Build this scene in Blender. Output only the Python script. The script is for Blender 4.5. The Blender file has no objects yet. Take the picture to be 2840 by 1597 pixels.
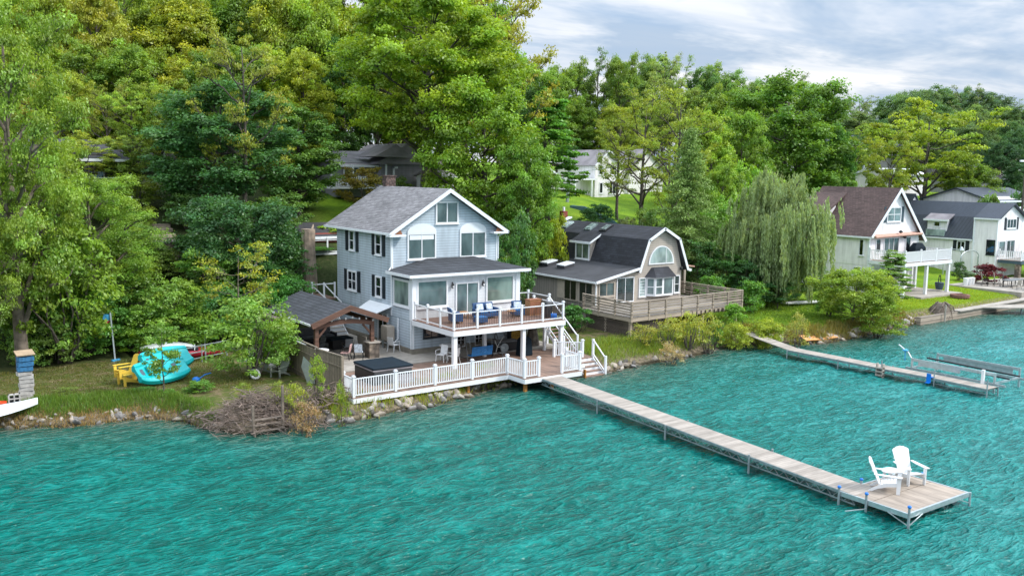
import bpy, bmesh, math, random
import numpy as np
from mathutils import Vector, Matrix
SC = bpy.context.scene
COL = SC.collection
rnd = random.Random(7)
R = math.radians

# ------------------------------------------------------------------ camera
F_PX, PITCH, ROLL, YAW, CAMZ = 2550.0, R(7.2337), R(.7348), R(35.341), 12.0
cy, sy, cp, sp = math.cos(YAW), math.sin(YAW), math.cos(PITCH), math.sin(PITCH)
FW = Vector((sy*cp, cy*cp, -sp)); R0 = Vector((cy, -sy, 0)); U0 = R0.cross(FW)
RT = R0*math.cos(ROLL)+U0*math.sin(ROLL); UP = -R0*math.sin(ROLL)+U0*math.cos(ROLL)
CAM = Vector((0, 0, CAMZ))
cam_d = bpy.data.cameras.new('camera'); cam = bpy.data.objects.new('camera', cam_d); COL.objects.link(cam)
cam_d.sensor_width = 36; cam_d.lens = F_PX/2840*36; cam_d.clip_end = 5000; cam_d.clip_start = .2
m = Matrix((RT, UP, -FW)).transposed().to_4x4(); m.translation = CAM
cam.matrix_world = m
SC.camera = cam
SC.view_settings.view_transform = 'Standard'; SC.view_settings.look = 'None'
SC.view_settings.exposure = 0; SC.view_settings.gamma = 1

def sight(dx, dy, w):
    """world point seen at photo position (dx,dy) (2576 px wide copy) at depth w metres"""
    fx, fy = dx*1.1025, dy*1.1025
    d = FW+RT*((fx-1420)/F_PX)-UP*((fy-798.5)/F_PX)
    return CAM+d*w

# ------------------------------------------------------------------ materials
def new_mat(name):
    m = bpy.data.materials.new(name); m.use_nodes = True
    nt = m.node_tree
    return m, nt, nt.nodes['Principled BSDF']
def N(nt, t, **k):
    n = nt.nodes.new(t)
    for a, b in k.items():
        if a.startswith('i_'):
            n.inputs[a[2:].replace('_', ' ')].default_value = b
        else: setattr(n, a, b)
    return n
def ramp(nt, stops):
    n = nt.nodes.new('ShaderNodeValToRGB'); e = n.color_ramp.elements
    while len(e) > 1: e.remove(e[-1])
    e[0].position = stops[0][0]; c = stops[0][1]; e[0].color = (*c, 1) if len(c) == 3 else c
    for p, c in stops[1:]:
        x = e.new(p); x.color = (*c, 1) if len(c) == 3 else c
    return n
def mixc(nt, a, b, f, mode='MIX'):
    n = nt.nodes.new('ShaderNodeMix'); n.data_type = 'RGBA'; n.blend_type = mode
    for s, v in ((n.inputs['A'], a), (n.inputs['B'], b), (n.inputs['Factor'], f)):
        if hasattr(v, 'default_value'): nt.links.new(v, s)
        elif isinstance(v, (int, float)): s.default_value = v
        else: s.default_value = (*v, 1)
    return n.outputs['Result']
def mth(nt, op, a, b=None, c=None):
    n = nt.nodes.new('ShaderNodeMath'); n.operation = op
    for i, v in enumerate((a, b, c)):
        if v is None: continue
        if hasattr(v, 'default_value'): nt.links.new(v, n.inputs[i])
        else: n.inputs[i].default_value = v
    return n.outputs[0]
def sep(nt, kind='pos'):
    s = nt.nodes.new('ShaderNodeSeparateXYZ')
    if kind == 'pos':
        g = nt.nodes.new('ShaderNodeNewGeometry'); nt.links.new(g.outputs['Position'], s.inputs[0])
    else:
        g = nt.nodes.new('ShaderNodeTexCoord'); nt.links.new(g.outputs['Object'], s.inputs[0])
    return s
def noise(nt, scale, detail=3, vec=None, rough=.55, dist=0):
    n = nt.nodes.new('ShaderNodeTexNoise'); n.inputs['Scale'].default_value = scale
    n.inputs['Detail'].default_value = detail; n.inputs['Roughness'].default_value = rough
    n.inputs['Distortion'].default_value = dist
    if vec is None:
        g = nt.nodes.new('ShaderNodeNewGeometry'); vec = g.outputs['Position']
    nt.links.new(vec, n.inputs['Vector'])
    return n.outputs['Fac']
def scaled_pos(nt, s, rot=(0, 0, 0)):
    g = nt.nodes.new('ShaderNodeNewGeometry'); mp = nt.nodes.new('ShaderNodeMapping')
    mp.inputs['Scale'].default_value = s; mp.inputs['Rotation'].default_value = rot
    nt.links.new(g.outputs['Position'], mp.inputs['Vector']); return mp.outputs[0]
def bump(nt, bs, h, strength=.3, dist=.02):
    b = nt.nodes.new('ShaderNodeBump'); b.inputs['Strength'].default_value = strength
    b.inputs['Distance'].default_value = dist; nt.links.new(h, b.inputs['Height'])
    nt.links.new(b.outputs[0], bs.inputs['Normal']); return b
def dark(c, f): return tuple(x*f for x in c)

def m_plain(name, c, rough=.6, var=.15, scale=3, metal=0, spec=None, wet=False):
    m, nt, b = new_mat(name)
    n = noise(nt, scale, 4)
    r = ramp(nt, [(.3, dark(c, 1-var)), (.7, dark(c, 1+var*.5))]); nt.links.new(n, r.inputs[0])
    nt.links.new(mixc(nt, r.outputs[0], wet_line(nt), 1.0, 'MULTIPLY') if wet else r.outputs[0], b.inputs['Base Color'])
    b.inputs['Roughness'].default_value = rough; b.inputs['Metallic'].default_value = metal
    if spec is not None: b.inputs['Specular IOR Level'].default_value = spec
    return m
def m_siding(name, c, pitch=.19, line=.72, vertical=False):
    m, nt, b = new_mat(name); s = sep(nt)
    co = s.outputs['Z'] if not vertical else mth(nt, 'ADD', s.outputs['X'], s.outputs['Y'])
    fr = mth(nt, 'FRACT', mth(nt, 'DIVIDE', co, pitch))
    ln = ramp(nt, [(0, (line,)*3), (.10, (line*1.05,)*3), (.2, (1,)*3), (.9, (1,)*3), (1, (line*1.1,)*3)])
    nt.links.new(fr, ln.inputs[0])
    n = noise(nt, .7, 5); r = ramp(nt, [(.3, dark(c, .86)), (.7, c)]); nt.links.new(n, r.inputs[0])
    v = noise(nt, 1, 3, scaled_pos(nt, (3, 3, .35))); r2 = ramp(nt, [(.32, (.82,)*3), (.58, (1,)*3)]); nt.links.new(v, r2.inputs[0])
    a = mixc(nt, r.outputs[0], ln.outputs[0], 1.0, 'MULTIPLY'); a = mixc(nt, a, r2.outputs[0], 1.0, 'MULTIPLY')
    nt.links.new(a, b.inputs['Base Color']); b.inputs['Roughness'].default_value = .55
    bump(nt, b, fr, .35, .02)
    return m
def m_shingle(name, c, row=.16, wid=.32):
    m, nt, b = new_mat(name); s = sep(nt)
    cb = nt.nodes.new('ShaderNodeCombineXYZ')
    nt.links.new(mth(nt, 'ADD', s.outputs['X'], s.outputs['Y']), cb.inputs[0]); nt.links.new(s.outputs['Z'], cb.inputs[1])
    br = nt.nodes.new('ShaderNodeTexBrick'); br.inputs['Scale'].default_value = 1
    br.inputs['Brick Width'].default_value = wid; br.inputs['Row Height'].default_value = row*.6
    br.inputs['Mortar Size'].default_value = .012; br.inputs['Color1'].default_value = (*dark(c, .75), 1)
    br.inputs['Color2'].default_value = (*dark(c, 1.3), 1); br.inputs['Mortar'].default_value = (*dark(c, .45), 1)
    nt.links.new(cb.outputs[0], br.inputs['Vector'])
    n = noise(nt, .5, 6, rough=.7); r = ramp(nt, [(.3, (.72,)*3), (.7, (1.25,)*3)]); nt.links.new(n, r.inputs[0])
    f = noise(nt, 14, 2); r3 = ramp(nt, [(.3, (.8,)*3), (.7, (1.2,)*3)]); nt.links.new(f, r3.inputs[0])
    a = mixc(nt, br.outputs['Color'], r.outputs[0], 1.0, 'MULTIPLY'); a = mixc(nt, a, r3.outputs[0], 1.0, 'MULTIPLY')
    nt.links.new(a, b.inputs['Base Color']); b.inputs['Roughness'].default_value = .85
    bump(nt, b, br.outputs['Fac'], .3, .02)
    return m
def m_boards(name, c, pitch=.14, axis='X', var=.35, gap=.35, rough=.7, tint=None):
    m, nt, b = new_mat(name); s = sep(nt)
    co = s.outputs[axis]
    d = mth(nt, 'DIVIDE', co, pitch); fr = mth(nt, 'FRACT', d); fl = mth(nt, 'FLOOR', d)
    w = nt.nodes.new('ShaderNodeTexWhiteNoise'); w.noise_dimensions = '1D'; nt.links.new(fl, w.inputs['W'])
    r = ramp(nt, [(0, dark(c, 1-var)), (.5, c), (1, tint or dark(c, 1+var*.6))]); nt.links.new(w.outputs['Value'], r.inputs[0])
    ln = ramp(nt, [(0, (gap,)*3), (.07, (1,)*3), (.93, (1,)*3), (1, (gap,)*3)]); nt.links.new(fr, ln.inputs[0])
    sc = {'X': (2, .5, 2), 'Y': (.5, 2, 2), 'Z': (.6, .6, 4)}[axis]
    n = noise(nt, 2.2, 5, scaled_pos(nt, sc), .65); r2 = ramp(nt, [(.3, (.72,)*3), (.7, (1.12,)*3)]); nt.links.new(n, r2.inputs[0])
    a = mixc(nt, r.outputs[0], ln.outputs[0], 1.0, 'MULTIPLY'); a = mixc(nt, a, r2.outputs[0], 1.0, 'MULTIPLY')
    nt.links.new(a, b.inputs['Base Color']); b.inputs['Roughness'].default_value = rough
    return m
def m_glass(name, c=(.05, .08, .09), curtain=None):
    m, nt, b = new_mat(name)
    n = noise(nt, .9, 2, scaled_pos(nt, (1, 1, .6)))
    r = ramp(nt, [(.35, dark(c, .45)), (.65, curtain or dark(c, 1.5))]); nt.links.new(n, r.inputs[0])
    oi = nt.nodes.new('ShaderNodeObjectInfo'); rr = ramp(nt, [(0, (.35,)*3), (.5, (.8,)*3), (1, (1.35,)*3)]); nt.links.new(oi.outputs['Random'], rr.inputs[0])
    nt.links.new(mixc(nt, r.outputs[0], rr.outputs[0], 1.0, 'MULTIPLY'), b.inputs['Base Color']); b.inputs['Roughness'].default_value = .04
    b.inputs['Specular IOR Level'].default_value = .9; b.inputs['IOR'].default_value = 1.6
    n2 = noise(nt, .8, 1); bump(nt, b, n2, .05, .1)
    return m
def m_stone(name, c1, c2, scale=3.0):
    m, nt, b = new_mat(name)
    v = nt.nodes.new('ShaderNodeTexVoronoi'); v.inputs['Scale'].default_value = scale
    g = nt.nodes.new('ShaderNodeNewGeometry'); nt.links.new(g.outputs['Position'], v.inputs['Vector'])
    r = ramp(nt, [(0, c1), (1, c2)]); sp_ = nt.nodes.new('ShaderNodeSeparateColor'); nt.links.new(v.outputs['Color'], sp_.inputs[0]); nt.links.new(sp_.outputs[0], r.inputs[0])
    e = ramp(nt, [(.0, (1,)*3), (.6, (.35,)*3)]); nt.links.new(v.outputs['Distance'], e.inputs[0])
    a = mixc(nt, r.outputs[0], e.outputs[0], 1.0, 'MULTIPLY')
    nt.links.new(a, b.inputs['Base Color']); b.inputs['Roughness'].default_value = .9
    bump(nt, b, v.outputs['Distance'], .6, .06)
    return m
def m_leaf(name, trans=.42):
    """leaf colour = object colour x per-clump tint stored on the mesh"""
    m = bpy.data.materials.new(name); m.use_nodes = True; nt = m.node_tree
    out = nt.nodes['Material Output']; nt.nodes.remove(nt.nodes['Principled BSDF'])
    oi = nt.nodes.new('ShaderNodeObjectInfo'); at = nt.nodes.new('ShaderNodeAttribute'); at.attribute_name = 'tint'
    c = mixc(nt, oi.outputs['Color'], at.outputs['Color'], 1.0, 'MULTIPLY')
    hs = nt.nodes.new('ShaderNodeHueSaturation'); nt.links.new(c, hs.inputs['Color'])
    hs.inputs['Saturation'].default_value = 1.0
    d = nt.nodes.new('ShaderNodeBsdfDiffuse'); t = nt.nodes.new('ShaderNodeBsdfTranslucent'); g = nt.nodes.new('ShaderNodeBsdfGlossy')
    g.inputs['Roughness'].default_value = .45; g.inputs['Color'].default_value = (.8, .85, .8, 1)
    nt.links.new(hs.outputs[0], d.inputs[0])
    tc = mixc(nt, hs.outputs[0], (1.25, 1.15, .5), 1.0, 'MULTIPLY'); nt.links.new(tc, t.inputs[0])
    m1 = nt.nodes.new('ShaderNodeMixShader'); m1.inputs[0].default_value = trans
    nt.links.new(d.outputs[0], m1.inputs[1]); nt.links.new(t.outputs[0], m1.inputs[2])
    m2 = nt.nodes.new('ShaderNodeMixShader'); m2.inputs[0].default_value = .035
    nt.links.new(m1.outputs[0], m2.inputs[1]); nt.links.new(g.outputs[0], m2.inputs[2])
    nt.links.new(m2.outputs[0], out.inputs[0])
    return m

def wet_line(nt):
    s = sep(nt); z = mth(nt, 'ADD', s.outputs['Z'], mth(nt, 'MULTIPLY', noise(nt, 3, 3), .14)); r = ramp(nt, [(.10, (.30, .32, .28)), (.20, (1, 1, 1))]); nt.links.new(z, r.inputs[0]); return r.outputs[0]
M = {}
M['blue_siding'] = m_siding('blue_siding', (.53, .62, .70), .17, .62)
M['white_siding'] = m_siding('white_siding', (.92, .90, .93), .2, .90)
M['sunroom_white'] = m_siding('sunroom_white', (.74, .78, .82), .2, .86)
M['tan_siding'] = m_siding('tan_siding', (.46, .41, .36), .17, .66)
M['tan_vertical'] = m_siding('tan_vertical', (.27, .25, .23), .3, .6, True)
M['tan_trim'] = m_plain('tan_trim', (.42, .37, .31), .6)
M['trim'] = m_plain('white_trim', (.76, .80, .84), .45, .06)
M['vinyl'] = m_plain('white_vinyl', (.74, .76, .79), .35, .04)
M['plastic_white'] = m_plain('white_resin', (.72, .73, .74), .4, .03)
M['grey_shingle'] = m_shingle('grey_shingle', (.215, .21, .22))
M['black_shingle'] = m_shingle('black_shingle', (.045, .05, .06))
M['charcoal_shingle'] = m_shingle('charcoal_shingle', (.028, .031, .040), .28, .5)
M['brown_shingle'] = m_shingle('brown_shingle', (.105, .068, .062))
M['navy_metal'] = m_siding('navy_metal', (.045, .058, .082), .42, .55, True)
M['weathered_blue'] = m_plain('weathered_blue_board', (.03, .15, .31), .8, .5, 8)
M['felt'] = m_plain('roofing_felt', (.05, .052, .06), .8, .35, 1)
M['greyroof'] = m_plain('grey_roof', (.27, .25, .27), .8, .3, .8)
M['greywall'] = m_siding('grey_wall', (.25, .25, .27), .22, .8)
M['glass'] = m_glass('glass_teal', (.10, .145, .155), (.17, .24, .25))
M['glass_green'] = m_glass('glass_green', (.17, .25, .22), (.26, .35, .31))
M['glass_dark'] = m_glass('glass_dark', (.012, .016, .022))
M['glass_pale'] = m_glass('glass_pale', (.32, .44, .44), (.5, .62, .62))
M['shutter'] = m_plain('black_shutter', (.012, .018, .028), .5, .2)
M['shutter_teal'] = m_plain('slate_shutter', (.05, .085, .11), .5, .2)
M['cedar'] = m_boards('cedar_stain', (.13, .066, .045), .12, 'Z', .3, .8)
M['copper'] = m_plain('bare_wood', (.25, .10, .05), .7)
M['deck_up'] = m_boards('red_brown_deck', (.22, .13, .095), .14, 'Y', .22, .45)
M['deck_low'] = m_boards('brown_deck', (.235, .15, .11), .14, 'X', .2, .5)
M['dock_wood'] = m_boards('weathered_dock', (.35, .31, .268), .15, 'Y', .18, .38, .75, (.41, .365, .32))
M['dock_end'] = m_boards('weathered_dock_end', (.36, .30, .245), .30, 'X', .18, .6, .75)
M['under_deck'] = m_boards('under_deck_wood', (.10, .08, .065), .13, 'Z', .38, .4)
M['old_wood'] = m_boards('old_grey_wood', (.36, .30, .24), .13, 'Z', .38, .4)
M['old_wood_flat'] = m_boards('old_grey_boards', (.26, .23, .20), .14, 'Y', .3, .4)
M['truss_metal'] = m_plain('weathered_truss', (.20, .27, .28), .6, .35, 5, .2)
M['fence_wood'] = m_boards('fence_wood', (.22, .18, .135), .14, 'Y', .25, .45)
M['new_wood'] = m_plain('treated_post', (.46, .20, .045), .7, .3)
M['alu'] = m_plain('aluminium', (.50, .56, .58), .35, .2, 4, .6)
M['steel'] = m_plain('galvanised_steel', (.35, .40, .42), .45, .3, 4, .4)
M['black_metal'] = m_plain('black_metal', (.015, .016, .018), .4)
M['bronze'] = m_plain('bronze_baluster', (.07, .045, .035), .45)
M['navy_vinyl'] = m_plain('navy_cover', (.006, .015, .024), .75, .25, spec=.2)
M['black_plastic'] = m_plain('black_plastic', (.012, .014, .018), .45)
M['blue_wicker'] = m_plain('blue_wicker', (.012, .06, .17), .6, .4, 20)
M['blue_fabric'] = m_plain('blue_fabric', (.008, .11, .30), .75, .3, 6)
M['cushion'] = m_plain('patterned_cushion', (.55, .62, .70), .8, .45, 9)
M['pink_cushion'] = m_plain('pink_cushion', (.66, .42, .40), .8, .45, 12)
M['dark_wall'] = m_siding('dark_wall', (.05, .045, .045), .22, .7)
M['grey_cushion'] = m_plain('grey_cushion', (.16, .17, .18), .85, .3, 6)
M['oak'] = m_plain('oak', (.38, .19, .08), .6, .3, 8)
M['concrete'] = m_plain('concrete', (.36, .33, .29), .9, .25, 2)
M['foundation'] = m_plain('foundation_block', (.24, .22, .18), .9, .4, 1.5)
M['stone'] = m_stone('stacked_stone', (.36, .29, .22), (.17, .14, .12), 3.2)
M['brick'] = m_stone('brick_chimney', (.24, .15, .13), (.15, .11, .10), 6)
M['redbrick'] = m_plain('red_brick', (.22, .05, .035), .8)
M['bark'] = m_plain('bark', (.105, .090, .075), .95, .5, 5)
M['bark_pale'] = m_plain('pale_bark', (.19, .155, .125), .95, .45, 4)
M['dead_wood'] = m_plain('dead_wood', (.34, .27, .21), .95, .45, 3)
M['twig'] = m_plain('dead_twigs', (.24, .185, .155), .95, .5, 3)
M['yellow'] = m_plain('yellow_resin', (.80, .56, .08), .45, .08)
M['teal'] = m_plain('teal_polyethylene', (.0, .42, .44), .35, .12, 2)
M['red_paint'] = m_plain('red_gelcoat', (.30, .012, .03), .2, .15, 2)
M['silver'] = m_plain('silver_paint', (.50, .53, .52), .35, .15, 3)
M['blue_paint'] = m_plain('blue_paint', (.0, .16, .60), .4, .1)
M['sky_paint'] = m_plain('light_blue_paint', (.05, .32, .58), .5, .3)
M['orange'] = m_plain('orange_plastic', (.75, .09, .02), .4)
M['orange_wood'] = m_plain('orange_plywood', (.68, .33, .12), .7, .35, 3)
M['plywood'] = m_plain('plywood', (.38, .28, .18), .8, .2)
M['cinder'] = m_plain('cinder_block', (.42, .40, .38), .95, .3, 5)
M['awning_tan'] = m_plain('tan_awning', (.52, .32, .25), .8, .15)
M['amber'] = m_plain('firewood_ends', (.50, .30, .05), .9, .6, 12)
M['white_alu'] = m_plain('white_hull', (.66, .70, .74), .4, .1, 2)
M['leaf'] = m_leaf('leaf')
M['needle'] = m_leaf('needle', .15)
M['grass_blade'] = m_leaf('grass_blade', .4)

# ------------------------------------------------------------------ objects
def tag(o, label=None, cat=None, group=None, kind=None):
    if label: o['label'] = label
    if cat: o['category'] = cat
    if group: o['group'] = group
    if kind: o['kind'] = kind
    return o
def thing(name, label, cat, loc=(0, 0, 0), rz=0, group=None, scale=None):
    o = bpy.data.objects.new(name, None); COL.objects.link(o)
    o.location = loc; o.rotation_euler = (0, 0, rz); o.empty_display_size = .2
    if scale: o.scale = (scale,)*3
    return tag(o, label, cat, group)
def copy_tree(o, parent=None):
    c = o.copy(); COL.objects.link(c); c.parent = parent
    for ch in KIDS.get(o.name, []):
        k = copy_tree(ch, c); KIDS.setdefault(c.name, []).append(k)
    return c
KIDS = {}
def top_of(o):
    while o.parent: o = o.parent
    return o

class MB:
    def __init__(s): s.v = []; s.f = []
    def add(s, vs, fs):
        b = len(s.v); s.v += [tuple(p) for p in vs]; s.f += [tuple(b+i for i in f) for f in fs]; return s
    def box(s, x0, x1, y0, y1, z0, z1):
        return s.add([(x0,y0,z0),(x1,y0,z0),(x1,y1,z0),(x0,y1,z0),(x0,y0,z1),(x1,y0,z1),(x1,y1,z1),(x0,y1,z1)],
                     [(0,3,2,1),(4,5,6,7),(0,1,5,4),(1,2,6,5),(2,3,7,6),(3,0,4,7)])
    def obox(s, c, size, rot=(0, 0, 0)):
        m = Matrix.Rotation(rot[2], 3, 'Z') @ Matrix.Rotation(rot[1], 3, 'Y') @ Matrix.Rotation(rot[0], 3, 'X')
        c = Vector(c); hx, hy, hz = size[0]/2, size[1]/2, size[2]/2
        vs = [c+m@Vector(p) for p in ((-hx,-hy,-hz),(hx,-hy,-hz),(hx,hy,-hz),(-hx,hy,-hz),(-hx,-hy,hz),(hx,-hy,hz),(hx,hy,hz),(-hx,hy,hz))]
        return s.add(vs, [(0,3,2,1),(4,5,6,7),(0,1,5,4),(1,2,6,5),(2,3,7,6),(3,0,4,7)])
    def bar(s, p, q, w, h=None):
        """rectangular bar from p to q"""
        p, q = Vector(p), Vector(q); d = q-p; L = d.length
        if L < 1e-6: return s
        d.normalize(); up = Vector((0, 0, 1)) if abs(d.z) < .95 else Vector((0, 1, 0))
        a = d.cross(up).normalized(); b = a.cross(d).normalized(); w2 = w/2; h2 = (h or w)/2
        vs = [p+a*i*w2+b*j*h2 for i, j in ((-1,-1),(1,-1),(1,1),(-1,1))]+[q+a*i*w2+b*j*h2 for i, j in ((-1,-1),(1,-1),(1,1),(-1,1))]
        return s.add(vs, [(0,3,2,1),(4,5,6,7),(0,1,5,4),(1,2,6,5),(2,3,7,6),(3,0,4,7)])
    def tube(s, pts, rad, n=8, cap=True):
        pts = [Vector(p) for p in pts]; rs = rad if isinstance(rad, (list, tuple)) else [rad]*len(pts)
        b = len(s.v); ref = None
        for i, p in enumerate(pts):
            d = (pts[min(i+1, len(pts)-1)]-pts[max(i-1, 0)]).normalized()
            if ref is None: ref = d.orthogonal().normalized()
            a = (ref-d*ref.dot(d)).normalized(); ref = a; c = d.cross(a)
            for k in range(n):
                t = 2*math.pi*k/n; s.v.append(tuple(p+(a*math.cos(t)+c*math.sin(t))*rs[i]))
        for i in range(len(pts)-1):
            for k in range(n):
                k2 = (k+1) % n; s.f.append((b+i*n+k, b+i*n+k2, b+(i+1)*n+k2, b+(i+1)*n+k))
        if cap:
            s.f.append(tuple(b+k for k in range(n))[::-1]); s.f.append(tuple(b+(len(pts)-1)*n+k for k in range(n)))
        return s
    def poly(s, pts, d):
        """polygon pts extruded by vector d"""
        pts = [Vector(p) for p in pts]; d = Vector(d); n = len(pts)
        return s.add(pts+[p+d for p in pts], [tuple(range(n))[::-1], tuple(range(n, 2*n))]+[(i, (i+1) % n, (i+1) % n+n, i+n) for i in range(n)])
    def lathe(s, prof, c=(0, 0, 0), n=20):
        b = len(s.v); c = Vector(c)
        for r, z in prof:
            for k in range(n):
                t = 2*math.pi*k/n; s.v.append((c.x+r*math.cos(t), c.y+r*math.sin(t), c.z+z))
        for i in range(len(prof)-1):
            for k in range(n):
                k2 = (k+1) % n; s.f.append((b+i*n+k, b+i*n+k2, b+(i+1)*n+k2, b+(i+1)*n+k))
        s.f.append(tuple(b+k for k in range(n))[::-1]); s.f.append(tuple(b+(len(prof)-1)*n+k for k in range(n)))
        return s
    def build(s, name, mat, parent=None, bevel=0, smooth=False, label=None, local=False, recalc=True):
        me = bpy.data.meshes.new(name)
        if parent is not None and not local:
            o0 = top_of(parent).location
            vs = [(x-o0.x, y-o0.y, z-o0.z) for x, y, z in s.v]
        else: vs = s.v
        me.from_pydata(vs, [], s.f)
        if recalc:
            bm = bmesh.new(); bm.from_mesh(me); bmesh.ops.recalc_face_normals(bm, faces=bm.faces); bm.to_mesh(me); bm.free()
        me.materials.append(M[mat] if isinstance(mat, str) else mat)
        if smooth:
            for p in me.polygons: p.use_smooth = True
        o = bpy.data.objects.new(name, me); COL.objects.link(o)
        if parent is not None:
            o.parent = parent; KIDS.setdefault(parent.name, []).append(o)
        if bevel:
            b = o.modifiers.new('bevel', 'BEVEL'); b.width = bevel; b.segments = 2; b.limit_method = 'ANGLE'
        if label: o['label'] = label
        return o

# ------------------------------------------------------------------ terrain height
SHORE = [(-700, 60), (-200, 58), (-60, 52), (-20, 49), (4.6, 47.2), (7.4, 45.7), (10.5, 45.2), (12, 43.8), (12.6, 41.5), (14, 40.1), (16.7, 40.2),
 (19, 39.6), (21.3, 40.0), (24.6, 40.3), (27, 41.2), (30, 41.9), (33, 41.9), (36.5, 41.0), (39.4, 41.9), (42, 41.8), (45.8, 42.2), (48, 43.0),
 (50, 42.4), (52.8, 42.6), (53.8, 41.4), (56.6, 40.2), (61.6, 40.5), (68, 41.4), (72.7, 41.7), (79, 41.5), (88.8, 42), (110, 43), (200, 48), (700, 90)]
SX = np.array([p[0] for p in SHORE]); SYv = np.array([p[1] for p in SHORE])
GYs = np.array([42., 50, 57.5, 61, 66, 75, 85, 100, 130, 180, 300, 2500])
GXs = np.array([-700., 20, 34, 52, 85, 150, 900])
GH = np.array([
 [.75, .75, .8, 2.9, 6.0, 9.0, 10.6, 12, 14, 17, 22, 30],
 [.75, .75, .8, 2.9, 6.0, 9.0, 10.6, 12, 14, 17, 22, 30],
 [.7, .75, .8, 2.9, 5.6, 8.6, 10.4, 12, 14, 17, 20, 28],
 [.75, 1.0, 1.2, 1.6, 3.4, 6.8, 8.8, 10.6, 13, 15, 18, 24],
 [.75, 1.0, 1.15, 1.5, 2.6, 4.4, 6.2, 8.7, 11.4, 13, 15, 20],
 [.75, 1.0, 1.3, 1.8, 3.0, 5.4, 8.3, 11.4, 13, 14, 15, 18],
 [.75, 1.0, 1.3, 1.8, 3.0, 5.4, 8.3, 11.4, 13, 14, 15, 18]])
def ground_np(X, Y):
    sh = np.interp(X, SX, SYv); d = Y-sh
    ix = np.clip(np.searchsorted(GXs, X)-1, 0, len(GXs)-2); iy = np.clip(np.searchsorted(GYs, Y)-1, 0, len(GYs)-2)
    tx = np.clip((X-GXs[ix])/(GXs[ix+1]-GXs[ix]), 0, 1); ty = np.clip((Y-GYs[iy])/(GYs[iy+1]-GYs[iy]), 0, 1)
    h = (GH[ix, iy]*(1-tx)+GH[ix+1, iy]*tx)*(1-ty)+(GH[ix, iy+1]*(1-tx)+GH[ix+1, iy+1]*tx)*ty
    h = h+(.12*np.sin(X*.9+Y*.4)+.1*np.sin(Y*1.1-X*.5))*np.clip((Y-57)/6, 0, 1)
    edge = np.clip(d/1.5, -1e9, 1)
    return np.where(d > 1.5, h, np.where(d > 0, h*(np.maximum(d, 0)/1.5)**.7, np.maximum(d*.35, -2.5)))
def ground(x, y): return float(ground_np(np.array([float(x)]), np.array([float(y)]))[0])
# ------------------------------------------------------------------ world and sun
SUN_EL, SUN_AZ = R(43), R(135)      # azimuth measured from +Y toward +X (light comes from the lake side, right of the camera)
w = bpy.data.worlds.new('World'); SC.world = w; w.use_nodes = True
nt = w.node_tree; bg = nt.nodes['Background']
sky = nt.nodes.new('ShaderNodeTexSky'); sky.sky_type = 'NISHITA'; sky.sun_disc = False
sky.sun_elevation = SUN_EL; sky.sun_rotation = SUN_AZ; sky.air_density = 1.1; sky.dust_density = 2.0
tc = nt.nodes.new('ShaderNodeTexCoord'); s = nt.nodes.new('ShaderNodeSeparateXYZ'); nt.links.new(tc.outputs['Generated'], s.inputs[0])
zc = mth(nt, 'ADD', mth(nt, 'MAXIMUM', s.outputs['Z'], 0.0), .10)
cb = nt.nodes.new('ShaderNodeCombineXYZ')
nt.links.new(mth(nt, 'DIVIDE', s.outputs['X'], zc), cb.inputs[0]); nt.links.new(mth(nt, 'DIVIDE', s.outputs['Y'], zc), cb.inputs[1])
mp = nt.nodes.new('ShaderNodeMapping'); mp.inputs['Rotation'].default_value = (0, 0, R(30)); mp.inputs['Scale'].default_value = (.42, .75, 1)
nt.links.new(cb.outputs[0], mp.inputs[0])
n1 = noise(nt, 1.0, 6, mp.outputs[0], .58, .5)
cr = ramp(nt, [(.30, (0, 0, 0)), (.45, (.6, .6, .6)), (.58, (1, 1, 1))]); nt.links.new(n1, cr.inputs[0])
n2 = noise(nt, 2.1, 5, mp.outputs[0], .6, .4)
cc = ramp(nt, [(.38, (5.3, 6.5, 8.1)), (.47, (7.6, 8.4, 9.4)), (.55, (10.6, 10.7, 10.9))]); nt.links.new(n2, cc.inputs[0])
base = mixc(nt, sky.outputs[0], (4.2, 6.2, 9.2), .75)
col = mixc(nt, base, cc.outputs[0], cr.outputs[0])
el = ramp(nt, [(0, (.96,)*3), (.10, (1.0,)*3), (.22, (1.12,)*3), (.45, (2.1,)*3), (1, (2.8,)*3)]); nt.links.new(s.outputs['Z'], el.inputs[0])   # overcast sky: brighter toward the zenith
col = mixc(nt, col, el.outputs[0], 1.0, 'MULTIPLY')
nt.links.new(col, bg.inputs[0]); bg.inputs[1].default_value = .097
sd = bpy.data.lights.new('sun', 'SUN'); sd.energy = 3.5; sd.angle = R(10); sd.color = (1, .95, .88)
so = bpy.data.objects.new('sun', sd); COL.objects.link(so); so.location = (0, 0, 60)
dirv = Vector((math.sin(SUN_AZ)*math.cos(SUN_EL), math.cos(SUN_AZ)*math.cos(SUN_EL), math.sin(SUN_EL)))
so.rotation_euler = (-dirv).to_track_quat('-Z', 'Y').to_euler()

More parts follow.
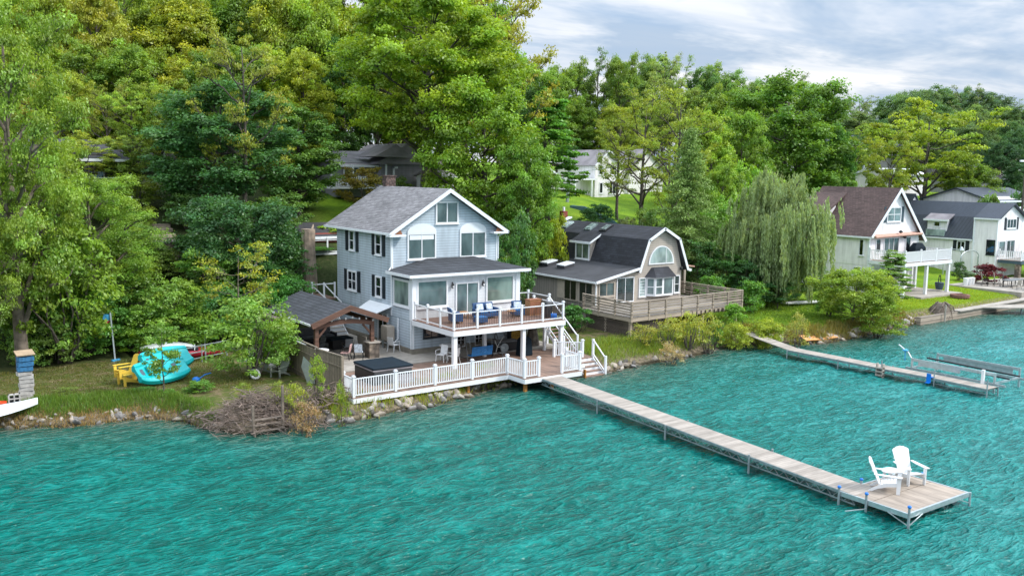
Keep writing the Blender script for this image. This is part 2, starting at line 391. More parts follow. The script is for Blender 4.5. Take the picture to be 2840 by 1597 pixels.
# ------------------------------------------------------------------ ground
def ray_lin(a, b, n): return list(np.linspace(a, b, n))
def np_grid_mesh(name, X, Y, Z, mat, cols=None):
    ny, nx = X.shape; me = bpy.data.meshes.new(name)
    co = np.stack([X, Y, Z], -1).reshape(-1, 3).astype(np.float32)
    i = np.arange(nx*ny).reshape(ny, nx)
    q = np.stack([i[:-1, :-1], i[:-1, 1:], i[1:, 1:], i[1:, :-1]], -1).reshape(-1, 4).astype(np.int32)
    me.vertices.add(len(co)); me.vertices.foreach_set('co', co.ravel())
    me.loops.add(q.size); me.loops.foreach_set('vertex_index', q.ravel())
    me.polygons.add(len(q)); me.polygons.foreach_set('loop_start', np.arange(0, q.size, 4, dtype=np.int32))
    me.polygons.foreach_set('loop_total', np.full(len(q), 4, np.int32)); me.polygons.foreach_set('use_smooth', np.ones(len(q), bool))
    me.update(calc_edges=True)
    if cols is not None:
        a = me.color_attributes.new('zone', 'FLOAT_COLOR', 'POINT'); a.data.foreach_set('color', cols.reshape(-1, 4).astype(np.float32).ravel())
    me.materials.append(mat); o = bpy.data.objects.new(name, me); COL.objects.link(o); return o

def ground_material():
    m, nt, b = new_mat('ground_cover')
    at = nt.nodes.new('ShaderNodeAttribute'); at.attribute_name = 'zone'
    sc_ = nt.nodes.new('ShaderNodeSeparateColor'); nt.links.new(at.outputs['Color'], sc_.inputs[0])
    n1 = noise(nt, .35, 5); n2 = noise(nt, 5, 5, rough=.7); n3 = noise(nt, 1.6, 4)
    woods = ramp(nt, [(.3, (.016, .028, .009)), (.55, (.035, .050, .016)), (.75, (.075, .060, .038))]); nt.links.new(n2, woods.inputs[0])
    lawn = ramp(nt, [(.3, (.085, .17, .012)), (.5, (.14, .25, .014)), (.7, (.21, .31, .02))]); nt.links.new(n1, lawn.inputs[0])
    ln2 = ramp(nt, [(.3, (.68,)*3), (.7, (1.2,)*3)]); nt.links.new(n2, ln2.inputs[0])
    lw = mixc(nt, lawn.outputs[0], ln2.outputs[0], 1.0, 'MULTIPLY')
    dirt = ramp(nt, [(.35, (.075, .105, .022)), (.5, (.105, .115, .035)), (.62, (.17, .135, .075))]); nt.links.new(n3, dirt.inputs[0])
    dl = mixc(nt, dirt.outputs[0], ln2.outputs[0], 1.0, 'MULTIPLY')
    bankc = ramp(nt, [(.3, (.05, .042, .03)), (.5, (.16, .13, .09)), (.7, (.28, .23, .16))]); nt.links.new(n2, bankc.inputs[0])
    a = mixc(nt, woods.outputs[0], lw, sc_.outputs[0]); a = mixc(nt, a, dl, sc_.outputs[1]); a = mixc(nt, a, bankc.outputs[0], sc_.outputs[2]); a = mixc(nt, a, wet_line(nt), 1.0, 'MULTIPLY')
    nt.links.new(a, b.inputs['Base Color']); b.inputs['Roughness'].default_value = .95; b.inputs['Specular IOR Level'].default_value = .15
    bump(nt, b, n2, .8, .08); return m

def build_ground():
    xs = np.array([-2500, -1200, -500, -250, -120, -60]+ray_lin(-40, 120, 321)+[125, 132, 140, 150, 165, 180, 200, 225, 250, 300, 380, 500, 800, 1500, 2600])
    ds = np.array([-60, -20, -8, -4]+ray_lin(-2, 4, 31)+ray_lin(4.4, 30, 65)+[31, 32.5, 34, 36, 38, 41, 44, 48, 53, 60, 70, 85, 105, 130, 180, 260, 400, 800, 1600, 2600])
    X, D = np.meshgrid(xs, ds); Y = np.interp(X, SX, SYv)+D
    Z = ground_np(X, Y)
    rs = np.random.RandomState(3); Z = Z+(rs.rand(*Z.shape)-.5)*.07*((D > .2) & (D < 60))
    cols = np.zeros(X.shape+(4,)); cols[..., 3] = 1
    def sm(v, a, b): return np.clip((v-a)/(b-a), 0, 1)
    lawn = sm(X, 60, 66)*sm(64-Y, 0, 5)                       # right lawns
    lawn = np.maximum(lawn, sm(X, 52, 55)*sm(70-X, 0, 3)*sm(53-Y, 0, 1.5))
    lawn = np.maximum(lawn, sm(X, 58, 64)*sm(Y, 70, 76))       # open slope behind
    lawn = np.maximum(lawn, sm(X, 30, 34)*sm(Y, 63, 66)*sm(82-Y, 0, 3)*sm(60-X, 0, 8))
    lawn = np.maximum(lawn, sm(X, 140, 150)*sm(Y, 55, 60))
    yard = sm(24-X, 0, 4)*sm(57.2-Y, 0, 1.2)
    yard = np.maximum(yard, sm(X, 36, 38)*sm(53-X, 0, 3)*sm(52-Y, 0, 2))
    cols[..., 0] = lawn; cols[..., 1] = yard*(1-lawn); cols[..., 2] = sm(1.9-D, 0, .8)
    o = np_grid_mesh('ground', X, Y, Z, ground_material(), cols); tag(o, kind='structure')
build_ground()

# ------------------------------------------------------------------ water
def water_material():
    m, nt, b = new_mat('lake_water')
    s = sep(nt)
    # water colour: shallow greenish at the shore, deep teal, brighter turquoise away to the right
    at = nt.nodes.new('ShaderNodeAttribute'); at.attribute_name = 'zone'
    sc_ = nt.nodes.new('ShaderNodeSeparateColor'); nt.links.new(at.outputs['Color'], sc_.inputs[0])
    n1 = noise(nt, .22, 5, scaled_pos(nt, (.5, 1.6, 1), (0, 0, R(10))), .62)
    r = ramp(nt, [(.30, (.0, .092, .072)), (.5, (.0, .114, .094)), (.70, (.001, .140, .121))]); nt.links.new(n1, r.inputs[0])
    n2 = n1
    r2 = ramp(nt, [(.30, (.002, .160, .150)), (.5, (.005, .19, .185)), (.70, (.012, .225, .222))]); nt.links.new(n2, r2.inputs[0])
    a = mixc(nt, r.outputs[0], r2.outputs[0], sc_.outputs[1])
    a = mixc(nt, a, (.018, .075, .052), sc_.outputs[0])
    # light on the crests and shade in the troughs, painted into the water colour
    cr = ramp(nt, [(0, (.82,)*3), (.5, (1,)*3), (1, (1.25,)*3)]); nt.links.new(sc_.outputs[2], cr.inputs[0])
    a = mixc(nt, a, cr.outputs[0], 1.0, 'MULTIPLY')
    def ridged(sx, sy, rot, det=3, dist=.6, lac=2.1):
        n = nt.nodes.new('ShaderNodeTexNoise'); n.noise_type = 'RIDGED_MULTIFRACTAL'; n.inputs['Scale'].default_value = 1; n.inputs['Detail'].default_value = det
        n.inputs['Roughness'].default_value = .5; n.inputs['Lacunarity'].default_value = lac; n.inputs['Distortion'].default_value = dist; n.inputs['Offset'].default_value = .85; n.inputs['Gain'].default_value = 1.6; n.normalize = True
        nt.links.new(scaled_pos(nt, (sx, sy, 1), (0, 0, R(rot))), n.inputs['Vector']); return n.outputs['Fac']
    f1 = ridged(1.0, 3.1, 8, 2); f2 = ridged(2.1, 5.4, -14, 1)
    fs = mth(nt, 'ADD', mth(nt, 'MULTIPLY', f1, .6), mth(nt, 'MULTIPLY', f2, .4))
    fr_ = ramp(nt, [(.18, (.40, .50, .50)), (.42, (.88,)*3), (.60, (2.0, 1.22, 1.24)), (.76, (12.0, 1.9, 1.95))]); nt.links.new(fs, fr_.inputs[0])  # pale glint streaks and dark ripple gaps painted into the water colour
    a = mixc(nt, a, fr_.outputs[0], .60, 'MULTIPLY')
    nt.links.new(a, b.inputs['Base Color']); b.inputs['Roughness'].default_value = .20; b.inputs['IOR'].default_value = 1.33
    b.inputs['Specular IOR Level'].default_value = .24
    h1 = noise(nt, 2.6, 4, scaled_pos(nt, (.75, 1.5, 1), (0, 0, R(12))), .62, .5)
    h2 = noise(nt, 9, 3, scaled_pos(nt, (.7, 1.4, 1), (0, 0, R(-20))), .6, .3)
    hh = mth(nt, 'ADD', mth(nt, 'MULTIPLY', fs, .75), mth(nt, 'MULTIPLY', h1, .15))
    bump(nt, b, hh, 1.0, .20)
    return m
def build_water():
    xs = np.array([-2500, -900, -400, -180, -90, -50, -30]+ray_lin(-18, 60, 521)+ray_lin(60.3, 105, 160)+[110, 120, 140, 180, 260, 420, 900, 2500])
    ys = np.array([-2500, -900, -400, -150, -60, -20, 0, 6]+ray_lin(10, 49, 371)+[52, 56, 61])
    X, Y = np.meshgrid(xs, ys); rs = np.random.RandomState(11)
    Z = np.zeros_like(X); fade = np.clip((X+22)/10, 0, 1)*np.clip((112-X)/10, 0, 1)*np.clip((Y-8)/5, 0, 1)
    sh = np.interp(X, SX, SYv)-Y
    calm = .35+.65*np.clip(sh/6, 0, 1)
    Xw = X+.9*np.sin(Y*.31+X*.13)+.5*np.sin(X*.41-Y*.22); Yw = Y+.7*np.sin(X*.23+1)+.35*np.sin(X*.61+Y*.3)
    for i in range(64):
        lam = .50*(4.5/.50)**(rs.rand()**1.7); k = 2*math.pi/lam; th = math.pi/2+rs.randn()*.45+.12
        amp = .0066*lam**.9*(.5+rs.rand()); ph = rs.rand()*6.28
        a = k*(Xw*math.cos(th)+Yw*math.sin(th))+ph
        env = .6+.4*np.sin(X*.17*rs.rand()+Y*.2*rs.rand()+rs.rand()*6)
        Z += amp*env*(2*((np.sin(a)+1)/2)**1.5-1)
    Z *= fade*calm
    cols = np.zeros(X.shape+(4,)); cols[..., 3] = 1
    shallow = np.exp(-np.clip(sh, 0, 99)/2.2)
    cols[..., 0] = np.clip(shallow, 0, .9)
    pr = (X-22)*.75-(Y-30)*.45
    cols[..., 1] = np.clip(pr/30, 0, 1)*np.clip(sh/8, 0, 1)
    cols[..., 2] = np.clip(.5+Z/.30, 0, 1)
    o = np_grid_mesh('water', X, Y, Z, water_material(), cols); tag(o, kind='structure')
build_water()
# ------------------------------------------------------------------ foliage generators
def quads_mesh(name, C, A, B, tint, mat):
    """C centre, A/B half axes arrays (n,3); one diamond-ish quad each"""
    n = len(C); V = np.empty((n, 4, 3), np.float32)
    V[:, 0] = C-A; V[:, 1] = C-B*.9; V[:, 2] = C+A; V[:, 3] = C+B*.9
    me = bpy.data.meshes.new(name); me.vertices.add(n*4); me.vertices.foreach_set('co', V.ravel())
    me.loops.add(n*4); me.loops.foreach_set('vertex_index', np.arange(n*4, dtype=np.int32))
    me.polygons.add(n); me.polygons.foreach_set('loop_start', np.arange(0, n*4, 4, dtype=np.int32)); me.polygons.foreach_set('loop_total', np.full(n, 4, np.int32))
    me.update(calc_edges=True)
    a = me.color_attributes.new('tint', 'FLOAT_COLOR', 'POINT')
    t4 = np.ones((n, 4, 4), np.float32); t4[:, :, :3] = tint[:, None, :]; a.data.foreach_set('color', t4.ravel())
    me.materials.append(M[mat]); return me
def unit(v): return v/np.maximum(np.linalg.norm(v, axis=-1, keepdims=True), 1e-6)
def leaves(rs, centers, radii, per, size, flat=.7, up=.6, clump_var=.28, leaf_var=.16, yellow=.0, droop=0):
    n = len(centers); idx = np.repeat(np.arange(n), per); k = len(idx)
    d = unit(rs.randn(k, 3)); d[:, 2] = np.where(d[:, 2] < -.25, -d[:, 2]*.6, d[:, 2])
    rr = rs.rand(k)**.42
    r = radii[idx]; C = centers[idx]+d*(r*rr)[:, None]*np.array([1, 1, flat])
    if droop: C[:, 2] -= droop*(r*rr*np.hypot(d[:, 0], d[:, 1]))
    nrm = unit(d*.7+np.array([0, 0, up])+rs.randn(k, 3)*.55)
    t = unit(np.cross(nrm, rs.randn(k, 3))); b = np.cross(nrm, t)
    s = size*(.6+.8*rs.rand(k))[:, None]
    ct = 1+(rs.rand(n)-.5)*2*clump_var
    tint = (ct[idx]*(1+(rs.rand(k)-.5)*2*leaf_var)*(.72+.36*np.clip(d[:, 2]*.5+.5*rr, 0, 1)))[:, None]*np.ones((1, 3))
    hue = (rs.rand(n)-.5)[idx]
    tint = tint*np.stack([1+hue*.24+yellow*rs.rand(k), np.ones(k), 1-hue*.4], -1)
    return C, t*s, b*s*.62, tint
def limb(mb, p0, p1, r0, r1, rs, bend=.12, n=6, seg=5):
    p0 = np.array(p0); p1 = np.array(p1); L = np.linalg.norm(p1-p0); pts = []
    o1 = rs.randn(3)*bend*L*.5
    for i in range(seg+1):
        t = i/seg; pts.append(p0*(1-t)+p1*t+o1*math.sin(math.pi*t)+rs.randn(3)*bend*.12*L*(0 < i < seg))
    mb.tube([tuple(p) for p in pts], [r0*(1-i/seg)+r1*i/seg for i in range(seg+1)], n); return pts
def make_tree(name, seed, H, Rad, base=.22, nl=13, sub=5, per=70, size=.17, cr=1.15, sparse=0., shape='round', trunk_r=None, bark='bark', flat=.62, yellow=0, leafy='leaf', fork=False, clump_var=.28, fill=0):
    """unit tree: real branch skeleton, leaf clumps at branch ends. Returns (root, H, Rad) prototype"""
    rs = np.random.RandomState(seed); mb = MB(); tr = trunk_r or H*.021
    top = np.array([rs.randn()*.03*H, rs.randn()*.03*H, H*.86])
    tp = limb(mb, (0, 0, -.6), top, tr*1.25, tr*.18, rs, .03, 8, 8)
    if fork: limb(mb, (tr*.9, -.1, -.6), (Rad*.35, -Rad*.1, H*.6), tr*.95, tr*.25, rs, .05, 8, 7)
    cents = []; rads = []
    for i in range(nl):
        t = base+(.96-base)*((i+.5)/nl); az = i*2.399+rs.rand()*.7
        u = (t-base)/(1-base)
        if shape == 'round': env = math.sin(math.pi*min(1, max(.0, .16+.80*u)))**.6
        elif shape == 'oval': env = math.sin(math.pi*(.12+.82*u))**.8
        elif shape == 'cone': env = (1-u)**.85*.98+.05
        else: env = (.45+.75*u) if u < .75 else (1.02-(u-.75)*1.6)
        start = np.array([top[0]*t, top[1]*t, t*H*.80+.0]) if shape != 'cone' else np.array([0, 0, t*H*.95])
        r = Rad*env*(.78+.34*rs.rand()); rise = (.10+.16*rs.rand())*H*(1 if shape in ('round', 'vase') else .6) if shape != 'cone' else -.02*H
        end = start+np.array([math.cos(az)*r, math.sin(az)*r, rise]); end[2] = min(end[2], H*.97)
        pts = limb(mb, start, end, tr*(.50-.3*u), tr*.10, rs, .14, 5, 5)
        for j in range(sub):
            f = .35+.65*(j+rs.rand()*.6)/sub; k = min(4, int(f*5)); q = pts[k]*(1-(f*5-k))+pts[k+1]*(f*5-k) if f < 1 else pts[-1]
            da = az+(rs.rand()-.5)*2.4; l = Rad*(.18+.20*rs.rand())*(1.15-.5*f)
            e = q+np.array([math.cos(da)*l, math.sin(da)*l, l*(.15+.75*rs.rand()) if shape != 'cone' else -l*.1])
            limb(mb, q, e, tr*.12, tr*.04, rs, .15, 4, 3)
            if rs.rand() >= sparse:
                cents.append(e); rads.append(cr*(.65+.6*rs.rand()))
            if rs.rand() < .55*(1-sparse): cents.append((q+e)/2+rs.randn(3)*.3); rads.append(cr*(.5+.5*rs.rand()))
        cents.append(end); rads.append(cr*(.7+.5*rs.rand()))
    for j in range(4): cents.append(top+np.array([rs.randn()*.08*Rad, rs.randn()*.08*Rad, H*(.02+.10*j/4)])); rads.append(cr*(.9-.16*j))
    for j in range(fill):                                   # outer clumps that close the crown's envelope
        u = ((j+.5)/fill)**.8; a = rs.rand()*6.28
        env = (math.sin(math.pi*min(1, max(.0, .16+.80*u)))**.6 if shape == 'round' else math.sin(math.pi*(.12+.82*u))**.8)
        r = Rad*env*(.62+.38*rs.rand()); z = H*(base+.10+(.88-base)*u)+rs.randn()*.3
        cents.append(np.array([top[0]*u+math.cos(a)*r, top[1]*u+math.sin(a)*r, z])); rads.append(cr*(.6+.5*rs.rand()))
    cents = np.array(cents); rads = np.array(rads)
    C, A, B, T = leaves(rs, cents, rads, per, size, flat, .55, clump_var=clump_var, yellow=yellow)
    lo = C[:, 2] > .3; C, A, B, T = C[lo], A[lo], B[lo], T[lo]
    root = bpy.data.objects.new(name, None)
    tm = MB(); tm.v, tm.f = mb.v, mb.f
    t = tm.build('trunk', bark, None, smooth=True, recalc=False); COL.objects.unlink(t)
    cme = quads_mesh('crown', C, A, B, T, leafy); co = bpy.data.objects.new('crown', cme)
    return dict(name=name, trunk=t.data, crown=co.data, H=float(C[:, 2].max()), R=float(np.percentile(np.hypot(C[:, 0], C[:, 1]), 96)))
def make_shrub(name, seed, H, Rad, n=40, per=60, size=.09, cr=.5, sparse=0, yellow=0, stems=7, leafy='leaf', flat=.8):
    rs = np.random.RandomState(seed); mb = MB(); cents = []; rads = []
    for i in range(stems):
        a = rs.rand()*6.28; r = Rad*(.3+.6*rs.rand()); limb(mb, (rs.randn()*.1, rs.randn()*.1, -.2), (math.cos(a)*r, math.sin(a)*r, H*(.5+.4*rs.rand())), .035*H**.5, .01, rs, .15, 5, 4)
    for i in range(n):
        a = rs.rand()*6.28; u = rs.rand()**.6; z = H*(.12+.84*rs.rand()**.8); e = math.sqrt(max(.02, 1-(max(0, z/H-.35)/.68)**2))
        cents.append((math.cos(a)*Rad*u*e, math.sin(a)*Rad*u*e, z)); rads.append(cr*(.6+.7*rs.rand()))
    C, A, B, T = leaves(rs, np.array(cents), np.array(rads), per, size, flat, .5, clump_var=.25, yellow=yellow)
    lo = C[:, 2] > .02; C, A, B, T = C[lo], A[lo], B[lo], T[lo]
    t = mb.build('stem', 'bark', None, smooth=True, recalc=False); COL.objects.unlink(t)
    return dict(name=name, trunk=t.data, crown=quads_mesh('foliage', C, A, B, T, leafy), H=float(C[:, 2].max()), R=float(np.percentile(np.hypot(C[:, 0], C[:, 1]), 95)), stem='stem', leafn='foliage')
def make_willow(name, seed, H, Rad):
    rs = np.random.RandomState(seed); mb = MB(); tr = .38
    limb(mb, (0, 0, -.5), (.3, .2, H*.6), tr*1.2, tr*.6, rs, .05, 8, 6); Cs = []; As = []; Bs = []; Ts = []
    for i in range(34):
        az = i*2.399+rs.rand(); u = (i+.5)/34; r = Rad*(.15+.82*rs.rand()**.7); h = H*(.97-.46*(r/Rad)**2.2)*(.86+.14*rs.rand())
        e = np.array([math.cos(az)*r, math.sin(az)*r, h]); pts = limb(mb, (0, 0, H*(.35+.25*u)), e, .13, .03, rs, .12, 5, 5)
        for j in range(24):
            p = pts[rs.randint(2, 6)]+rs.randn(3)*np.array([.9, .9, .45]); L = (1.0+rs.rand()*3.6)*min(1, H/9); p[2] = min(p[2], H*.99)
            m = int(L*21); t = rs.rand(m); tint = (.86+.28*rs.rand()); out = np.array([math.cos(az), math.sin(az), 0])*.35
            for s_ in range(4):
                o = rs.randn(3)*.16; C = p+o+out*(t[:, None]**.6)*1.1-np.array([0, 0, 1])*(t[:, None]*L)+rs.randn(m, 3)*.05
                C = C[C[:, 2] > .5]; k = len(C)
                d = unit(np.array([0, 0, -1])+rs.randn(k, 3)*.35); Cs.append(C); As.append(d*.17*(.7+.6*rs.rand(k))[:, None])
                Bs.append(unit(np.cross(d, rs.randn(k, 3)))*.06); Ts.append((tint*(.8+.4*rs.rand(k)))[:, None]*np.ones((1, 3)))
    k = 150; a = rs.rand(k)*6.28; r = Rad*.86*rs.rand(k)**.5; zc = H*(.93-.55*(r/Rad)**2)*(.55+.42*rs.rand(k)); cl = np.stack([np.cos(a)*r, np.sin(a)*r, zc], -1)
    C, A, B, T = leaves(rs, cl, .55+.5*rs.rand(k), 150, .085, 1.5, -.2, clump_var=.16); C = C[:, :]; Cs.append(C); As.append(A*np.array([.6, .6, 1.6])); Bs.append(B*.6); Ts.append(T)
    C, A, B, T = map(np.concatenate, (Cs, As, Bs, Ts))
    t = mb.build('trunk', 'bark', None, smooth=True, recalc=False); COL.objects.unlink(t)
    return dict(name=name, trunk=t.data, crown=quads_mesh('crown', C, A, B, T, 'leaf'), H=float(C[:, 2].max()), R=float(np.percentile(np.hypot(C[:, 0], C[:, 1]), 95)))
def make_larch(name, seed, H, Rad, per=26, size=.085):
    rs = np.random.RandomState(seed); mb = MB(); limb(mb, (0, 0, -.4), (0, 0, H), H*.014, .015, rs, .01, 6, 8); Cs = []; As = []; Bs = []; Ts = []
    for i in range(90):
        u = (i+.5)/90; z = H*(.07+.91*u); r = Rad*((1-u)**.8*(.75+.35*rs.rand())+.04); az = i*2.399+rs.rand()*.5
        e = np.array([math.cos(az)*r, math.sin(az)*r, z-r*.22+.1*rs.randn()]); pts = limb(mb, (0, 0, z), e, .028, .008, rs, .06, 4, 4)
        for j in range(int(5+r*7)):
            t = rs.rand()*4; k = min(3, int(t)); q = pts[k]*(1-(t-k))+pts[k+1]*(t-k); tint = .7+.6*rs.rand()
            C = q+rs.randn(per, 3)*np.array([.19, .19, .12])-np.array([0, 0, .12]); d = unit(rs.randn(per, 3)+np.array([0, 0, -.6]))
            Cs.append(C); As.append(d*size*1.3); Bs.append(unit(np.cross(d, rs.randn(per, 3)))*size*.4); Ts.append((tint*(.8+.4*rs.rand(per)))[:, None]*np.ones((1, 3)))
    C, A, B, T = map(np.concatenate, (Cs, As, Bs, Ts))
    t = mb.build('trunk', 'bark_pale', None, smooth=True, recalc=False); COL.objects.unlink(t)
    return dict(name=name, trunk=t.data, crown=quads_mesh('crown', C, A, B, T, 'needle'), H=float(C[:, 2].max()), R=Rad)

FOLI = 1.48
def plant(P, name, x, y, top=None, height=None, rad=None, color=(.12, .22, .02), label='', cat='tree', group=None, rz=None, z=None, lean=0):
    g = ground(x, y) if z is None else z
    H = height if height is not None else max(.3, top-g)
    root = thing(name, label, cat, (x, y, g-.02), rz if rz is not None else rnd.uniform(0, 6.28), group)
    sxy = (rad/P['R']) if rad else H/P['H']; sz = H/P['H']
    for nm, me in ((P.get('stem', 'trunk'), P['trunk']), (P.get('leafn', 'crown'), P['crown'])):
        o = bpy.data.objects.new(nm, me); COL.objects.link(o); o.parent = root; o.scale = (sxy, sxy, sz)
        o.color = (*[c*FOLI for c in color], 1); KIDS.setdefault(root.name, []).append(o)
    if lean: root.rotation_euler = (0, lean, root.rotation_euler[2])
    return root
def ptree(P, name, dx, dtop, w, hw, color, label, cat='tree', group=None, **k):
    p0 = sight(dx, dtop, w); hh = p0.z-ground(p0.x, p0.y); rr = hw*1.1025/F_PX*w
    if (hh/P['H'])/(rr/P['R']) < .62 and P['H'] > 5: P = PT['dome'][int(abs(dx)) % len(PT['dome'])]
    """plant with its crown top at photo point (dx,dtop) and depth w; hw = crown half width there in photo pixels"""
    p = sight(dx, dtop, w); return plant(P, name, p.x, p.y, top=p.z, rad=hw*1.1025/F_PX*w, color=color, label=label, cat=cat, group=group, **k)
# ------------------------------------------------------------------ building helpers
def pbox(mb, pl, pos, a0, a1, z0, z1, o0, o1):
    """box on a wall: pl 'y' = wall facing -Y at y=pos (a is x); pl 'x' = wall facing -X at x=pos (a is y); o = outward offsets"""
    if pl == 'y': return mb.box(a0, a1, pos-o1, pos-o0, z0, z1)
    if pl == 'x': return mb.box(pos-o1, pos-o0, a0, a1, z0, z1)
    if pl == 'Y': return mb.box(a0, a1, pos+o0, pos+o1, z0, z1)
    return mb.box(pos+o0, pos+o1, a0, a1, z0, z1)
def window(parent, pl, pos, a0, a1, z0, z1, v=1, h=0, fw=.09, glass='glass', frame='vinyl', name='window', proud=.07, sill=True):
    f = MB()
    pbox(f, pl, pos, a0, a1, z1-fw, z1, 0, proud); pbox(f, pl, pos, a0, a1, z0, z0+fw, 0, proud)
    pbox(f, pl, pos, a0, a0+fw, z0+fw, z1-fw, 0, proud); pbox(f, pl, pos, a1-fw, a1, z0+fw, z1-fw, 0, proud)
    for i in range(1, v+1):
        c = a0+fw+(a1-a0-2*fw)*i/(v+1); pbox(f, pl, pos, c-fw*.32, c+fw*.32, z0+fw, z1-fw, 0, proud-.02)
    for i in range(1, h+1):
        c = z0+fw+(z1-z0-2*fw)*i/(h+1); pbox(f, pl, pos, a0+fw, a1-fw, c-fw*.28, c+fw*.28, 0, proud-.025)
    if sill: pbox(f, pl, pos, a0-.04, a1+.04, z0-.05, z0, 0, proud+.04)
    fo = f.build(name, frame, parent)
    g = MB(); pbox(g, pl, pos, a0+fw*.6, a1-fw*.6, z0+fw*.6, z1-fw*.6, .004, .022); g.build('pane', glass, fo)
    return fo
def shutters(parent, pl, pos, a0, a1, z0, z1, w=.28, gap=.06, mat='shutter'):
    for s0, s1 in ((a0-gap-w, a0-gap), (a1+gap, a1+gap+w)):
        m = MB(); pbox(m, pl, pos, s0, s1, z0, z1, 0, .04)
        k = int((z1-z0)/.14)
        for i in range(k): zc = z0+.1+(z1-z0-.2)*i/max(1, k-1); pbox(m, pl, pos, s0+.04, s1-.04, zc-.02, zc+.02, .04, .052)
        m.build('shutter', mat, parent)
def gable_wall(mb, x0, x1, y0, y1, z0, ze, prof):
    """solid with polygon profile in XZ between y0..y1; prof = list of (x,z) over the eave line left to right"""
    pts = [(x0, y0, z0), (x1, y0, z0), (x1, y0, ze)]+[(x, y0, z) for x, z in prof[::-1]]+[(x0, y0, ze)]
    mb.poly(pts, (0, y1-y0, 0)); return mb
def roof_slab(mb, p, q, y0, y1, th=.14):
    """sloping slab from (x,z)=p to q, along y, thickness downwards perpendicular"""
    (xa, za), (xb, zb) = p, q; L = math.hypot(xb-xa, zb-za); nx, nz = (zb-za)/L*th, -(xb-xa)/L*th
    if nz > 0: nx, nz = -nx, -nz
    mb.poly([(xa, y0, za), (xb, y0, zb), (xb+nx, y0, zb+nz), (xa+nx, y0, za+nz)], (0, y1-y0, 0)); return mb
def rake(mb, p, q, y, w=.2, d=.05, off=.0):
    (xa, za), (xb, zb) = p, q; L = math.hypot(xb-xa, zb-za); nx, nz = (zb-za)/L*w, -(xb-xa)/L*w
    if nz > 0: nx, nz = -nx, -nz
    mb.poly([(xa, y, za+off), (xb, y, zb+off), (xb+nx, y, zb+nz+off), (xa+nx, y, za+nz+off)], (0, -d, 0)); return mb
def railing(parent, pts, z, h=.95, posts=None, step=.12, bw=.035, post=.11, cap=True, rail='vinyl', bal='vinyl', thin=False, postmat='vinyl', z2=None, skip_first=False, bay=2.2):
    """posts and rail panels along polyline pts; each post and each bay panel is a part"""
    for i in range(len(pts)-1):
        a = Vector((*pts[i], z if z2 is None else z+(z2-z)*i/(len(pts)-1))); b = Vector((*pts[i+1], z if z2 is None else z+(z2-z)*(i+1)/(len(pts)-1)))
        L = (b-a).length; nb = max(1, round(L/bay)); u = (b-a)/nb
        for k in range(nb+1):
            if k == nb and i < len(pts)-2: continue
            if skip_first and i == 0 and k == 0: continue
            p = a+u*k; m = MB(); m.box(p.x-post/2, p.x+post/2, p.y-post/2, p.y+post/2, p.z, p.z+h+.1)
            if cap: m.box(p.x-post*.72, p.x+post*.72, p.y-post*.72, p.y+post*.72, p.z+h+.1, p.z+h+.14); m.poly([(p.x-post*.5, p.y-post*.5, p.z+h+.14), (p.x+post*.5, p.y-post*.5, p.z+h+.14), (p.x+post*.5, p.y+post*.5, p.z+h+.14), (p.x-post*.5, p.y+post*.5, p.z+h+.14)], (0, 0, .05))
            m.build('post', postmat, parent)
        for k in range(nb):
            p = a+u*k; q = a+u*(k+1); d = u.normalized(); e = d*post*.5; m = MB()
            if bal != rail: m.bar(p+e+Vector((0, 0, h)), q-e+Vector((0, 0, h)), .06, .05); m.build('top_rail', rail, parent); m = MB(); m.bar(p+e+Vector((0, 0, .10)), q-e+Vector((0, 0, .10)), .05, .05); m.build('bottom_rail', rail, parent); m = MB()
            else: m.bar(p+e+Vector((0, 0, h)), q-e+Vector((0, 0, h)), .06, .05); m.bar(p+e+Vector((0, 0, .10)), q-e+Vector((0, 0, .10)), .05, .05)
            n = int((u.length-post)/step)
            for j in range(1, n):
                c = p+u*(j/n); m.box(c.x-bw/2, c.x+bw/2, c.y-bw/2, c.y+bw/2, c.z+.12+(0), c.z+h-.02)
            if m.v: m.build('baluster_panel', bal, parent)
def stairs(parent, x0, x1, ya, za, yb, zb, n, mat='deck_low', riser='vinyl', stringer='vinyl', open_=False):
    """flight along Y from (ya,za) top to (yb,zb) bottom; treads span x0..x1"""
    t = MB(); r = MB(); dy = (yb-ya)/n; dz = (za-zb)/n
    for i in range(n):
        y0 = ya+dy*i; y1 = ya+dy*(i+1); zt = za-dz*(i+1); t.box(x0, x1, min(y0, y1)-.02, max(y0, y1)+.01, zt-.04, zt)
        if not open_: r.box(x0+.01, x1-.01, y1-.02 if dy > 0 else y1+.002, y1 if dy > 0 else y1+.022, zt-dz, zt-.042)
    t.build('treads', mat, parent)
    if not open_: r.build('risers', riser, parent)
    for x in (x0-.05, x1):
        s_ = MB(); s_.poly([(x, ya, za-.05), (x, yb, zb-.05), (x, yb, zb-.22 if zb > .3 else zb-.2), (x, ya, za-.42)], (.05, 0, 0)); s_.build('stringer', stringer, parent)

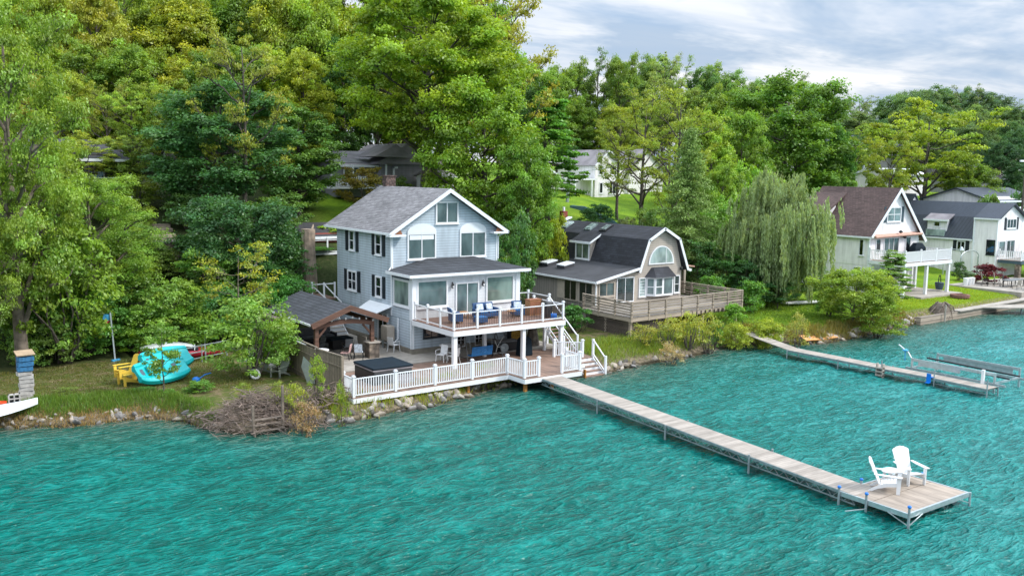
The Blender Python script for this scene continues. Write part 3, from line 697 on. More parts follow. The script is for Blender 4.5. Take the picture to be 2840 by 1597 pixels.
# ================================================================== BLUE HOUSE
def blue_house():
    X0, X1, YF, YS, YB = 26.83, 34.78, 50.84, 48.19, 58.85
    ZG, ZE, ZR = .95, 8.18, 10.78
    H = thing('house', 'three storey light blue clapboard house with a grey gabled roof, largest house by the water', 'house', (X0+4, YF, ZG))
    xm = (X0+X1)/2
    b = MB(); gable_wall(b, X0, X1, YF, YB, 2.95, ZE, [(X0, ZE), (xm, ZR-.12), (X1, ZE)]); b.box(X0, X1, YS+.06, YF, 2.95, 5.4)
    b.build('wall', 'blue_siding', H)
    b = MB(); b.box(X0+.03, X1-.03, YS+.09, YB-.05, 1.2, 2.95); b.build('lower_wall', 'blue_siding', H)
    b = MB(); b.box(X0-.02, X1+.02, YS+.04, YB, .5, 1.2); b.build('foundation', 'foundation', H)
    # sunroom front
    b = MB(); b.box(X0-.01, X1-.02, YS-.01, YS+.06, 2.95, 5.60); b.build('sunroom_wall', 'sunroom_white', H)
    b = MB()
    for a, c in ((X0-.03, X0+.3), (X1-.32, X1)): b.box(a, c, YS-.05, YS-.01, 2.95, 5.6)
    b.box(X0-.03, X1, YS-.045, YS-.01, 5.40, 5.6)
    b.box(X0-.05, X0-.01, YS-.03, YS+.28, 2.95, 5.6); b.box(X0-.04, X0-.01, YF-.1, YF+.06, 2.95, ZE)
    b.box(X0-.04, X0+.0, YS+.1, YS+.2, 1.2, 2.95); b.box(X0+.03, X0+.15, YS+.05, YS+.088, 1.2, 2.9)
    b.box(X1-.10, X1+.02, YF-.03, YF, 5.6, ZE); b.box(X0-.02, X0+.1, YF-.03, YF, 5.7, ZE)
    b.build('corner_trim', 'trim', H)
    # roofs
    ov = .38; sl = (ZR-ZE)/(xm-X0); b = MB()
    el, er = (X0-.32, ZE-.02-.0), (X1+.52, ZE-.08)
    roof_slab(b, (X0-.34, ZE-.06+.02), (xm, ZR+.06), YF-.5, YB+1.25, .12); roof_slab(b, (X1+.50, ZE-.12+.02), (xm, ZR+.06), YF-.5, YB+1.25, .12)
    b.build('roof', 'grey_shingle', H)
    b = MB(); rake(b, (X0-.36, ZE-.04), (xm, ZR+.07), YF-.505, .22, .05); rake(b, (X1+.52, ZE-.10), (xm, ZR+.07), YF-.503, .22, .05)
    for xa, xb in ((X0-.40, X0+.75), (X1-.62, X1+.56)): b.box(xa, xb, YF-.56, YF-.0, ZE-.30, ZE-.17)
    b.box(X0-.42, X0-.33, YF-.56, YB+1.25, ZE-.20, ZE-.06); b.box(X0-.33, X0, YF-.5, YB+1.2, ZE-.19, ZE-.16)
    b.box(X1+.50, X1+.58, YF-.56, YB+1.25, ZE-.26, ZE-.12)
    b.build('fascia', 'trim', H)
    b = MB()
    b.poly([(X0-.1, YF-.42, ZE-.165), (X0+.55, YF-.42, ZE-.165), (X0+.42, YF-.42, ZE+.12)], (0, .03, 0))
    b.poly([(X1-.4, YF-.42, ZE-.165), (X1+.3, YF-.42, ZE-.165), (X1-.25, YF-.42, ZE+.14)], (0, .03, 0))
    b.build('bare_soffit', 'copper', H)
    b = MB(); b.tube([(X0-.42, YF-.3, ZE-.2), (X0-.2, YF-.12, ZE-.32), (X0-.06, YF-.06, ZE-.5), (X0-.06, YF-.06, 6.0), (X0-.2, YF-.12, 5.85), (X0-.3, YF-.2, 5.75)], .045, 6); b.build('downspout', 'trim', H)
    b = MB(); b.tube([(X1+.5, YF-.3, ZE-.25), (X1+.06, YF-.05, ZE-.5), (X1+.06, YF-.05, 5.9)], .045, 6); b.build('downspout', 'trim', H)
    # sunroom hip roof
    b = MB(); e0, e1, yf = X0-.40, X1+.48, YS-.45; t0, t1 = X0+2.55, X1-1.95; zt, zb = 6.42, 5.78
    v = [(e0, yf, zb), (e1, yf, zb), (e1, YF-.02, zb), (e0, YF-.02, zb), (t0, YF-.02, zt), (t1, YF-.02, zt)]
    v2 = [(x, y, zb-.1) for x, y, z in v[:4]]
    b.add(v+v2, [(0, 1, 5, 4), (0, 4, 3), (1, 2, 5), (6, 7, 1, 0), (7, 8, 2, 1), (9, 6, 0, 3), (9, 8, 7, 6)]); b.build('sunroom_roof', 'black_shingle', H)
    b = MB(); b.box(e0-.05, e1+.05, yf-.06, yf+.03, 5.60, 5.77); b.box(e0-.05, e0+.03, yf+.03, YF-.03, 5.60, 5.77); b.box(e1-.03, e1+.05, yf+.03, YF-.03, 5.6, 5.77)
    b.box(e0+.03, e1-.03, yf+.03, YS-.05, 5.605, 5.64); b.build('gutter', 'trim', H)
    # front windows, gable
    for a0, a1 in ((27.93, 30.02), (31.80, 33.86)):
        window(H, 'y', YF, a0, a1, 6.36, 8.04, 1, 0, .10)
        b = MB(); n = 16; c = (a0+a1)/2; rx = (a1-a0)/2
        pts = [(a0, YF-.0, 8.04)]+[(c-math.cos(math.pi*i/n)*rx, YF, 8.10+math.sin(math.pi*i/n)*.52) for i in range(n+1)]+[(a1, YF, 8.04)]
        b.poly(pts, (0, -.075, 0)); b.build('arch_panel', 'trim', H)
    window(H, 'y', YF, 29.98, 31.70, 8.58, 10.03, 1, 0, .11)
    b = MB(); b.poly([(29.95, YF, 10.06), (31.75, YF, 10.06), (xm, YF, 10.62)], (0, -.05, 0)); b.build('gable_panel', 'trim', H)
    # side windows (facing the pavilion)
    window(H, 'x', X0, 56.05, 56.85, 6.58, 7.95, 0, 1, .10, 'glass_dark'); shutters(H, 'x', X0, 56.0, 56.9, 6.55, 7.98, .42, .12)
    window(H, 'x', X0, 52.15, 53.0, 6.58, 7.95, 0, 1, .10, 'glass_dark'); shutters(H, 'x', X0, 52.12, 53.05, 6.55, 7.98, .40, .06)
    window(H, 'x', X0, 55.75, 57.15, 3.88, 5.24, 1, 1, .11, 'glass_dark'); shutters(H, 'x', X0, 55.72, 57.18, 3.86, 5.26, .46, .04)
    window(H, 'x', X0, 52.15, 53.0, 3.88, 5.24, 0, 1, .10, 'glass_dark'); shutters(H, 'x', X0, 52.12, 53.05, 3.86, 5.26, .40, .06)
    window(H, 'x', X0, 48.46, 50.55, 3.68, 5.36, 0, 0, .12, 'glass_green')
    # sunroom front
    window(H, 'y', YS-.01, 27.12, 29.28, 3.68, 5.38, 0, 0, .10, 'glass'); window(H, 'y', YS-.01, 32.12, 34.28, 3.68, 5.38, 0, 0, .10, 'glass_green')
    d = window(H, 'y', YS-.01, 29.86, 31.58, 3.05, 5.10, 1, 0, .09, 'glass', name='sliding_door', sill=False)
    for x in (29.58, 31.84):
        b = MB(); b.lathe([(.05, 0), (.09, .04), (.085, .2), (.11, .22), (.02, .34), (.012, .42)], (x, YS-.16, 4.78), 8); b.bar((x, YS-.02, 5.1), (x, YS-.16, 5.16), .03)
        l = b.build('wall_lantern', 'black_metal', H); g = MB(); g.lathe([(.055, 0), (.055, .12)], (x, YS-.23, 4.83), 8); g.build('lamp_glass', 'plastic_white', l)
    # white blinds pulled part way in the upstairs left window
    b = MB(); b.box(28.1, 29.85, YF-.036, YF-.024, 7.62, 7.92); b.build('blind', 'trim', H)
    # lower level
    window(H, 'y', YS+.09, 27.62, 29.15, 1.80, 2.62, 0, 0, .05, 'glass_dark', 'shutter')
    for a0 in (30.02, 31.36): window(H, 'y', YS+.09, a0, a0+.62, .98 if a0 > 31 else 1.0, 2.30, 1, 2, .05, 'glass_dark', name='french_door', sill=False)
    dd = window(H, 'x', X0+.03, 51.35, 52.75, 1.02, 2.95, 1, 0, .09, 'glass_dark', name='sliding_door', sill=False)
    # awning over the side door
    b = MB(); a = MB()
    b.poly([(X0+.02, 50.7, 3.52), (X0+.02, 53.9, 3.52), (X0-.95, 53.6, 3.12), (X0-.95, 51.0, 3.12)], (0, 0, .04)); b.poly([(X0-.9, 51.0, 2.98), (X0-.9, 53.6, 2.98), (X0-.95, 53.6, 3.12), (X0-.95, 51.0, 3.12)], (-.03, 0, 0))
    b.build('awning', 'trim', H); a.bar((X0, 51.05, 2.75), (X0-.9, 51.05, 3.05), .04); a.bar((X0, 53.5, 2.75), (X0-.9, 53.5, 3.05), .04); a.build('awning_bracket', 'alu', H)
    b = MB(); b.tube([(X0-.06, 49.9, 2.9), (X0-.06, 49.9, 1.6), (X0-.25, 50.1, 1.35)], .04, 6); b.build('downspout', 'trim', H)
    b = MB(); b.box(30.75, 31.5, 59.0, 59.6, 10.1, 11.5); b.box(30.7, 31.55, 58.96, 59.64, 11.5, 11.6); b.build('chimney', 'brick', H)
blue_house()

# ------------------------------------------------------------------ upper deck
def upper_deck():
    D = thing('raised_deck', 'raised deck with red brown boards and white railing in front of the blue house sunroom', 'deck', (30.8, 45.8, .9))
    x0, x1, y0, y1, z = 26.80, 34.78, 43.42, 48.12, 3.06
    b = MB(); b.box(x0, x1, y0, y1, z-.05, z); b.box(x1, 36.1, 46.6, 49.0, z-.05, z); b.build('floor', 'deck_up', D)
    b = MB(); b.box(x0-.03, x1+.03, y0-.05, y0, z-.34, z-.052); b.box(x0-.05, x0, y0, y1, z-.34, z-.052); b.box(x1, x1+.05, y0, 46.55, z-.34, z-.052)
    b.box(x1, 36.15, 46.55, 46.6, z-.3, z-.052); b.box(36.1, 36.15, 46.6, 49, z-.3, z-.052); b.build('rim', 'vinyl', D)
    b = MB(); b.box(x0+.02, x1, y0+.02, y1, z-.30, z-.26); b.build('underside', 'trim', D)
    for x, y, s_ in ((26.98, 43.6, .24), (31.78, 43.6, .22), (34.64, 43.6, .22), (30.35, 45.6, .18), (34.6, 45.2, .16), (36.0, 46.75, .14), (36.0, 48.8, .14)):
        b = MB(); b.box(x-s_/2, x+s_/2, y-s_/2, y+s_/2, .86, z-.3); b.build('post', 'vinyl', D)
    railing(D, [(x0+.08, y1-.2), (x0+.08, y0+.08)], z, .95, step=.11, bw=.02, bal='bronze', bay=1.55)
    railing(D, [(x0+.08, y0+.08), (x1-.08, y0+.08)], z, .95, step=.11, bw=.02, bal='bronze', bay=1.6, skip_first=True)
    railing(D, [(x1-.08, y0+.08), (x1-.08, 46.5)], z, .95, step=.11, bw=.02, bal='bronze', bay=1.6, skip_first=True)
    railing(D, [(35.0, 48.95), (36.05, 48.95), (36.05, 46.65)], z, .95, step=.11, bw=.02, bal='bronze', bay=2)
    # flight down toward the lake
    stairs(D, 34.92, 36.0, 46.6, z, 43.7, .98, 11, 'deck_low', open_=True)
    b = MB()
    for x in (34.95, 36.02):
        b.bar((x, 46.6, z+.92), (x, 43.7, 1.9), .06)
        b.bar((x, 46.6, z+.18), (x, 43.7, 1.14), .05); b.box(x-.05, x+.05, 43.62, 43.72, .9, 1.98); b.box(x-.05, x+.05, 45.1, 45.2, 1.9, 3.0)
    b.build('handrail', 'vinyl', D)
upper_deck()

def lower_deck():
    D = thing('lower_deck', 'low lakeside deck with brown boards and white picket railing along the rocky shore', 'deck', (26, 43, .4))
    z = .85
    P = [(19.2, 40.45), (28.85, 40.85), (28.85, 39.4), (32.85, 39.4), (32.85, 40.75), (34.35, 40.95), (34.35, 41.95), (35.95, 42.05), (36.2, 45.2), (33.9, 45.9), (25.9, 45.9), (19.2, 45.9)]
    b = MB(); b.poly([(x, y, z-.05) for x, y in P], (0, 0, .05)); b.build('floor', 'deck_low', D)
    b = MB()
    for i in list(range(0, 7)):
        p, q = P[i], P[i+1]; b.bar((p[0], p[1]-.0, z-.17), (q[0], q[1], z-.17), .05, .24)
    b.bar((19.2, 40.45, z-.17), (19.2, 45.9, z-.17), .05, .24); b.build('rim', 'vinyl', D)
    for x, y in ((19.7, 40.75), (21.5, 40.9), (22.9, 40.95), (23.25, 41.0), (26.3, 41.1), (29.2, 39.8), (31.0, 39.75)):
        b = MB(); b.box(x-.08, x+.08, y-.08, y+.08, -.6, z-.1); b.build('piling', 'new_wood', D)
    railing(D, [(19.28, 41.7), (19.28, 40.55), (28.78, 40.95)], z, .92, step=.125, bw=.045, post=.13, bay=2.35)
    railing(D, [(28.78, 40.95), (28.92, 39.5), (29.88, 39.5)], z, .92, step=.125, bw=.045, post=.13, bay=1.6, skip_first=True)
    railing(D, [(31.5, 39.5), (32.78, 39.5), (32.8, 40.75)], z, .92, step=.125, bw=.045, post=.13, bay=1.4)
    railing(D, [(33.9, 43.3), (35.3, 42.3)], z, .92, step=.125, bw=.045, post=.13, bay=1.7)
    S = thing('water_steps', 'white sided steps with a sloping handrail going down into the lake', 'steps', (35.1, 41.5, 0))
    stairs(S, 34.42, 35.9, 42.0, .85, 40.85, .02, 4, 'deck_low', riser='vinyl', stringer='vinyl')
    b = MB(); b.box(34.32, 34.38, 40.8, 41.0, -.4, .45); b.build('footing', 'new_wood', S)
    b = MB(); b.box(35.88, 36.0, 42.0, 42.12, .6, 1.95); b.box(35.9, 36.02, 40.85, 40.97, -.3, 1.1); b.bar((35.94, 42.0, 1.85), (35.96, 40.95, .98), .06); b.bar((35.94, 42.0, 1.0), (35.96, 40.95, .15), .05); b.build('handrail', 'vinyl', S)
    t = MB(); t.box(19.4, 36.2, 45.95, 48.9, .6, .90); t.box(18.4, 26.75, 48.9, 58.4, .6, .90); o = t.build('patio', 'concrete'); tag(o, kind='structure')
lower_deck()

# ------------------------------------------------------------------ back steps and landing of the blue house
def back_deck():
    D = thing('back_deck', 'small landing with white railing and steps behind the left side of the blue house', 'deck', (25.3, 59.5, 1))
    b = MB(); b.box(24.2, 26.75, 58.95, 62, 3.0, 3.1); b.build('floor', 'deck_up', D)
    railing(D, [(24.25, 61.5), (24.25, 59.0), (25.0, 59.0)], 3.1, 1.0, step=99, bay=1.8)
    b = MB()
    for x in (25.0, 25.9, 26.7): b.box(x-.05, x+.05, 58.98, 59.08, 3.1, 4.2)
    b.bar((25, 59.0, 4.1), (26.75, 59.0, 4.1), .06); b.bar((25.05, 59.0, 4.0), (25.9, 57.9, 2.9), .06); b.bar((25.9, 59.0, 4.1), (26.7, 57.9, 2.9), .06); b.build('handrail', 'vinyl', D)
    stairs(D, 25.1, 26.3, 58.95, 3.05, 56.0, .95, 9, 'concrete', riser='trim')
back_deck()

# ------------------------------------------------------------------ pavilion
def pavilion():
    P = thing('pavilion', 'timber pavilion with a black shingled gable roof and stone piers beside the blue house', 'pavilion', (22.8, 52, .9))
    x0, x1, y0, y1, ze, zr, xm = 20.35, 25.3, 48.3, 55.7, 3.28, 4.2, 22.83
    b = MB(); roof_slab(b, (x0, ze), (xm, zr), y0, y1, .10); roof_slab(b, (x1, ze), (xm, zr), y0, y1, .10); b.build('roof', 'black_shingle', P)
    b = MB(); b.box(x0-.05, x0, y0, y1, ze-.12, ze+.0); b.build('drip_edge', 'trim', P)
    b = MB(); rake(b, (x0, ze-.0), (xm, zr), y0, .3, .09); rake(b, (x1, ze), (xm, zr), y0, .3, .088); b.build('bargeboard', 'cedar', P)
    b = MB(); n = 10
    lo = [(20.9+(24.4-20.9)*i/n, y0+.35, 2.86+.22*math.sin(math.pi*i/n)) for i in range(n+1)]; up = [(x, y, z+.25) for x, y, z in lo][::-1]
    b.poly(lo+up, (0, .18, 0)); b.build('arched_beam', 'cedar', P)
    b = MB()
    for x in (20.9, 24.4): b.box(x-.1, x+.1, y0+.4, y1-.3, 3.02, 3.24)
    b.box(22.75, 22.92, y0+.3, y1-.2, 3.78, 3.98)
    for i in range(6):
        y = y0+.5+i*1.3
        for xa in (x0+.1, x1-.1): b.bar((xa, y, ze-.12), (xm, y, zr-.16), .07, .12)
    b.build('rafters', 'cedar', P)
    for x, y, zb in ((20.88, 48.75, .9), (24.4, 48.75, 1.85), (20.88, 55.2, .9), (24.4, 55.2, .9)):
        b = MB(); b.box(x-.11, x+.11, y-.11, y+.11, zb, 3.1)
        sx = 1 if x < 22 else -1
        if y < 50: b.bar((x, y, 2.3), (x+sx*.6, y, 2.95), .1, .12)
        b.build('post', 'cedar', P)
    b = MB(); b.box(24.08, 24.72, 48.42, 49.08, .88, 1.80); b.build('stone_pier', 'stone', P); b = MB(); b.box(24.02, 24.78, 48.36, 49.14, 1.80, 1.87); b.build('pier_cap', 'concrete', P)
    b = MB(); b.box(19.75, 20.3, 51.0, 55.5, .7, 3.1); b.build('stone_wall', 'stone', P)
    for i in range(9):
        t = i/8; x = 20.9+3.5*t; b = MB(); b.lathe([(.02, -.02), (.055, .03), (.05, .09), (.015, .12)], (x, y0+.3, 3.12+.22*math.sin(math.pi*t)+(.05 if i % 2 else 0)), 6); b.build('light_bulb', 'plastic_white', P)
pavilion()

def fence():
    F = thing('wood_fence', 'weathered vertical board privacy fence left of the hot tub', 'fence', (19.2, 45, .6))
    pts = [(19.15, 41.55), (19.0, 44.3), (19.2, 49.6)]
    for i, (a, c) in enumerate(((pts[0], pts[1]), (pts[1], pts[2]))):
        L = math.hypot(c[0]-a[0], c[1]-a[1]); n = int(L/.15); b = MB()
        for k in range(n):
            t = (k+.5)/n; x = a[0]+(c[0]-a[0])*t; y = a[1]+(c[1]-a[1])*t; zt = 2.72-.05*math.sin(t*3)-(.08 if i else 0)+rnd.uniform(-.015, .015)
            b.box(x-.012, x+.012, y-.07, y+.07, .45, zt)
        b.build('board_panel', 'fence_wood', F)
        for o_, za, zb, w_ in ((-.04, 2.2, 2.2, .05), (-.04, 1.0, 1.0, .05), (0, 2.76, 2.70, .1)): b = MB(); b.bar((a[0]+o_, a[1], za), (c[0]+o_, c[1], zb), w_, .06); b.build('rail', 'fence_wood', F)
    for x, y in pts: b = MB(); b.box(x-.06, x+.06, y-.06, y+.06, .3, 2.78); b.build('post', 'fence_wood', F)
fence()

# ================================================================== TAN GAMBREL HOUSE
def tan_house():
    XL, XW, XR, YF, YB = 43.9, 47.9, 52.65, 51.17, 63.9
    H = thing('house', 'tan house with a black gambrel roof, half round window and low side wing', 'house', (48, 53, 1))
    zd = 2.25; xm = 50.4; kl, kr = (48.75, 6.98), (52.05, 6.98); bl, br_ = (47.8, 4.55), (53.1, 4.5); ap = (xm, 7.86)
    b = MB(); gable_wall(b, XW, XR, YF, YB, 1.0, 4.4, [(47.98, 4.6), (kl[0]+.05, 6.85), (xm, 7.7), (kr[0]-.05, 6.85), (XR, 4.6)]); b.build('wall', 'tan_siding', H)
    b = MB(); b.poly([(XL, YF+.02, zd-.3), (XW, YF+.02, zd-.3), (XW, YF+.02, 4.72), (XL, YF+.02, 4.0)], (0, YB-3.4-YF, 0)); b.build('wing_wall', 'tan_vertical', H)
    b = MB(); b.poly([(XL-.01, YF, zd-.1), (XW, YF, zd-.1), (XW, YF, 4.74), (XL-.01, YF, 4.02)], (0, .02, 0)); b.box(XL-.03, XL, YF, YF+4.6, zd+.1, 4.0); b.build('wing_front', 'tan_trim', H)
    b = MB(); b.box(XL+.1, XR-.1, YF+.2, YB-3.5, .4, zd-.3); b.build('foundation', 'foundation', H)
    b = MB(); y0, y1 = YF-.35, YB+.1
    for p, q in ((bl, kl), (kl, ap), (br_, kr), (kr, ap)): roof_slab(b, p, q, y0, y1, .14)
    b.build('gambrel_roof', 'charcoal_shingle', H)
    b = MB(); b.poly([(XL-.32, y0, 4.05), (XW+.1, y0, 4.90), (XW+.1, y0, 4.76), (XL-.32, y0, 3.91)], (0, 9.6, 0)); b.build('wing_roof', 'felt', H)
    b = MB()
    for p, q in ((bl, kl), (kl, ap), (br_, kr), (kr, ap)): rake(b, (p[0]+(-.03 if p[0] < xm else .03), p[1]), (q[0]+(-.03 if p[0] < xm and q[0] < xm else (.03 if q[0] > xm else 0)), q[1]+.02), y0, .2, .05)
    b.bar((br_[0], y0, br_[1]), (br_[0]+.3, y0, br_[1]-.08), .06, .2); rake(b, (XL-.34, 4.07), (XW-.05, 4.90), y0, .18, .05)
    b.box(XL-.36, XL-.31, y0, y0+9.6, 3.90, 4.04); b.build('fascia', 'trim', H)
    # dormer
    b = MB(); b.poly([(47.95, 56.75, 4.9), (47.95, 56.75, 6.40), (48.8, 56.75, 6.85), (48.8, 56.75, 4.9)], (0, 1.95, 0)); b.build('dormer_wall', 'tan_siding', H)
    b = MB(); b.poly([(47.7, 56.5, 6.40), (48.85, 56.5, 7.05), (48.95, 56.5, 6.98), (47.7, 56.5, 6.30)], (0, 2.5, 0)); b.build('dormer_roof', 'charcoal_shingle', H)
    b = MB(); b.box(47.62, 47.70, 56.45, 59.05, 6.26, 6.42); b.poly([(47.66, 56.5, 6.42), (48.8, 56.5, 7.05), (48.8, 56.5, 6.9), (47.66, 56.5, 6.28)], (0, -.05, 0)); b.build('dormer_trim', 'trim', H)
    window(H, 'x', 47.95, 56.85, 58.6, 4.95, 6.28, 1, 0, .1, 'glass_green')
    # skylights
    for y in (61.9, 58.7, 56.8):
        b = MB(); c = Vector((49.62, y, 7.50)); b.obox(c, (1.0, .8, .14), (0, -.49, 0)); f = b.build('skylight', 'glass_pale' if y > 57 else 'black_metal', H); g = MB(); g.obox(c+Vector((-.05, 0, .09)), (.7, .55, .05), (0, -.49, 0)); g.build('pane', 'glass_pale', f)
    for y in (59.3, 57.1):
        b = MB(); sl = (4.90-4.05)/(XW+.42-XL); c = Vector((45.7, y, 4.05+(45.7-XL+.32)*sl+.14)); b.obox(c, (1.0, .95, .26), (0, -.19, 0)); f = b.build('skylight', 'felt', H); g = MB(); g.obox(c+Vector((0, 0, .15)), (1.08, 1.02, .08), (0, -.19, 0)); g.build('skylight_dome', 'trim', f)
    b = MB(); b.box(50.05, 50.55, 63.0, 63.5, 7.5, 8.6); b.build('chimney', 'redbrick', H); b = MB(); b.obox((50.2, 62.6, 7.98), (.7, .5, .12), (0, -.3, 0)); b.tube([(50.3, 63.25, 8.6), (50.3, 63.25, 8.95)], .11, 8); b.build('chimney_flashing', 'trim', H)
    # half round window
    def half(x, z, rx, rz, y, d, mat, name, par):
        m = MB(); n = 18; m.poly([(x-rx, y, z)]+[(x-math.cos(math.pi*i/n)*rx, y, z+math.sin(math.pi*i/n)*rz) for i in range(1, n)]+[(x+rx, y, z)], (0, -d, 0)); return m.build(name, mat, par)
    f = half(50.4, 5.02, 1.35, 1.42, YF, .07, 'vinyl', 'arched_window', H); half(50.4, 5.14, 1.19, 1.22, YF-.072, .012, 'glass_pale', 'pane', f)
    m = MB(); m.box(50.83, 50.87, YF-.10, YF-.085, 5.14, 6.2); m.build('mullion', 'vinyl', f)
    # bay window
    x0, x1, z0, z1, d = 48.85, 51.75, 2.62, 4.08, .55
    b = MB(); P = [(x0, YF), (x0+.5, YF-d), (x1-.5, YF-d), (x1, YF)]
    b.poly([(x, y, z0) for x, y in P], (0, 0, z1-z0)); W = b.build('bay_window', 'vinyl', H)
    g = MB()
    for a0, a1, za, zb in ((x0+.6, x0+1.2, 2.78, 3.3), (x0+.6, x0+1.2, 3.38, 3.95), (x0+1.42, x1-.62, 2.78, 3.95)): g.box(a0, a1, YF-d-.012, YF-d, za, zb)
    for s_, xa, xb in ((-1, x0, x0+.5), (1, x1, x1-.5)):
        pa, pb = Vector((xa, YF, 0)), Vector((xb, YF-d, 0)); n_ = Vector((s_*d, -.5, 0)).normalized()*.012
        for za, zb in ((2.8, 3.3), (3.38, 3.95)):
            p = pa+(pb-pa)*.2; q = pa+(pb-pa)*.82; g.poly([p+Vector((0, 0, za)), q+Vector((0, 0, za)), q+Vector((0, 0, zb)), p+Vector((0, 0, zb))], n_)
    g.build('pane', 'glass', W)
    b = MB(); e = [(x0-.15, YF), (x0+.35, YF-d-.2), (x1-.35, YF-d-.2), (x1+.15, YF)]; t = [(x0+.55, YF), (x0+.75, YF-.02), (x1-.75, YF-.02), (x1-.55, YF)]
    b.add([(x, y, z1) for x, y in e]+[(x, y, z1+.72) for x, y in t], [(0, 1, 5, 4), (1, 2, 6, 5), (2, 3, 7, 6), (0, 3, 2, 1), (4, 5, 6, 7), (0, 4, 7, 3)]); b.build('bay_roof', 'charcoal_shingle', W)
    window(H, 'y', YF, 48.12, 48.8, 2.6, 4.05, 0, 5, .06, 'glass_pale'); window(H, 'y', YF, 51.85, 52.45, 2.66, 4.06, 0, 1, .07, 'glass')
    window(H, 'y', YF, 44.1, 45.65, 2.85, 3.93, 1, 0, .08, 'glass', 'tan_trim'); window(H, 'y', YF, 45.85, 47.6, 2.3, 4.2, 1, 0, .07, 'glass', 'vinyl', 'sliding_door', sill=False)
    window(H, 'x', XL-.03, 53.35, 54.9, 2.3, 3.86, 1, 0, .07, 'glass_dark', 'tan_trim', 'sliding_door', sill=False); window(H, 'x', XL-.03, 51.5, 53.1, 2.3, 3.86, 1, 0, .07, 'glass_dark', 'tan_trim', 'sliding_door', sill=False)
    b = MB(); b.tube([(XL-.34, y0+.1, 3.98), (XL-.15, y0+.2, 3.7), (XL-.12, y0+.25, 2.3), (XL-.2, y0+.1, 2.1), (XL-.2, y0+.1, .9)], .055, 6); b.build('downspout', 'trim', H)
    for x, z in ((48.1, 4.55), (52.5, 4.45)): b = MB(); b.lathe([(.05, 0), (.12, .05), (.12, .2), (.03, .3)], (x, YF-.15, z), 8); b.build('floodlight', 'black_metal', H)
    # porch roof at the right
    b = MB(); b.poly([(52.7, 53.2, 4.85), (56.3, 53.2, 4.42), (56.3, 53.2, 4.3), (52.7, 53.2, 4.73)], (0, 3.4, 0)); b.build('porch_roof', 'awning_tan', H)
    b = MB(); b.box(55.2, 55.38, 53.3, 53.48, 2.2, 4.42); b.build('porch_post', 'tan_trim', H)
    # low roof behind the wing
tan_house()

def tan_deck():
    D = thing('wood_deck', 'weathered grey wooden deck with horizontal board railing around the tan gambrel house', 'deck', (48, 48, .8))
    z = 2.22; P = [(42.45, 50.9), (42.45, 45.75), (54.3, 46.35), (54.3, 53.3), (52.75, 53.3), (52.75, 51.1), (42.5, 51.1)]
    b = MB(); b.poly([(x, y, z-.06) for x, y in P], (0, 0, .06)); b.build('floor', 'old_wood_flat', D)
    b = MB()
    for p, q in zip(P[:3], P[1:4]): b.bar((p[0], p[1], z-.2), (q[0], q[1], z-.2), .06, .26)
    b.build('rim', 'old_wood', D); b = MB()
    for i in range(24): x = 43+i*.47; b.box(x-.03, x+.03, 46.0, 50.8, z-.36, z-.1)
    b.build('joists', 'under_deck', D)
    for (p, q) in ((P[0], P[1]), (P[1], P[2]), (P[2], P[3])):
        L = math.hypot(q[0]-p[0], q[1]-p[1]); n = max(1, round(L/1.75))
        for k in range(n):
            m = MB()
            a = Vector((p[0]+(q[0]-p[0])*k/n, p[1]+(q[1]-p[1])*k/n, z)); c = Vector((p[0]+(q[0]-p[0])*(k+1)/n, p[1]+(q[1]-p[1])*(k+1)/n, z))
            for j in range(5): zz_ = .14+j*.19; m.bar(a+Vector((0, 0, zz_+rnd.uniform(-.02, .02))), c+Vector((0, 0, zz_+rnd.uniform(-.02, .02))), .03, .10)
            m.bar(a+Vector((0, 0, 1.04)), c+Vector((0, 0, 1.04)), .14, .04); m.build('board_railing', 'old_wood', D)
            o = MB(); o.box(a.x-.06, a.x+.06, a.y-.06, a.y+.06, z-.35, z+1.08); o.build('railing_post', 'old_wood', D)
    for x, y in ((42.6, 46), (42.6, 48.5), (46.2, 46.1), (50, 46.3), (53.9, 46.6), (53.9, 50), (54.1, 52.8)): b = MB(); b.box(x-.09, x+.09, y-.09, y+.09, .3, z-.1); b.build('post', 'old_wood', D)
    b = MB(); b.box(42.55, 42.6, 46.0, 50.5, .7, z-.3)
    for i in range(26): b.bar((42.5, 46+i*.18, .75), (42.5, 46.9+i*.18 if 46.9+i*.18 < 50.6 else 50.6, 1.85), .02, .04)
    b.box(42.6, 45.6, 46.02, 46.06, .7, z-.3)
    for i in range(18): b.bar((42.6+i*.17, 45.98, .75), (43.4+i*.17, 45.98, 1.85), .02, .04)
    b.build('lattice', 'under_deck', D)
    b = MB(); b.box(51.3, 53.7, 49.5, 49.6, .6, z-.3); b.box(51.3, 51.4, 47, 49.5, .6, z-.3); b.build('skirting', 'shutter_teal', D)
tan_deck()
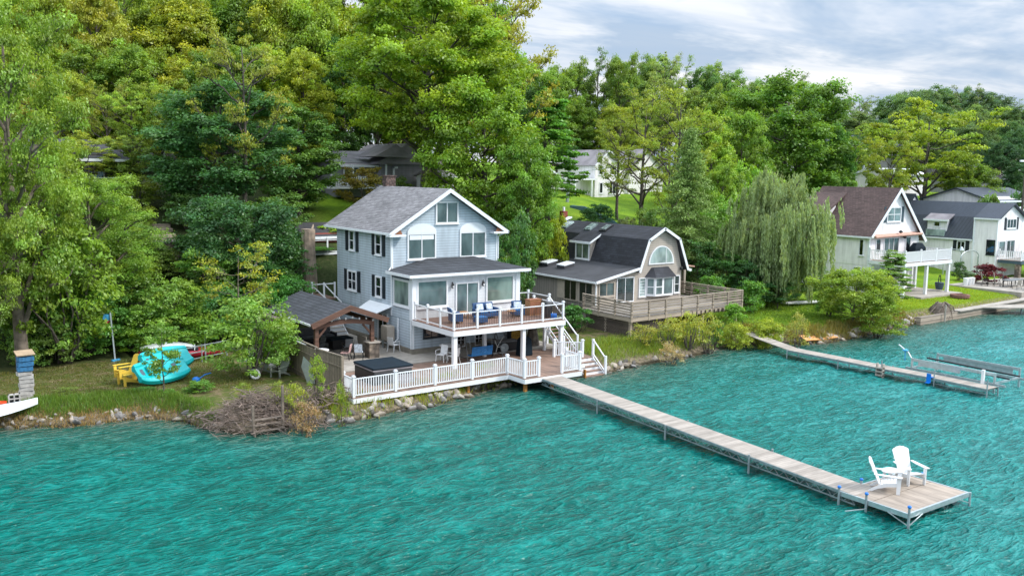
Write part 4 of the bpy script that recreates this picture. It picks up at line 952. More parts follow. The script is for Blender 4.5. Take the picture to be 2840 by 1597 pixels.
# ================================================================== BROWN ROOF HOUSE
def brown_house():
    X0, X1, YF, YB = 77.2, 85.35, 50.96, 59.2; xm = 81.35; ZE, ZR = 6.58, 10.85
    H = thing('house', 'white house with a steep brown shingled roof and raised white deck', 'house', (81, 53, 1))
    b = MB(); gable_wall(b, X0, X1, YF, YB, 3.6, ZE, [(xm, ZR-.15)]); b.build('wall', 'white_siding', H)
    b = MB(); b.box(X0+.02, X1-.02, YF+.03, YB-.02, .9, 3.6); b.build('lower_wall', 'white_siding', H)
    b = MB(); sl = (ZR-ZE)/(xm-X0)
    roof_slab(b, (X0-.25, ZE-.25), (xm, ZR+.03), YF-.35, YB+.3, .12); roof_slab(b, (X1+.85, ZE-.85), (xm, ZR+.03), YF-.35, YB+.3, .12); b.build('roof', 'brown_shingle', H)
    b = MB(); rake(b, (X0-.28, ZE-.25), (xm, ZR+.05), YF-.355, .24, .06); rake(b, (X1+.88, ZE-.87), (xm, ZR+.05), YF-.353, .30, .06)
    b.box(X0-.32, X0-.24, YF-.35, YB+.3, ZE-.42, ZE-.26); b.box(X0-.05, X0, YF-.03, YF+.1, .9, ZE-.3); b.box(X0-.03, X0+.1, YF-.04, YF, .9, ZE-.3); b.box(X1-.1, X1+.02, YF-.04, YF, 3.6, 6.0); b.build('fascia', 'trim', H)
    # side dormer
    b = MB(); b.poly([(X0+.2, 56.4, 6.9), (X0+.2, 56.4, 7.9), (X0+2.2, 56.4, 9.2), (X0+2.2, 56.4, 6.9)], (0, 3.2, 0)); b.build('dormer_wall', 'white_siding', H)
    b = MB(); b.poly([(X0-.3, 56.1, 7.95), (xm-.6, 56.1, 10.3), (xm-.6, 56.1, 10.15), (X0-.3, 56.1, 7.8)], (0, 3.8, 0)); b.build('dormer_roof', 'brown_shingle', H)
    b = MB(); b.box(X0-.36, X0-.29, 56.05, 59.9, 7.76, 7.94); b.build('dormer_fascia', 'trim', H)
    window(H, 'y', YF, 79.75, 82.05, 7.62, 9.08, 1, 1, .12, 'glass'); shutters(H, 'y', YF, 79.75, 82.05, 7.6, 9.1, .42, .05, 'shutter_teal')
    window(H, 'y', YF, 78.2, 79.0, 4.75, 6.1, 0, 0, .08, 'glass_dark'); window(H, 'y', YF, 79.5, 82.0, 4.12, 6.15, 2, 0, .09, 'glass', name='sliding_door', sill=False); window(H, 'y', YF, 83.1, 84.0, 4.55, 6.15, 0, 0, .08, 'glass_dark')
    window(H, 'x', X0, 51.5, 52.0, 4.5, 6.05, 0, 0, .07, 'glass_dark'); window(H, 'x', X0+.02, 51.7, 52.5, 2.3, 3.4, 0, 0, .07, 'glass_dark'); window(H, 'x', X0, 55.4, 56.3, 4.6, 5.9, 0, 1, .08, 'glass_dark')
    b = MB(); b.poly([(77.5, YF-.02, 6.5), (85.25, YF-.02, 6.62), (85.25, YF-.4, 6.40), (77.5, YF-.4, 6.28)], (0, 0, -.1)); b.tube([(77.5, YF-.42, 6.28), (85.25, YF-.42, 6.42)], .12, 8); b.build('rolled_awning', 'awning_tan', H)
    b = MB(); b.lathe([(.03, 0), (.2, .1), (.2, .16), (.05, .3)], (81.6, YF-.4, 6.55), 10); b.lathe([(.03, 0), (.2, .1), (.2, .16), (.05, .3)], (82.5, YF-.3, 6.0), 10); b.build('floodlight', 'black_metal', H)
    D = thing('raised_deck', 'white raised deck on square posts in front of the brown roofed house', 'deck', (81, 49, 1))
    b = MB(); b.box(X0, 84.95, 47.2, YF-.02, 4.08, 4.14); b.build('floor', 'deck_low', D)
    b = MB(); b.box(X0-.05, 85.0, 47.14, 47.2, 3.82, 4.13); b.box(X0-.05, X0, 47.2, YF, 3.82, 4.13); b.box(84.95, 85.0, 47.2, YF, 3.82, 4.13); b.build('rim', 'trim', D)
    b = MB(); b.box(X0, 84.9, 47.25, YF-.05, 3.9, 3.94); b.build('underside', 'trim', D)
    for x, y in ((81.0, 47.35), (84.75, 47.35), (77.35, 47.35), (77.35, 50.8), (84.75, 50.7)): b = MB(); b.box(x-.13, x+.13, y-.13, y+.13, .8, 3.9); b.build('post', 'vinyl', D)
    railing(D, [(X0+.06, YF-.1), (X0+.06, 47.27), (84.88, 47.27), (84.88, YF-.1)], 4.14, 1.0, step=.15, bw=.06, bay=2.6)
    b = MB(); b.box(78.4, 81.0, 50.6, YF, 1.0, 3.2); b.build('garage_door', 'trim', H)
    s = MB(); s.box(78.5, 85.5, 46.2, 51.0, .7, 1.06); o = s.build('patio_slab', 'concrete'); tag(o, kind='structure')
brown_house()

# ================================================================== NAVY ROOF HOUSE
def navy_house():
    X0, X1, YF, YM, YB = 102.6, 108.3, 52.0, 54.6, 65.0; xm = 105.4
    H = thing('house', 'white house with a dark navy metal roof and black shutters at the right edge', 'house', (105, 55, 1))
    b = MB(); gable_wall(b, X0, X1, YF, YM, .9, 7.55, [(xm, 9.0)]); b.build('wall', 'white_siding', H)
    b = MB(); gable_wall(b, X0+.01, X1-.01, YM, YB, .9, 5.0, [(X0+.9, 7.3), (xm, 8.95), (X1-.9, 7.3)]); b.build('rear_wall', 'white_siding', H)
    b = MB(); roof_slab(b, (X0-.25, 7.50), (xm, 9.12), YF-.3, YM+.02, .12); roof_slab(b, (X1+.25, 7.50), (xm, 9.12), YF-.3, YM+.02, .12)
    roof_slab(b, (X0+.85, 7.42), (xm, 9.12), YM+.02, YB+.2, .12); roof_slab(b, (X0-.2, 5.05), (X0+.85, 7.5), YM+.1, YB+.2, .12); roof_slab(b, (X1+.2, 5.05), (X1-.85, 7.5), YM+.1, YB+.2, .12); roof_slab(b, (X1-.85, 7.42), (xm, 9.12), YM+.02, YB+.2, .12)
    b.build('metal_roof', 'navy_metal', H)
    b = MB(); b.box(X0-.3, X0-.22, YF-.35, YM, 7.32, 7.48); b.box(X0-.26, X0-.18, YM+.1, YB+.2, 4.86, 5.02); b.box(X0-.06, X0, YM-.06, YM+.1, 1, 7.4); b.box(X0-.04, X0, YF-.03, YF+.08, 1, 7.4); b.build('fascia', 'trim', H)
    b = MB(); rake(b, (X0-.27, 7.50), (xm, 9.15), YF-.305, .12, .05); rake(b, (X1+.27, 7.5), (xm, 9.15), YF-.303, .12, .05); b.build('rake_edge', 'navy_metal', H)
    b = MB(); b.poly([(X0+.1, 57.9, 5.5), (X0+.1, 57.9, 7.0), (X0+1.5, 57.9, 7.7), (X0+1.5, 57.9, 5.5)], (0, 2.4, 0)); b.build('dormer_wall', 'white_siding', H)
    b = MB(); b.poly([(X0-.2, 57.6, 7.05), (X0+2.0, 57.6, 8.1), (X0+2.0, 57.6, 7.98), (X0-.2, 57.6, 6.93)], (0, 3.0, 0)); b.build('dormer_roof', 'greyroof', H)
    b = MB(); b.box(X0-.26, X0-.19, 57.55, 60.65, 6.88, 7.08); b.build('dormer_fascia', 'trim', H)
    b = MB(); b.box(X0-.15, X0+.1, 58.0, 60.3, 5.1, 5.9); b.build('balcony_panel', 'glass_pale', H)
    window(H, 'x', X0+.1, 58.7, 59.5, 6.2, 6.8, 0, 0, .08, 'glass_dark'); window(H, 'x', X0, 55.5, 56.5, 3.7, 4.75, 1, 0, .1, 'glass_dark'); shutters(H, 'x', X0, 55.5, 56.5, 3.62, 4.8, .42, .03)
    window(H, 'x', X0, 52.15, 53.1, 3.4, 5.1, 0, 0, .06, 'glass_dark', 'shutter')
    window(H, 'y', YF, 104.45, 106.6, 6.3, 7.45, 2, 0, .12, 'glass_dark'); shutters(H, 'y', YF, 104.45, 106.6, 6.2, 7.55, .42, .05)
    window(H, 'y', YF, 103.0, 104.5, 3.4, 5.0, 0, 0, .1, 'glass'); window(H, 'y', YF, 104.7, 106.6, 3.0, 5.05, 1, 0, .1, 'glass', name='sliding_door', sill=False)
    b = MB(); b.poly([(X0+1.2, 64.0, 7.5), (X0+3.0, 64.0, 9.75), (X0+5.2, 64.0, 7.5)], (0, 3.5, 0)); b.build('rear_gable', 'white_siding', H)
    b = MB(); roof_slab(b, (X0+1.0, 7.3), (X0+3.05, 9.9), 63.8, 67.6, .1); roof_slab(b, (X0+5.3, 7.4), (X0+3.05, 9.9), 63.8, 67.6, .1); b.build('rear_gable_roof', 'navy_metal', H)
    f = MB(); f.bar((107.0, 51.0, 3.2), (107.2, 50.8, 5.6), .06); ff = f.build('flag_pole', 'trim', H); g = MB(); g.poly([(107.2, 50.8, 5.5), (107.9, 50.7, 5.3), (108.0, 50.7, 3.9), (107.15, 50.85, 3.7)], (0, .02, 0)); g.build('flag', 'shutter_teal', ff)
    D = thing('raised_deck', 'white railed deck on the right end of the navy roofed house', 'deck', (108, 50, 1))
    b = MB(); b.box(103.0, 116, 49.4, 51.96, 2.85, 2.95); b.build('floor', 'deck_low', D); b = MB(); b.box(103.0, 116, 49.34, 49.4, 2.6, 2.95); b.box(102.94, 103.0, 49.34, 51.9, 2.6, 2.95); b.build('rim', 'shutter_teal', D)
    railing(D, [(103.05, 51.8), (103.05, 49.45), (115.9, 49.45)], 2.95, 1.0, step=.2, bw=.08, bay=2.3)
    for x in (103.2, 106, 109, 112): b = MB(); b.box(x-.25, x+.25, 49.5, 50.0, .8, 2.6); b.build('post', 'stone', D)
    s = MB(); s.box(90.1, 104, 42.9, 50.4, .6, 1.12); o = s.build('patio_terrace', 'concrete'); tag(o, kind='structure')
navy_house()

# ================================================================== houses in the background
def simple_house(name, label, x0, x1, y0, y1, z0, ze, zr, axis, wall, roof, ov=.4, wins=(), trimw=.2):
    H = thing(name, label, 'house' if 'house' in name else name.split('_')[-1], ((x0+x1)/2, (y0+y1)/2, z0)); b = MB()
    if axis == 'y':
        xm = (x0+x1)/2; gable_wall(b, x0, x1, y0, y1, z0-1, ze, [(xm, zr-.1)]); b.build('wall', wall, H)
        b = MB(); roof_slab(b, (x0-ov, ze-ov*.4), (xm, zr), y0-ov, y1+ov, .15); roof_slab(b, (x1+ov, ze-ov*.4), (xm, zr), y0-ov, y1+ov, .15); b.build('roof', roof, H)
        b = MB(); rake(b, (x0-ov, ze-ov*.4), (xm, zr+.02), y0-ov-.01, trimw, .06); rake(b, (x1+ov, ze-ov*.4), (xm, zr+.02), y0-ov-.005, trimw, .06); b.build('fascia', 'trim', H)
    else:
        ym = (y0+y1)/2; b.poly([(x0, y0, z0-1), (x0, y1, z0-1), (x0, y1, ze), (x0, ym, zr-.1), (x0, y0, ze)], (x1-x0, 0, 0)); b.build('wall', wall, H)
        b = MB()
        for ya in (y0-ov, y1+ov):
            L = math.hypot(ym-ya, zr-ze); b.poly([(x0-ov, ya, ze-ov*.4), (x0-ov, ym, zr), (x0-ov, ym, zr-.16), (x0-ov, ya, ze-ov*.4-.16)], (x1-x0+2*ov, 0, 0))
        b.build('roof', roof, H)
        b = MB(); b.box(x0-ov, x1+ov, y0-ov-.06, y0-ov, ze-ov*.4-.2, ze-ov*.4); b.build('fascia', 'trim', H)
    for wn in wins: window(H, *wn)
    return H
def background_houses():
    # grey house above the blue house
    H = simple_house('house', 'dark grey house with a low hipped roof and white railed porch behind the blue house', 36.3, 41.0, 79.6, 88, 10.4, 12.6, 13.75, 'x', 'greywall', 'greyroof', .5, [('y', 79.6, 37.0, 38.6, 10.9, 12.2, 1, 0, .1, 'glass')])
    b = MB(); gable_wall(b, 40.4, 47, 78.6, 86, 9.5, 12.5, [(43.0, 14.3)]); b.build('wing_wall', 'greywall', H)
    b = MB(); b.poly([(39.6, 78.0, 12.5), (43.1, 78.2, 14.5), (47.3, 78.0, 12.5)], (0, 8.5, 0)); b.build('wing_roof', 'greyroof', H)
    b = MB(); b.poly([(39.0, 77.0, 13.2), (41.2, 77.0, 14.35), (43.0, 77.0, 13.1)], (0, 4, 0)); b.build('porch_gable', 'greyroof', H)
    b = MB(); b.box(40.8, 40.95, 78.4, 78.55, 9.8, 12.5); b.box(41.6, 41.75, 78.4, 78.55, 9.8, 12.3); b.box(41.6, 42.1, 78.4, 78.5, 12.1, 12.3); b.build('porch_post', 'trim', H)
    railing(H, [(35.2, 78.2), (38.8, 78.2)], 10.35, .95, step=.2, bw=.1, bay=1.9); b = MB(); b.box(35.2, 40.6, 78.2, 79.6, 10.2, 10.35); b.build('porch_floor', 'trim', H); b = MB(); b.box(37.3, 37.42, 78.2, 78.3, 10.3, 12.4); b.build('porch_post', 'trim', H)
    S = simple_house('shed', 'pale grey shed with dark lettering on its side above the blue house roof', 43.9, 46.3, 75, 78, 9.2, 11.6, 11.95, 'x', 'white_siding', 'greyroof', .2)
    t = bpy.data.curves.new('lettering', 'FONT'); t.body = 'CK'; t.size = .42; t.extrude = .01; to = bpy.data.objects.new('lettering', t); COL.objects.link(to)
    dg = bpy.context.evaluated_depsgraph_get(); me = bpy.data.meshes.new_from_object(to.evaluated_get(dg)); bpy.data.objects.remove(to); me.name = 'lettering'
    to = bpy.data.objects.new('lettering', me); COL.objects.link(to); me.materials.clear(); me.materials.append(M['black_metal']); to.parent = S; l = S.location
    to.location = (44.7-l.x, 74.97-l.y, 11.05-l.z); to.rotation_euler = (R(90), 0, 0)
    # white farmhouse
    W = simple_house('farmhouse', 'white two storey farmhouse with a front gable behind the trees on the lawn', 84.6, 89.4, 99.5, 108, 8.5, 13.1, 15.2, 'y', 'white_siding', 'greyroof', .35,
        [('y', 99.5, 85.2, 86.1, 11.6, 13.0, 0, 1, .12, 'glass_dark'), ('y', 99.5, 87.4, 88.6, 11.6, 13.0, 0, 1, .12, 'glass_dark'), ('y', 99.5, 87.2, 88.6, 8.9, 10.8, 1, 0, .12, 'glass_dark'), ('y', 99.5, 85.4, 86.1, 9.0, 10.6, 0, 0, .12, 'glass_dark')])
    b = MB(); gable_wall(b, 92.0, 98.8, 100.5, 108, 7.6, 12.6, [(95.4, 15.3)]); b.box(89.4, 92.0, 101, 107, 7.6, 12.8); b.build('wing_wall', 'white_siding', W)
    b = MB(); roof_slab(b, (91.6, 12.3), (95.4, 15.5), 100.1, 108.3, .15); roof_slab(b, (99.2, 12.3), (95.4, 15.5), 100.1, 108.3, .15); b.poly([(89, 100.6, 12.9), (89, 104, 14.8), (89, 107.4, 12.9)], (3.4, 0, 0)); b.build('wing_roof', 'greyroof', W)
    b = MB(); b.box(80.6, 84.6, 99.0, 103, 10.9, 11.1); b.box(80.6, 80.8, 99.0, 99.2, 8, 10.9); b.box(83.6, 83.8, 99.0, 99.2, 8, 10.9); b.build('porch', 'trim', W)
    simple_house('house', 'small white house half hidden by the big tree left of the farmhouse', 73.6, 77.6, 99.5, 106, 8.3, 11.7, 12.9, 'y', 'white_siding', 'greyroof', .35, [('y', 99.5, 75.4, 76.8, 9.2, 10.6, 1, 0, .1, 'glass_dark')])
    # dark house hidden in the trees at the left
    L = simple_house('house', 'dark timber house with long eaves half hidden in the trees at the upper left', 11.0, 16.6, 77.5, 86, 10, 12.9, 14.1, 'x', 'dark_wall', 'felt', .9, [('y', 77.5, 11.4, 13.0, 10.8, 12.5, 2, 0, .1, 'glass_dark'), ('y', 77.5, 13.6, 15.8, 10.8, 12.5, 2, 0, .1, 'glass_dark')])
    b = MB(); b.box(10.5, 17, 75.4, 77.5, 10.0, 10.15); b.build('balcony', 'old_wood', L); b = MB(); b.bar((10.5, 75.4, 11.1), (17, 75.4, 11.1), .07)
    for i in range(5): b.box(10.5+i*1.6-.04, 10.54+i*1.6, 75.38, 75.44, 10.1, 11.1)
    b.build('balcony_rail', 'steel', L)
    # low house with a railed deck behind the dead trunk
    Bk = simple_house('house', 'low brown house with a white railed deck between the dead trunk and the blue house', 28.3, 33, 67.6, 72, 5.6, 6.9, 7.7, 'x', 'redbrick', 'felt', .4)
    b = MB(); b.box(27.6, 33, 65.2, 67.5, 5.5, 5.65); b.build('deck_floor', 'trim', Bk); railing(Bk, [(27.7, 65.3), (32.8, 65.3)], 5.65, .95, step=9, bay=1.3)
    # far right group
    def far(px, py, w): return sight(px, py, w)
    p = far(2159, 432, 175); z0 = p.z
    G = simple_house('garage', 'pale garage with a plain gable end and blue grey roof beyond the street lamp', p.x-3.4, p.x+4.2, p.y, p.y+24, z0, z0+4.6, z0+6.9, 'y', 'white_siding', 'navy_metal', .3)
    b = MB(); b.box(p.x-2.4, p.x+3.2, p.y-.06, p.y, z0, z0+3.6); b.build('garage_door', 'trim', G)
    p = far(2330, 420, 190); simple_house('house', 'long low house with a blue grey roof behind the yellow green tree', p.x-14, p.x+12, p.y, p.y+9, p.z-1, p.z+2.4, p.z+5.6, 'x', 'greywall', 'navy_metal', .6)
    p = far(2090, 432, 150); simple_house('house', 'white house seen through the trees left of the pale garage', p.x-5, p.x+4, p.y, p.y+7, p.z-.5, p.z+2.3, p.z+4.2, 'x', 'white_siding', 'greyroof', .4)
    p = far(2290, 475, 132); simple_house('house', 'low white building behind the trunks of the yellow green tree', p.x-4.5, p.x+4, p.y, p.y+6, p.z, p.z+2.2, p.z+2.9, 'x', 'white_siding', 'white_alu', .3)
    p = far(2505, 452, 150); simple_house('house', 'small house with a grey green hip roof below the dark trees at far right', p.x-7, p.x+3, p.y, p.y+7, p.z-1.2, p.z+.4, p.z+2.6, 'x', 'greywall', 'greyroof', .5)
    p = far(2562, 440, 170); simple_house('house', 'house with a brown roof and white wall at the far right edge', p.x-6, p.x+10, p.y, p.y+8, p.z-.5, p.z+1.2, p.z+4.2, 'x', 'white_siding', 'brown_shingle', .5)
    p = far(2560, 505, 118); simple_house('house', 'white house with a light gable behind the navy roofed house', p.x-6.5, p.x+6, p.y, p.y+9, p.z-3, p.z+.2, p.z+1.6, 'x', 'white_siding', 'navy_metal', .4)
    p = far(2556, 545, 112); simple_house('house', 'beige gabled house close behind the right end of the navy roofed house', p.x-6, p.x+6, p.y, p.y+8, p.z-4.5, p.z-.9, p.z+1.2, 'y', 'white_siding', 'navy_metal', .4)
    # street pole, lamp, utility pole
    p = far(2167, 512, 135); q = far(2170, 418, 135); P = thing('street_lamp', 'grey pole with a long slanted lamp arm above the brown roofed house', 'street lamp', (p.x, p.y, p.z)); b = MB(); b.tube([(p.x, p.y, p.z-.6), (p.x, p.y, q.z+.1)], .16, 8); b.build('pole', 'steel', P)
    e = far(2203, 407, 135); s_ = far(2150, 437, 135); b = MB(); b.tube([(s_.x, s_.y, s_.z), (p.x, p.y, q.z-.5), (e.x, e.y, e.z)], .12, 6); b.build('arm', 'steel', P)
    p = far(2572, 520, 105); q = far(2574, 400, 105); P = thing('utility_pole', 'tall wooden utility pole with a crossarm at the right edge', 'pole', (p.x, p.y, p.z)); b = MB(); b.tube([(p.x, p.y, p.z-2), (p.x, p.y, q.z)], .14, 8); b.build('pole', 'bark', P); b = MB(); b.box(p.x-1.3, p.x+1.3, p.y-.08, p.y+.08, q.z-.35, q.z-.15); b.build('crossarm', 'trim', P)
    p = far(1425, 505, 118); q = far(1433, 428, 118); P = thing('utility_pole', 'grey leaning utility pole on the lawn left of the farmhouse', 'pole', (p.x, p.y, p.z)); b = MB(); b.tube([(p.x, p.y, p.z-2), (q.x, q.y, q.z)], .22, 8); b.build('pole', 'steel', P)
    a = far(1345, 437, 118); c = far(1545, 421, 118); b = MB(); b.tube([tuple(a), ((a.x+c.x)/2, (a.y+c.y)/2, (a.z+c.z)/2-.25), tuple(c)], .05, 5); b.build('cable', 'steel', P)
background_houses()
def onhill(dx, dy):
    w = 45.0
    while w < 140:
        q = sight(dx, dy, w)
        if q.z <= ground(q.x, q.y)+.2: break
        w += .15
    return Vector((q.x, q.y, ground(q.x, q.y)+.25))
def roads():
    # street on the far slope and garden path beside the hidden house
    b = MB(); p = [sight(2130, 455, 150), sight(2215, 462, 140), sight(2290, 485, 128)]
    for a, c in zip(p[:-1], p[1:]):
        for k in range(12):
            u0 = a.lerp(c, k/12); u1 = a.lerp(c, (k+1)/12); g = lambda v, d: (v.x+d, v.y-d*.3, ground(v.x+d, v.y-d*.3)+.12)
            b.add([g(u0, -2), g(u0, 2), g(u1, 2), g(u1, -2)], [(0, 1, 2, 3)])
    o = b.build('road', 'felt'); tag(o, kind='structure')
    S = thing('garden_steps', 'timber edged garden steps climbing the wooded bank at the left', 'steps', (16.2, 65, 6))
    for i in range(7):
        q = onhill(398+i*6.5, 566+i*13); b = MB(); b.box(q.x-.8, q.x+.8, q.y-.25, q.y+.35, q.z-.5, q.z); b.build('step', 'old_wood', S)
    q = onhill(440, 648); q.z += .9; W = thing('stone_planter', 'low stone retaining wall beside the garden steps', 'wall', tuple(q)); b = MB(); b.box(q.x-1.5, q.x+1.2, q.y, q.y+.5, q.z-1.5, q.z+.1); b.build('wall', 'stone', W); b = MB(); b.box(q.x-1.6, q.x+1.3, q.y-.05, q.y+.55, q.z+.1, q.z+.2); b.build('coping', 'concrete', W)
    q = onhill(317, 545); q.z += .9; W = thing('notice_board', 'small white sign on the bank above the garden steps', 'sign', tuple(q)); b = MB(); b.box(q.x-.5, q.x+.5, q.y-.03, q.y, q.z-.5, q.z+.5); b.build('panel', 'plastic_white', W); b = MB(); b.box(q.x-.05, q.x+.05, q.y, q.y+.08, q.z-1.6, q.z+.3); b.build('post', 'steel', W)
roads()

# ================================================================== docks
def docks():
    D = thing('dock', 'long plank walkway dock with a wide platform reaching out from the blue house', 'dock', (29.3, 30, .4)); n = 8
    A = Vector((30.72, 39.45, .72)); B = Vector((29.55, 19.0, .47)); hw = .64
    b = MB(); pts = [A.lerp(B, i/n) for i in range(n+1)]
    for i in range(n):
        p, q = pts[i], pts[i+1]; x = rnd.uniform(-.008, .008); b.add([(p.x-hw+x, p.y, p.z), (p.x+hw+x, p.y, p.z), (q.x+hw+x, q.y+.012, q.z), (q.x-hw+x, q.y+.012, q.z), (p.x-hw+x, p.y, p.z-.045), (p.x+hw+x, p.y, p.z-.045), (q.x+hw+x, q.y+.012, q.z-.045), (q.x-hw+x, q.y+.012, q.z-.045)], [(0, 3, 2, 1), (4, 5, 6, 7), (0, 1, 5, 4), (1, 2, 6, 5), (2, 3, 7, 6), (3, 0, 4, 7)])
    b.build('walkway_boards', 'dock_wood', D)
    for i in range(n):
        p, q = pts[i], pts[i+1]; r = MB()
        for s_ in (-1, 1):
            o = Vector((s_*(hw+.02), 0, 0)); r.bar(p+o-Vector((0, 0, .06)), q+o-Vector((0, 0, .06)), .04, .10); r.bar(p+o-Vector((0, 0, .34)), q+o-Vector((0, 0, .34)), .035, .045)
            for k in range(5): u = p.lerp(q, k/5); v = p.lerp(q, (k+.5)/5); w_ = p.lerp(q, (k+1)/5); r.bar(u+o-Vector((0, 0, .34)), v+o-Vector((0, 0, .1)), .02); r.bar(v+o-Vector((0, 0, .1)), w_+o-Vector((0, 0, .34)), .02)
        r.bar(p-Vector((hw, 0, .34)), p+Vector((hw, 0, -.34)), .04); r.build('truss', 'truss_metal', D)
    def leg(x, y, top, cap=True):
        m = MB(); m.tube([(x, y, -1.6), (x, y, top)], .045, 8); l = m.build('leg', 'steel', D)
        if cap: c = MB(); c.lathe([(.05, 0), (.07, .02), (.07, .06), (.04, .09)], (x, y, top-.02), 10); c.build('post_cap', 'blue_paint', l)
    for i in range(2, n, 2):
        for s_ in (-1, 1): leg(pts[i].x+s_*(hw+.09), pts[i].y, .62, False)
    z = .46; x0, x1, y0, y1 = 28.86, 32.82, 16.9, 19.65
    b = MB(); b.box(x0+.10, x1-.10, y0+.08, y1-1.32, z-.045, z); b.build('platform_boards', 'dock_end', D); b = MB(); b.box(x0+.10, x1-.10, y1-1.28, y1-.02, z-.05, z-.002); b.build('platform_boards', 'dock_end', D)
    b = MB(); b.box(x0, x1, y0, y0+.08, z-.17, z+.005); b.box(x0, x0+.08, y0+.08, y1, z-.17, z+.004); b.box(x1-.08, x1, y0+.08, y1, z-.17, z+.004); b.box(x0, x1, y1, y1+.06, z-.17, z-.01); b.box(x0+.1, x1-.1, y0+.1, y0+.16, z-.17, z-.05); b.build('edge_frame', 'alu', D)
    for x, y, t in ((x0-.05, y0-.05, .72), (x0-.06, y0+1.6, .70), (x0-.05, y1-.02, .62), (x1+.05, y0-.0, .45), (x1+.05, y0+1.9, .60), (30.35, y1+.1, .58)): leg(x, y, t, t > .5)
    for a, c in (((x0-.05, y0-.05, .05), (x0-.05, y0+.75, .32)), ((x0-.05, y0-.05, .05), (x0+.8, y0-.05, .32)), ((x1+.05, y0, .05), (x1-.7, y0, .32)), ((x0-.1, y0+1.55, .18), (x0-.85, y0+1.9, .14))): b = MB(); b.bar(a, c, .03); b.build('brace', 'alu', D)
    # second dock
    E = thing('dock', 'narrow neighbouring dock with a boat lift beside its end', 'dock', (50.3, 33, .3))
    Q = [Vector((50.6, 42.6, .95)), Vector((50.15, 38.3, .50)), Vector((50.3, 34.5, .48)), Vector((50.35, 31.5, .47)), Vector((50.6, 28.3, .46)), Vector((50.55, 25.2, .45))]
    hw = .52; b = MB()
    for p, q in zip(Q[:-1], Q[1:]): b.add([(p.x-hw, p.y, p.z), (p.x+hw, p.y, p.z), (q.x+hw, q.y, q.z), (q.x-hw, q.y, q.z), (p.x-hw, p.y, p.z-.05), (p.x+hw, p.y, p.z-.05), (q.x+hw, q.y, q.z-.05), (q.x-hw, q.y, q.z-.05)], [(0, 3, 2, 1), (4, 5, 6, 7), (0, 1, 5, 4), (1, 2, 6, 5), (2, 3, 7, 6), (3, 0, 4, 7)])
    b.build('walkway_boards', 'dock_wood', E)
    for p, q in zip(Q[1:-1], Q[2:]):
        r = MB()
        for s_ in (-1, 1):
            o = Vector((s_*(hw+.02), 0, 0)); r.bar(p+o-Vector((0, 0, .07)), q+o-Vector((0, 0, .07)), .04, .13); r.bar(p+o-Vector((0, 0, .3)), q+o-Vector((0, 0, .3)), .03)
        r.build('truss', 'truss_metal', E)
    for p in Q[1:]:
        for s_ in (-1, 1):
            m = MB(); m.tube([(p.x+s_*(hw+.08), p.y, -1.6), (p.x+s_*(hw+.08), p.y, p.z+(.5 if s_ < 0 and (p.y < 32) else .05))], .04, 8); m.build('leg', 'steel', E)
    b = MB(); b.box(51.05, 51.2, 26.0, 26.15, .35, 1.25); b.build('bumper', 'plastic_white', E)
    C = thing('dock_chair', 'blue plastic seat hanging over the side of the narrow dock', 'seat', (49.95, 28.4, .46)); b = MB(); b.box(49.85, 50.1, 28.4, 28.65, .48, .52); b.box(49.80, 49.86, 28.4, 28.65, .2, .72); b.box(49.6, 49.84, 28.42, 28.63, .18, .22); b.build('seat', 'blue_paint', C)
    C = thing('swim_ladder', 'pale ladder hung on the lake side of the narrow dock', 'ladder', (49.7, 31.5, 0)); b = MB(); b.box(49.55, 49.75, 31.3, 31.35, -.1, .8); b.box(49.55, 49.75, 31.7, 31.75, -.1, .8)
    for i in range(3): b.box(49.5, 49.8, 31.3, 31.75, .05+i*.22, .12+i*.22)
    b.build('frame', 'concrete', C)
    L = thing('boat_lift', 'empty grey metal boat lift standing in the water beside the narrow dock', 'boat lift', (53, 28, 0))
    b = MB()
    for x in (51.5, 54.3):
        for y in (25.6, 30.6): b.box(x-.05, x+.05, y-.05, y+.05, -1.2, 1.1)
        b.bar((x, 25.6, 1.0), (x, 30.6, 1.0), .07, .16); b.bar((x, 25.0, .45), (x, 31.0, .45), .06, .12)
    b.bar((51.5, 25.6, .5), (54.3, 25.6, .5), .07, .12); b.bar((51.5, 30.6, .5), (54.3, 30.6, .5), .07, .12); b.build('frame', 'alu', L)
    b = MB(); b.bar((52.3, 25.2, .75), (52.3, 30.8, .85), .14, .08); b.bar((53.5, 25.2, .75), (53.5, 30.8, .85), .14, .08); b.build('bunk', 'black_plastic', L)
    b = MB(); b.box(54.3, 54.34, 26.0, 30.2, .62, .95); b.build('side_panel', 'alu', L); b = MB(); b.box(51.46, 51.5, 27.6, 30.2, .7, .95); b.build('side_panel', 'alu', L)
    b = MB(); b.tube([(51.5, 30.6, 1.0), (51.5, 30.9, 1.4), (51.6, 31.6, 1.75)], .035, 6); b.build('guide_pole', 'plastic_white', L); b = MB(); b.tube([(51.35, 31.0, .9), (51.35, 31.0, 1.55)], .04, 6); b.lathe([(.05, 0), (.17, .05), (.17, .1), (.05, .15)], (51.35, 31.0, 1.45), 12); b.build('winch_wheel', 'sky_paint', L)
    # third dock at the right edge and seawall
    T = thing('dock', 'flat pale dock leaving the right edge of the picture along the seawall', 'dock', (85, 40, .4)); b = MB(); b.poly([(80.3, 41.4, .55), (81.9, 42.0, .55), (92, 37.5, .55), (92, 36.0, .55), (82, 40.0, .55)], (0, 0, .1)); b.build('deck_slab', 'concrete', T)
    for x, y in ((84, 39.9), (88, 38.3), (91.5, 36.8)): b = MB(); b.tube([(x, y, -1), (x, y, .55)], .08, 8); b.build('leg', 'steel', T)
    W = thing('seawall', 'low timber and stone seawall along the bright lawn at the right', 'seawall', (80, 41.5, 0)); b = MB()
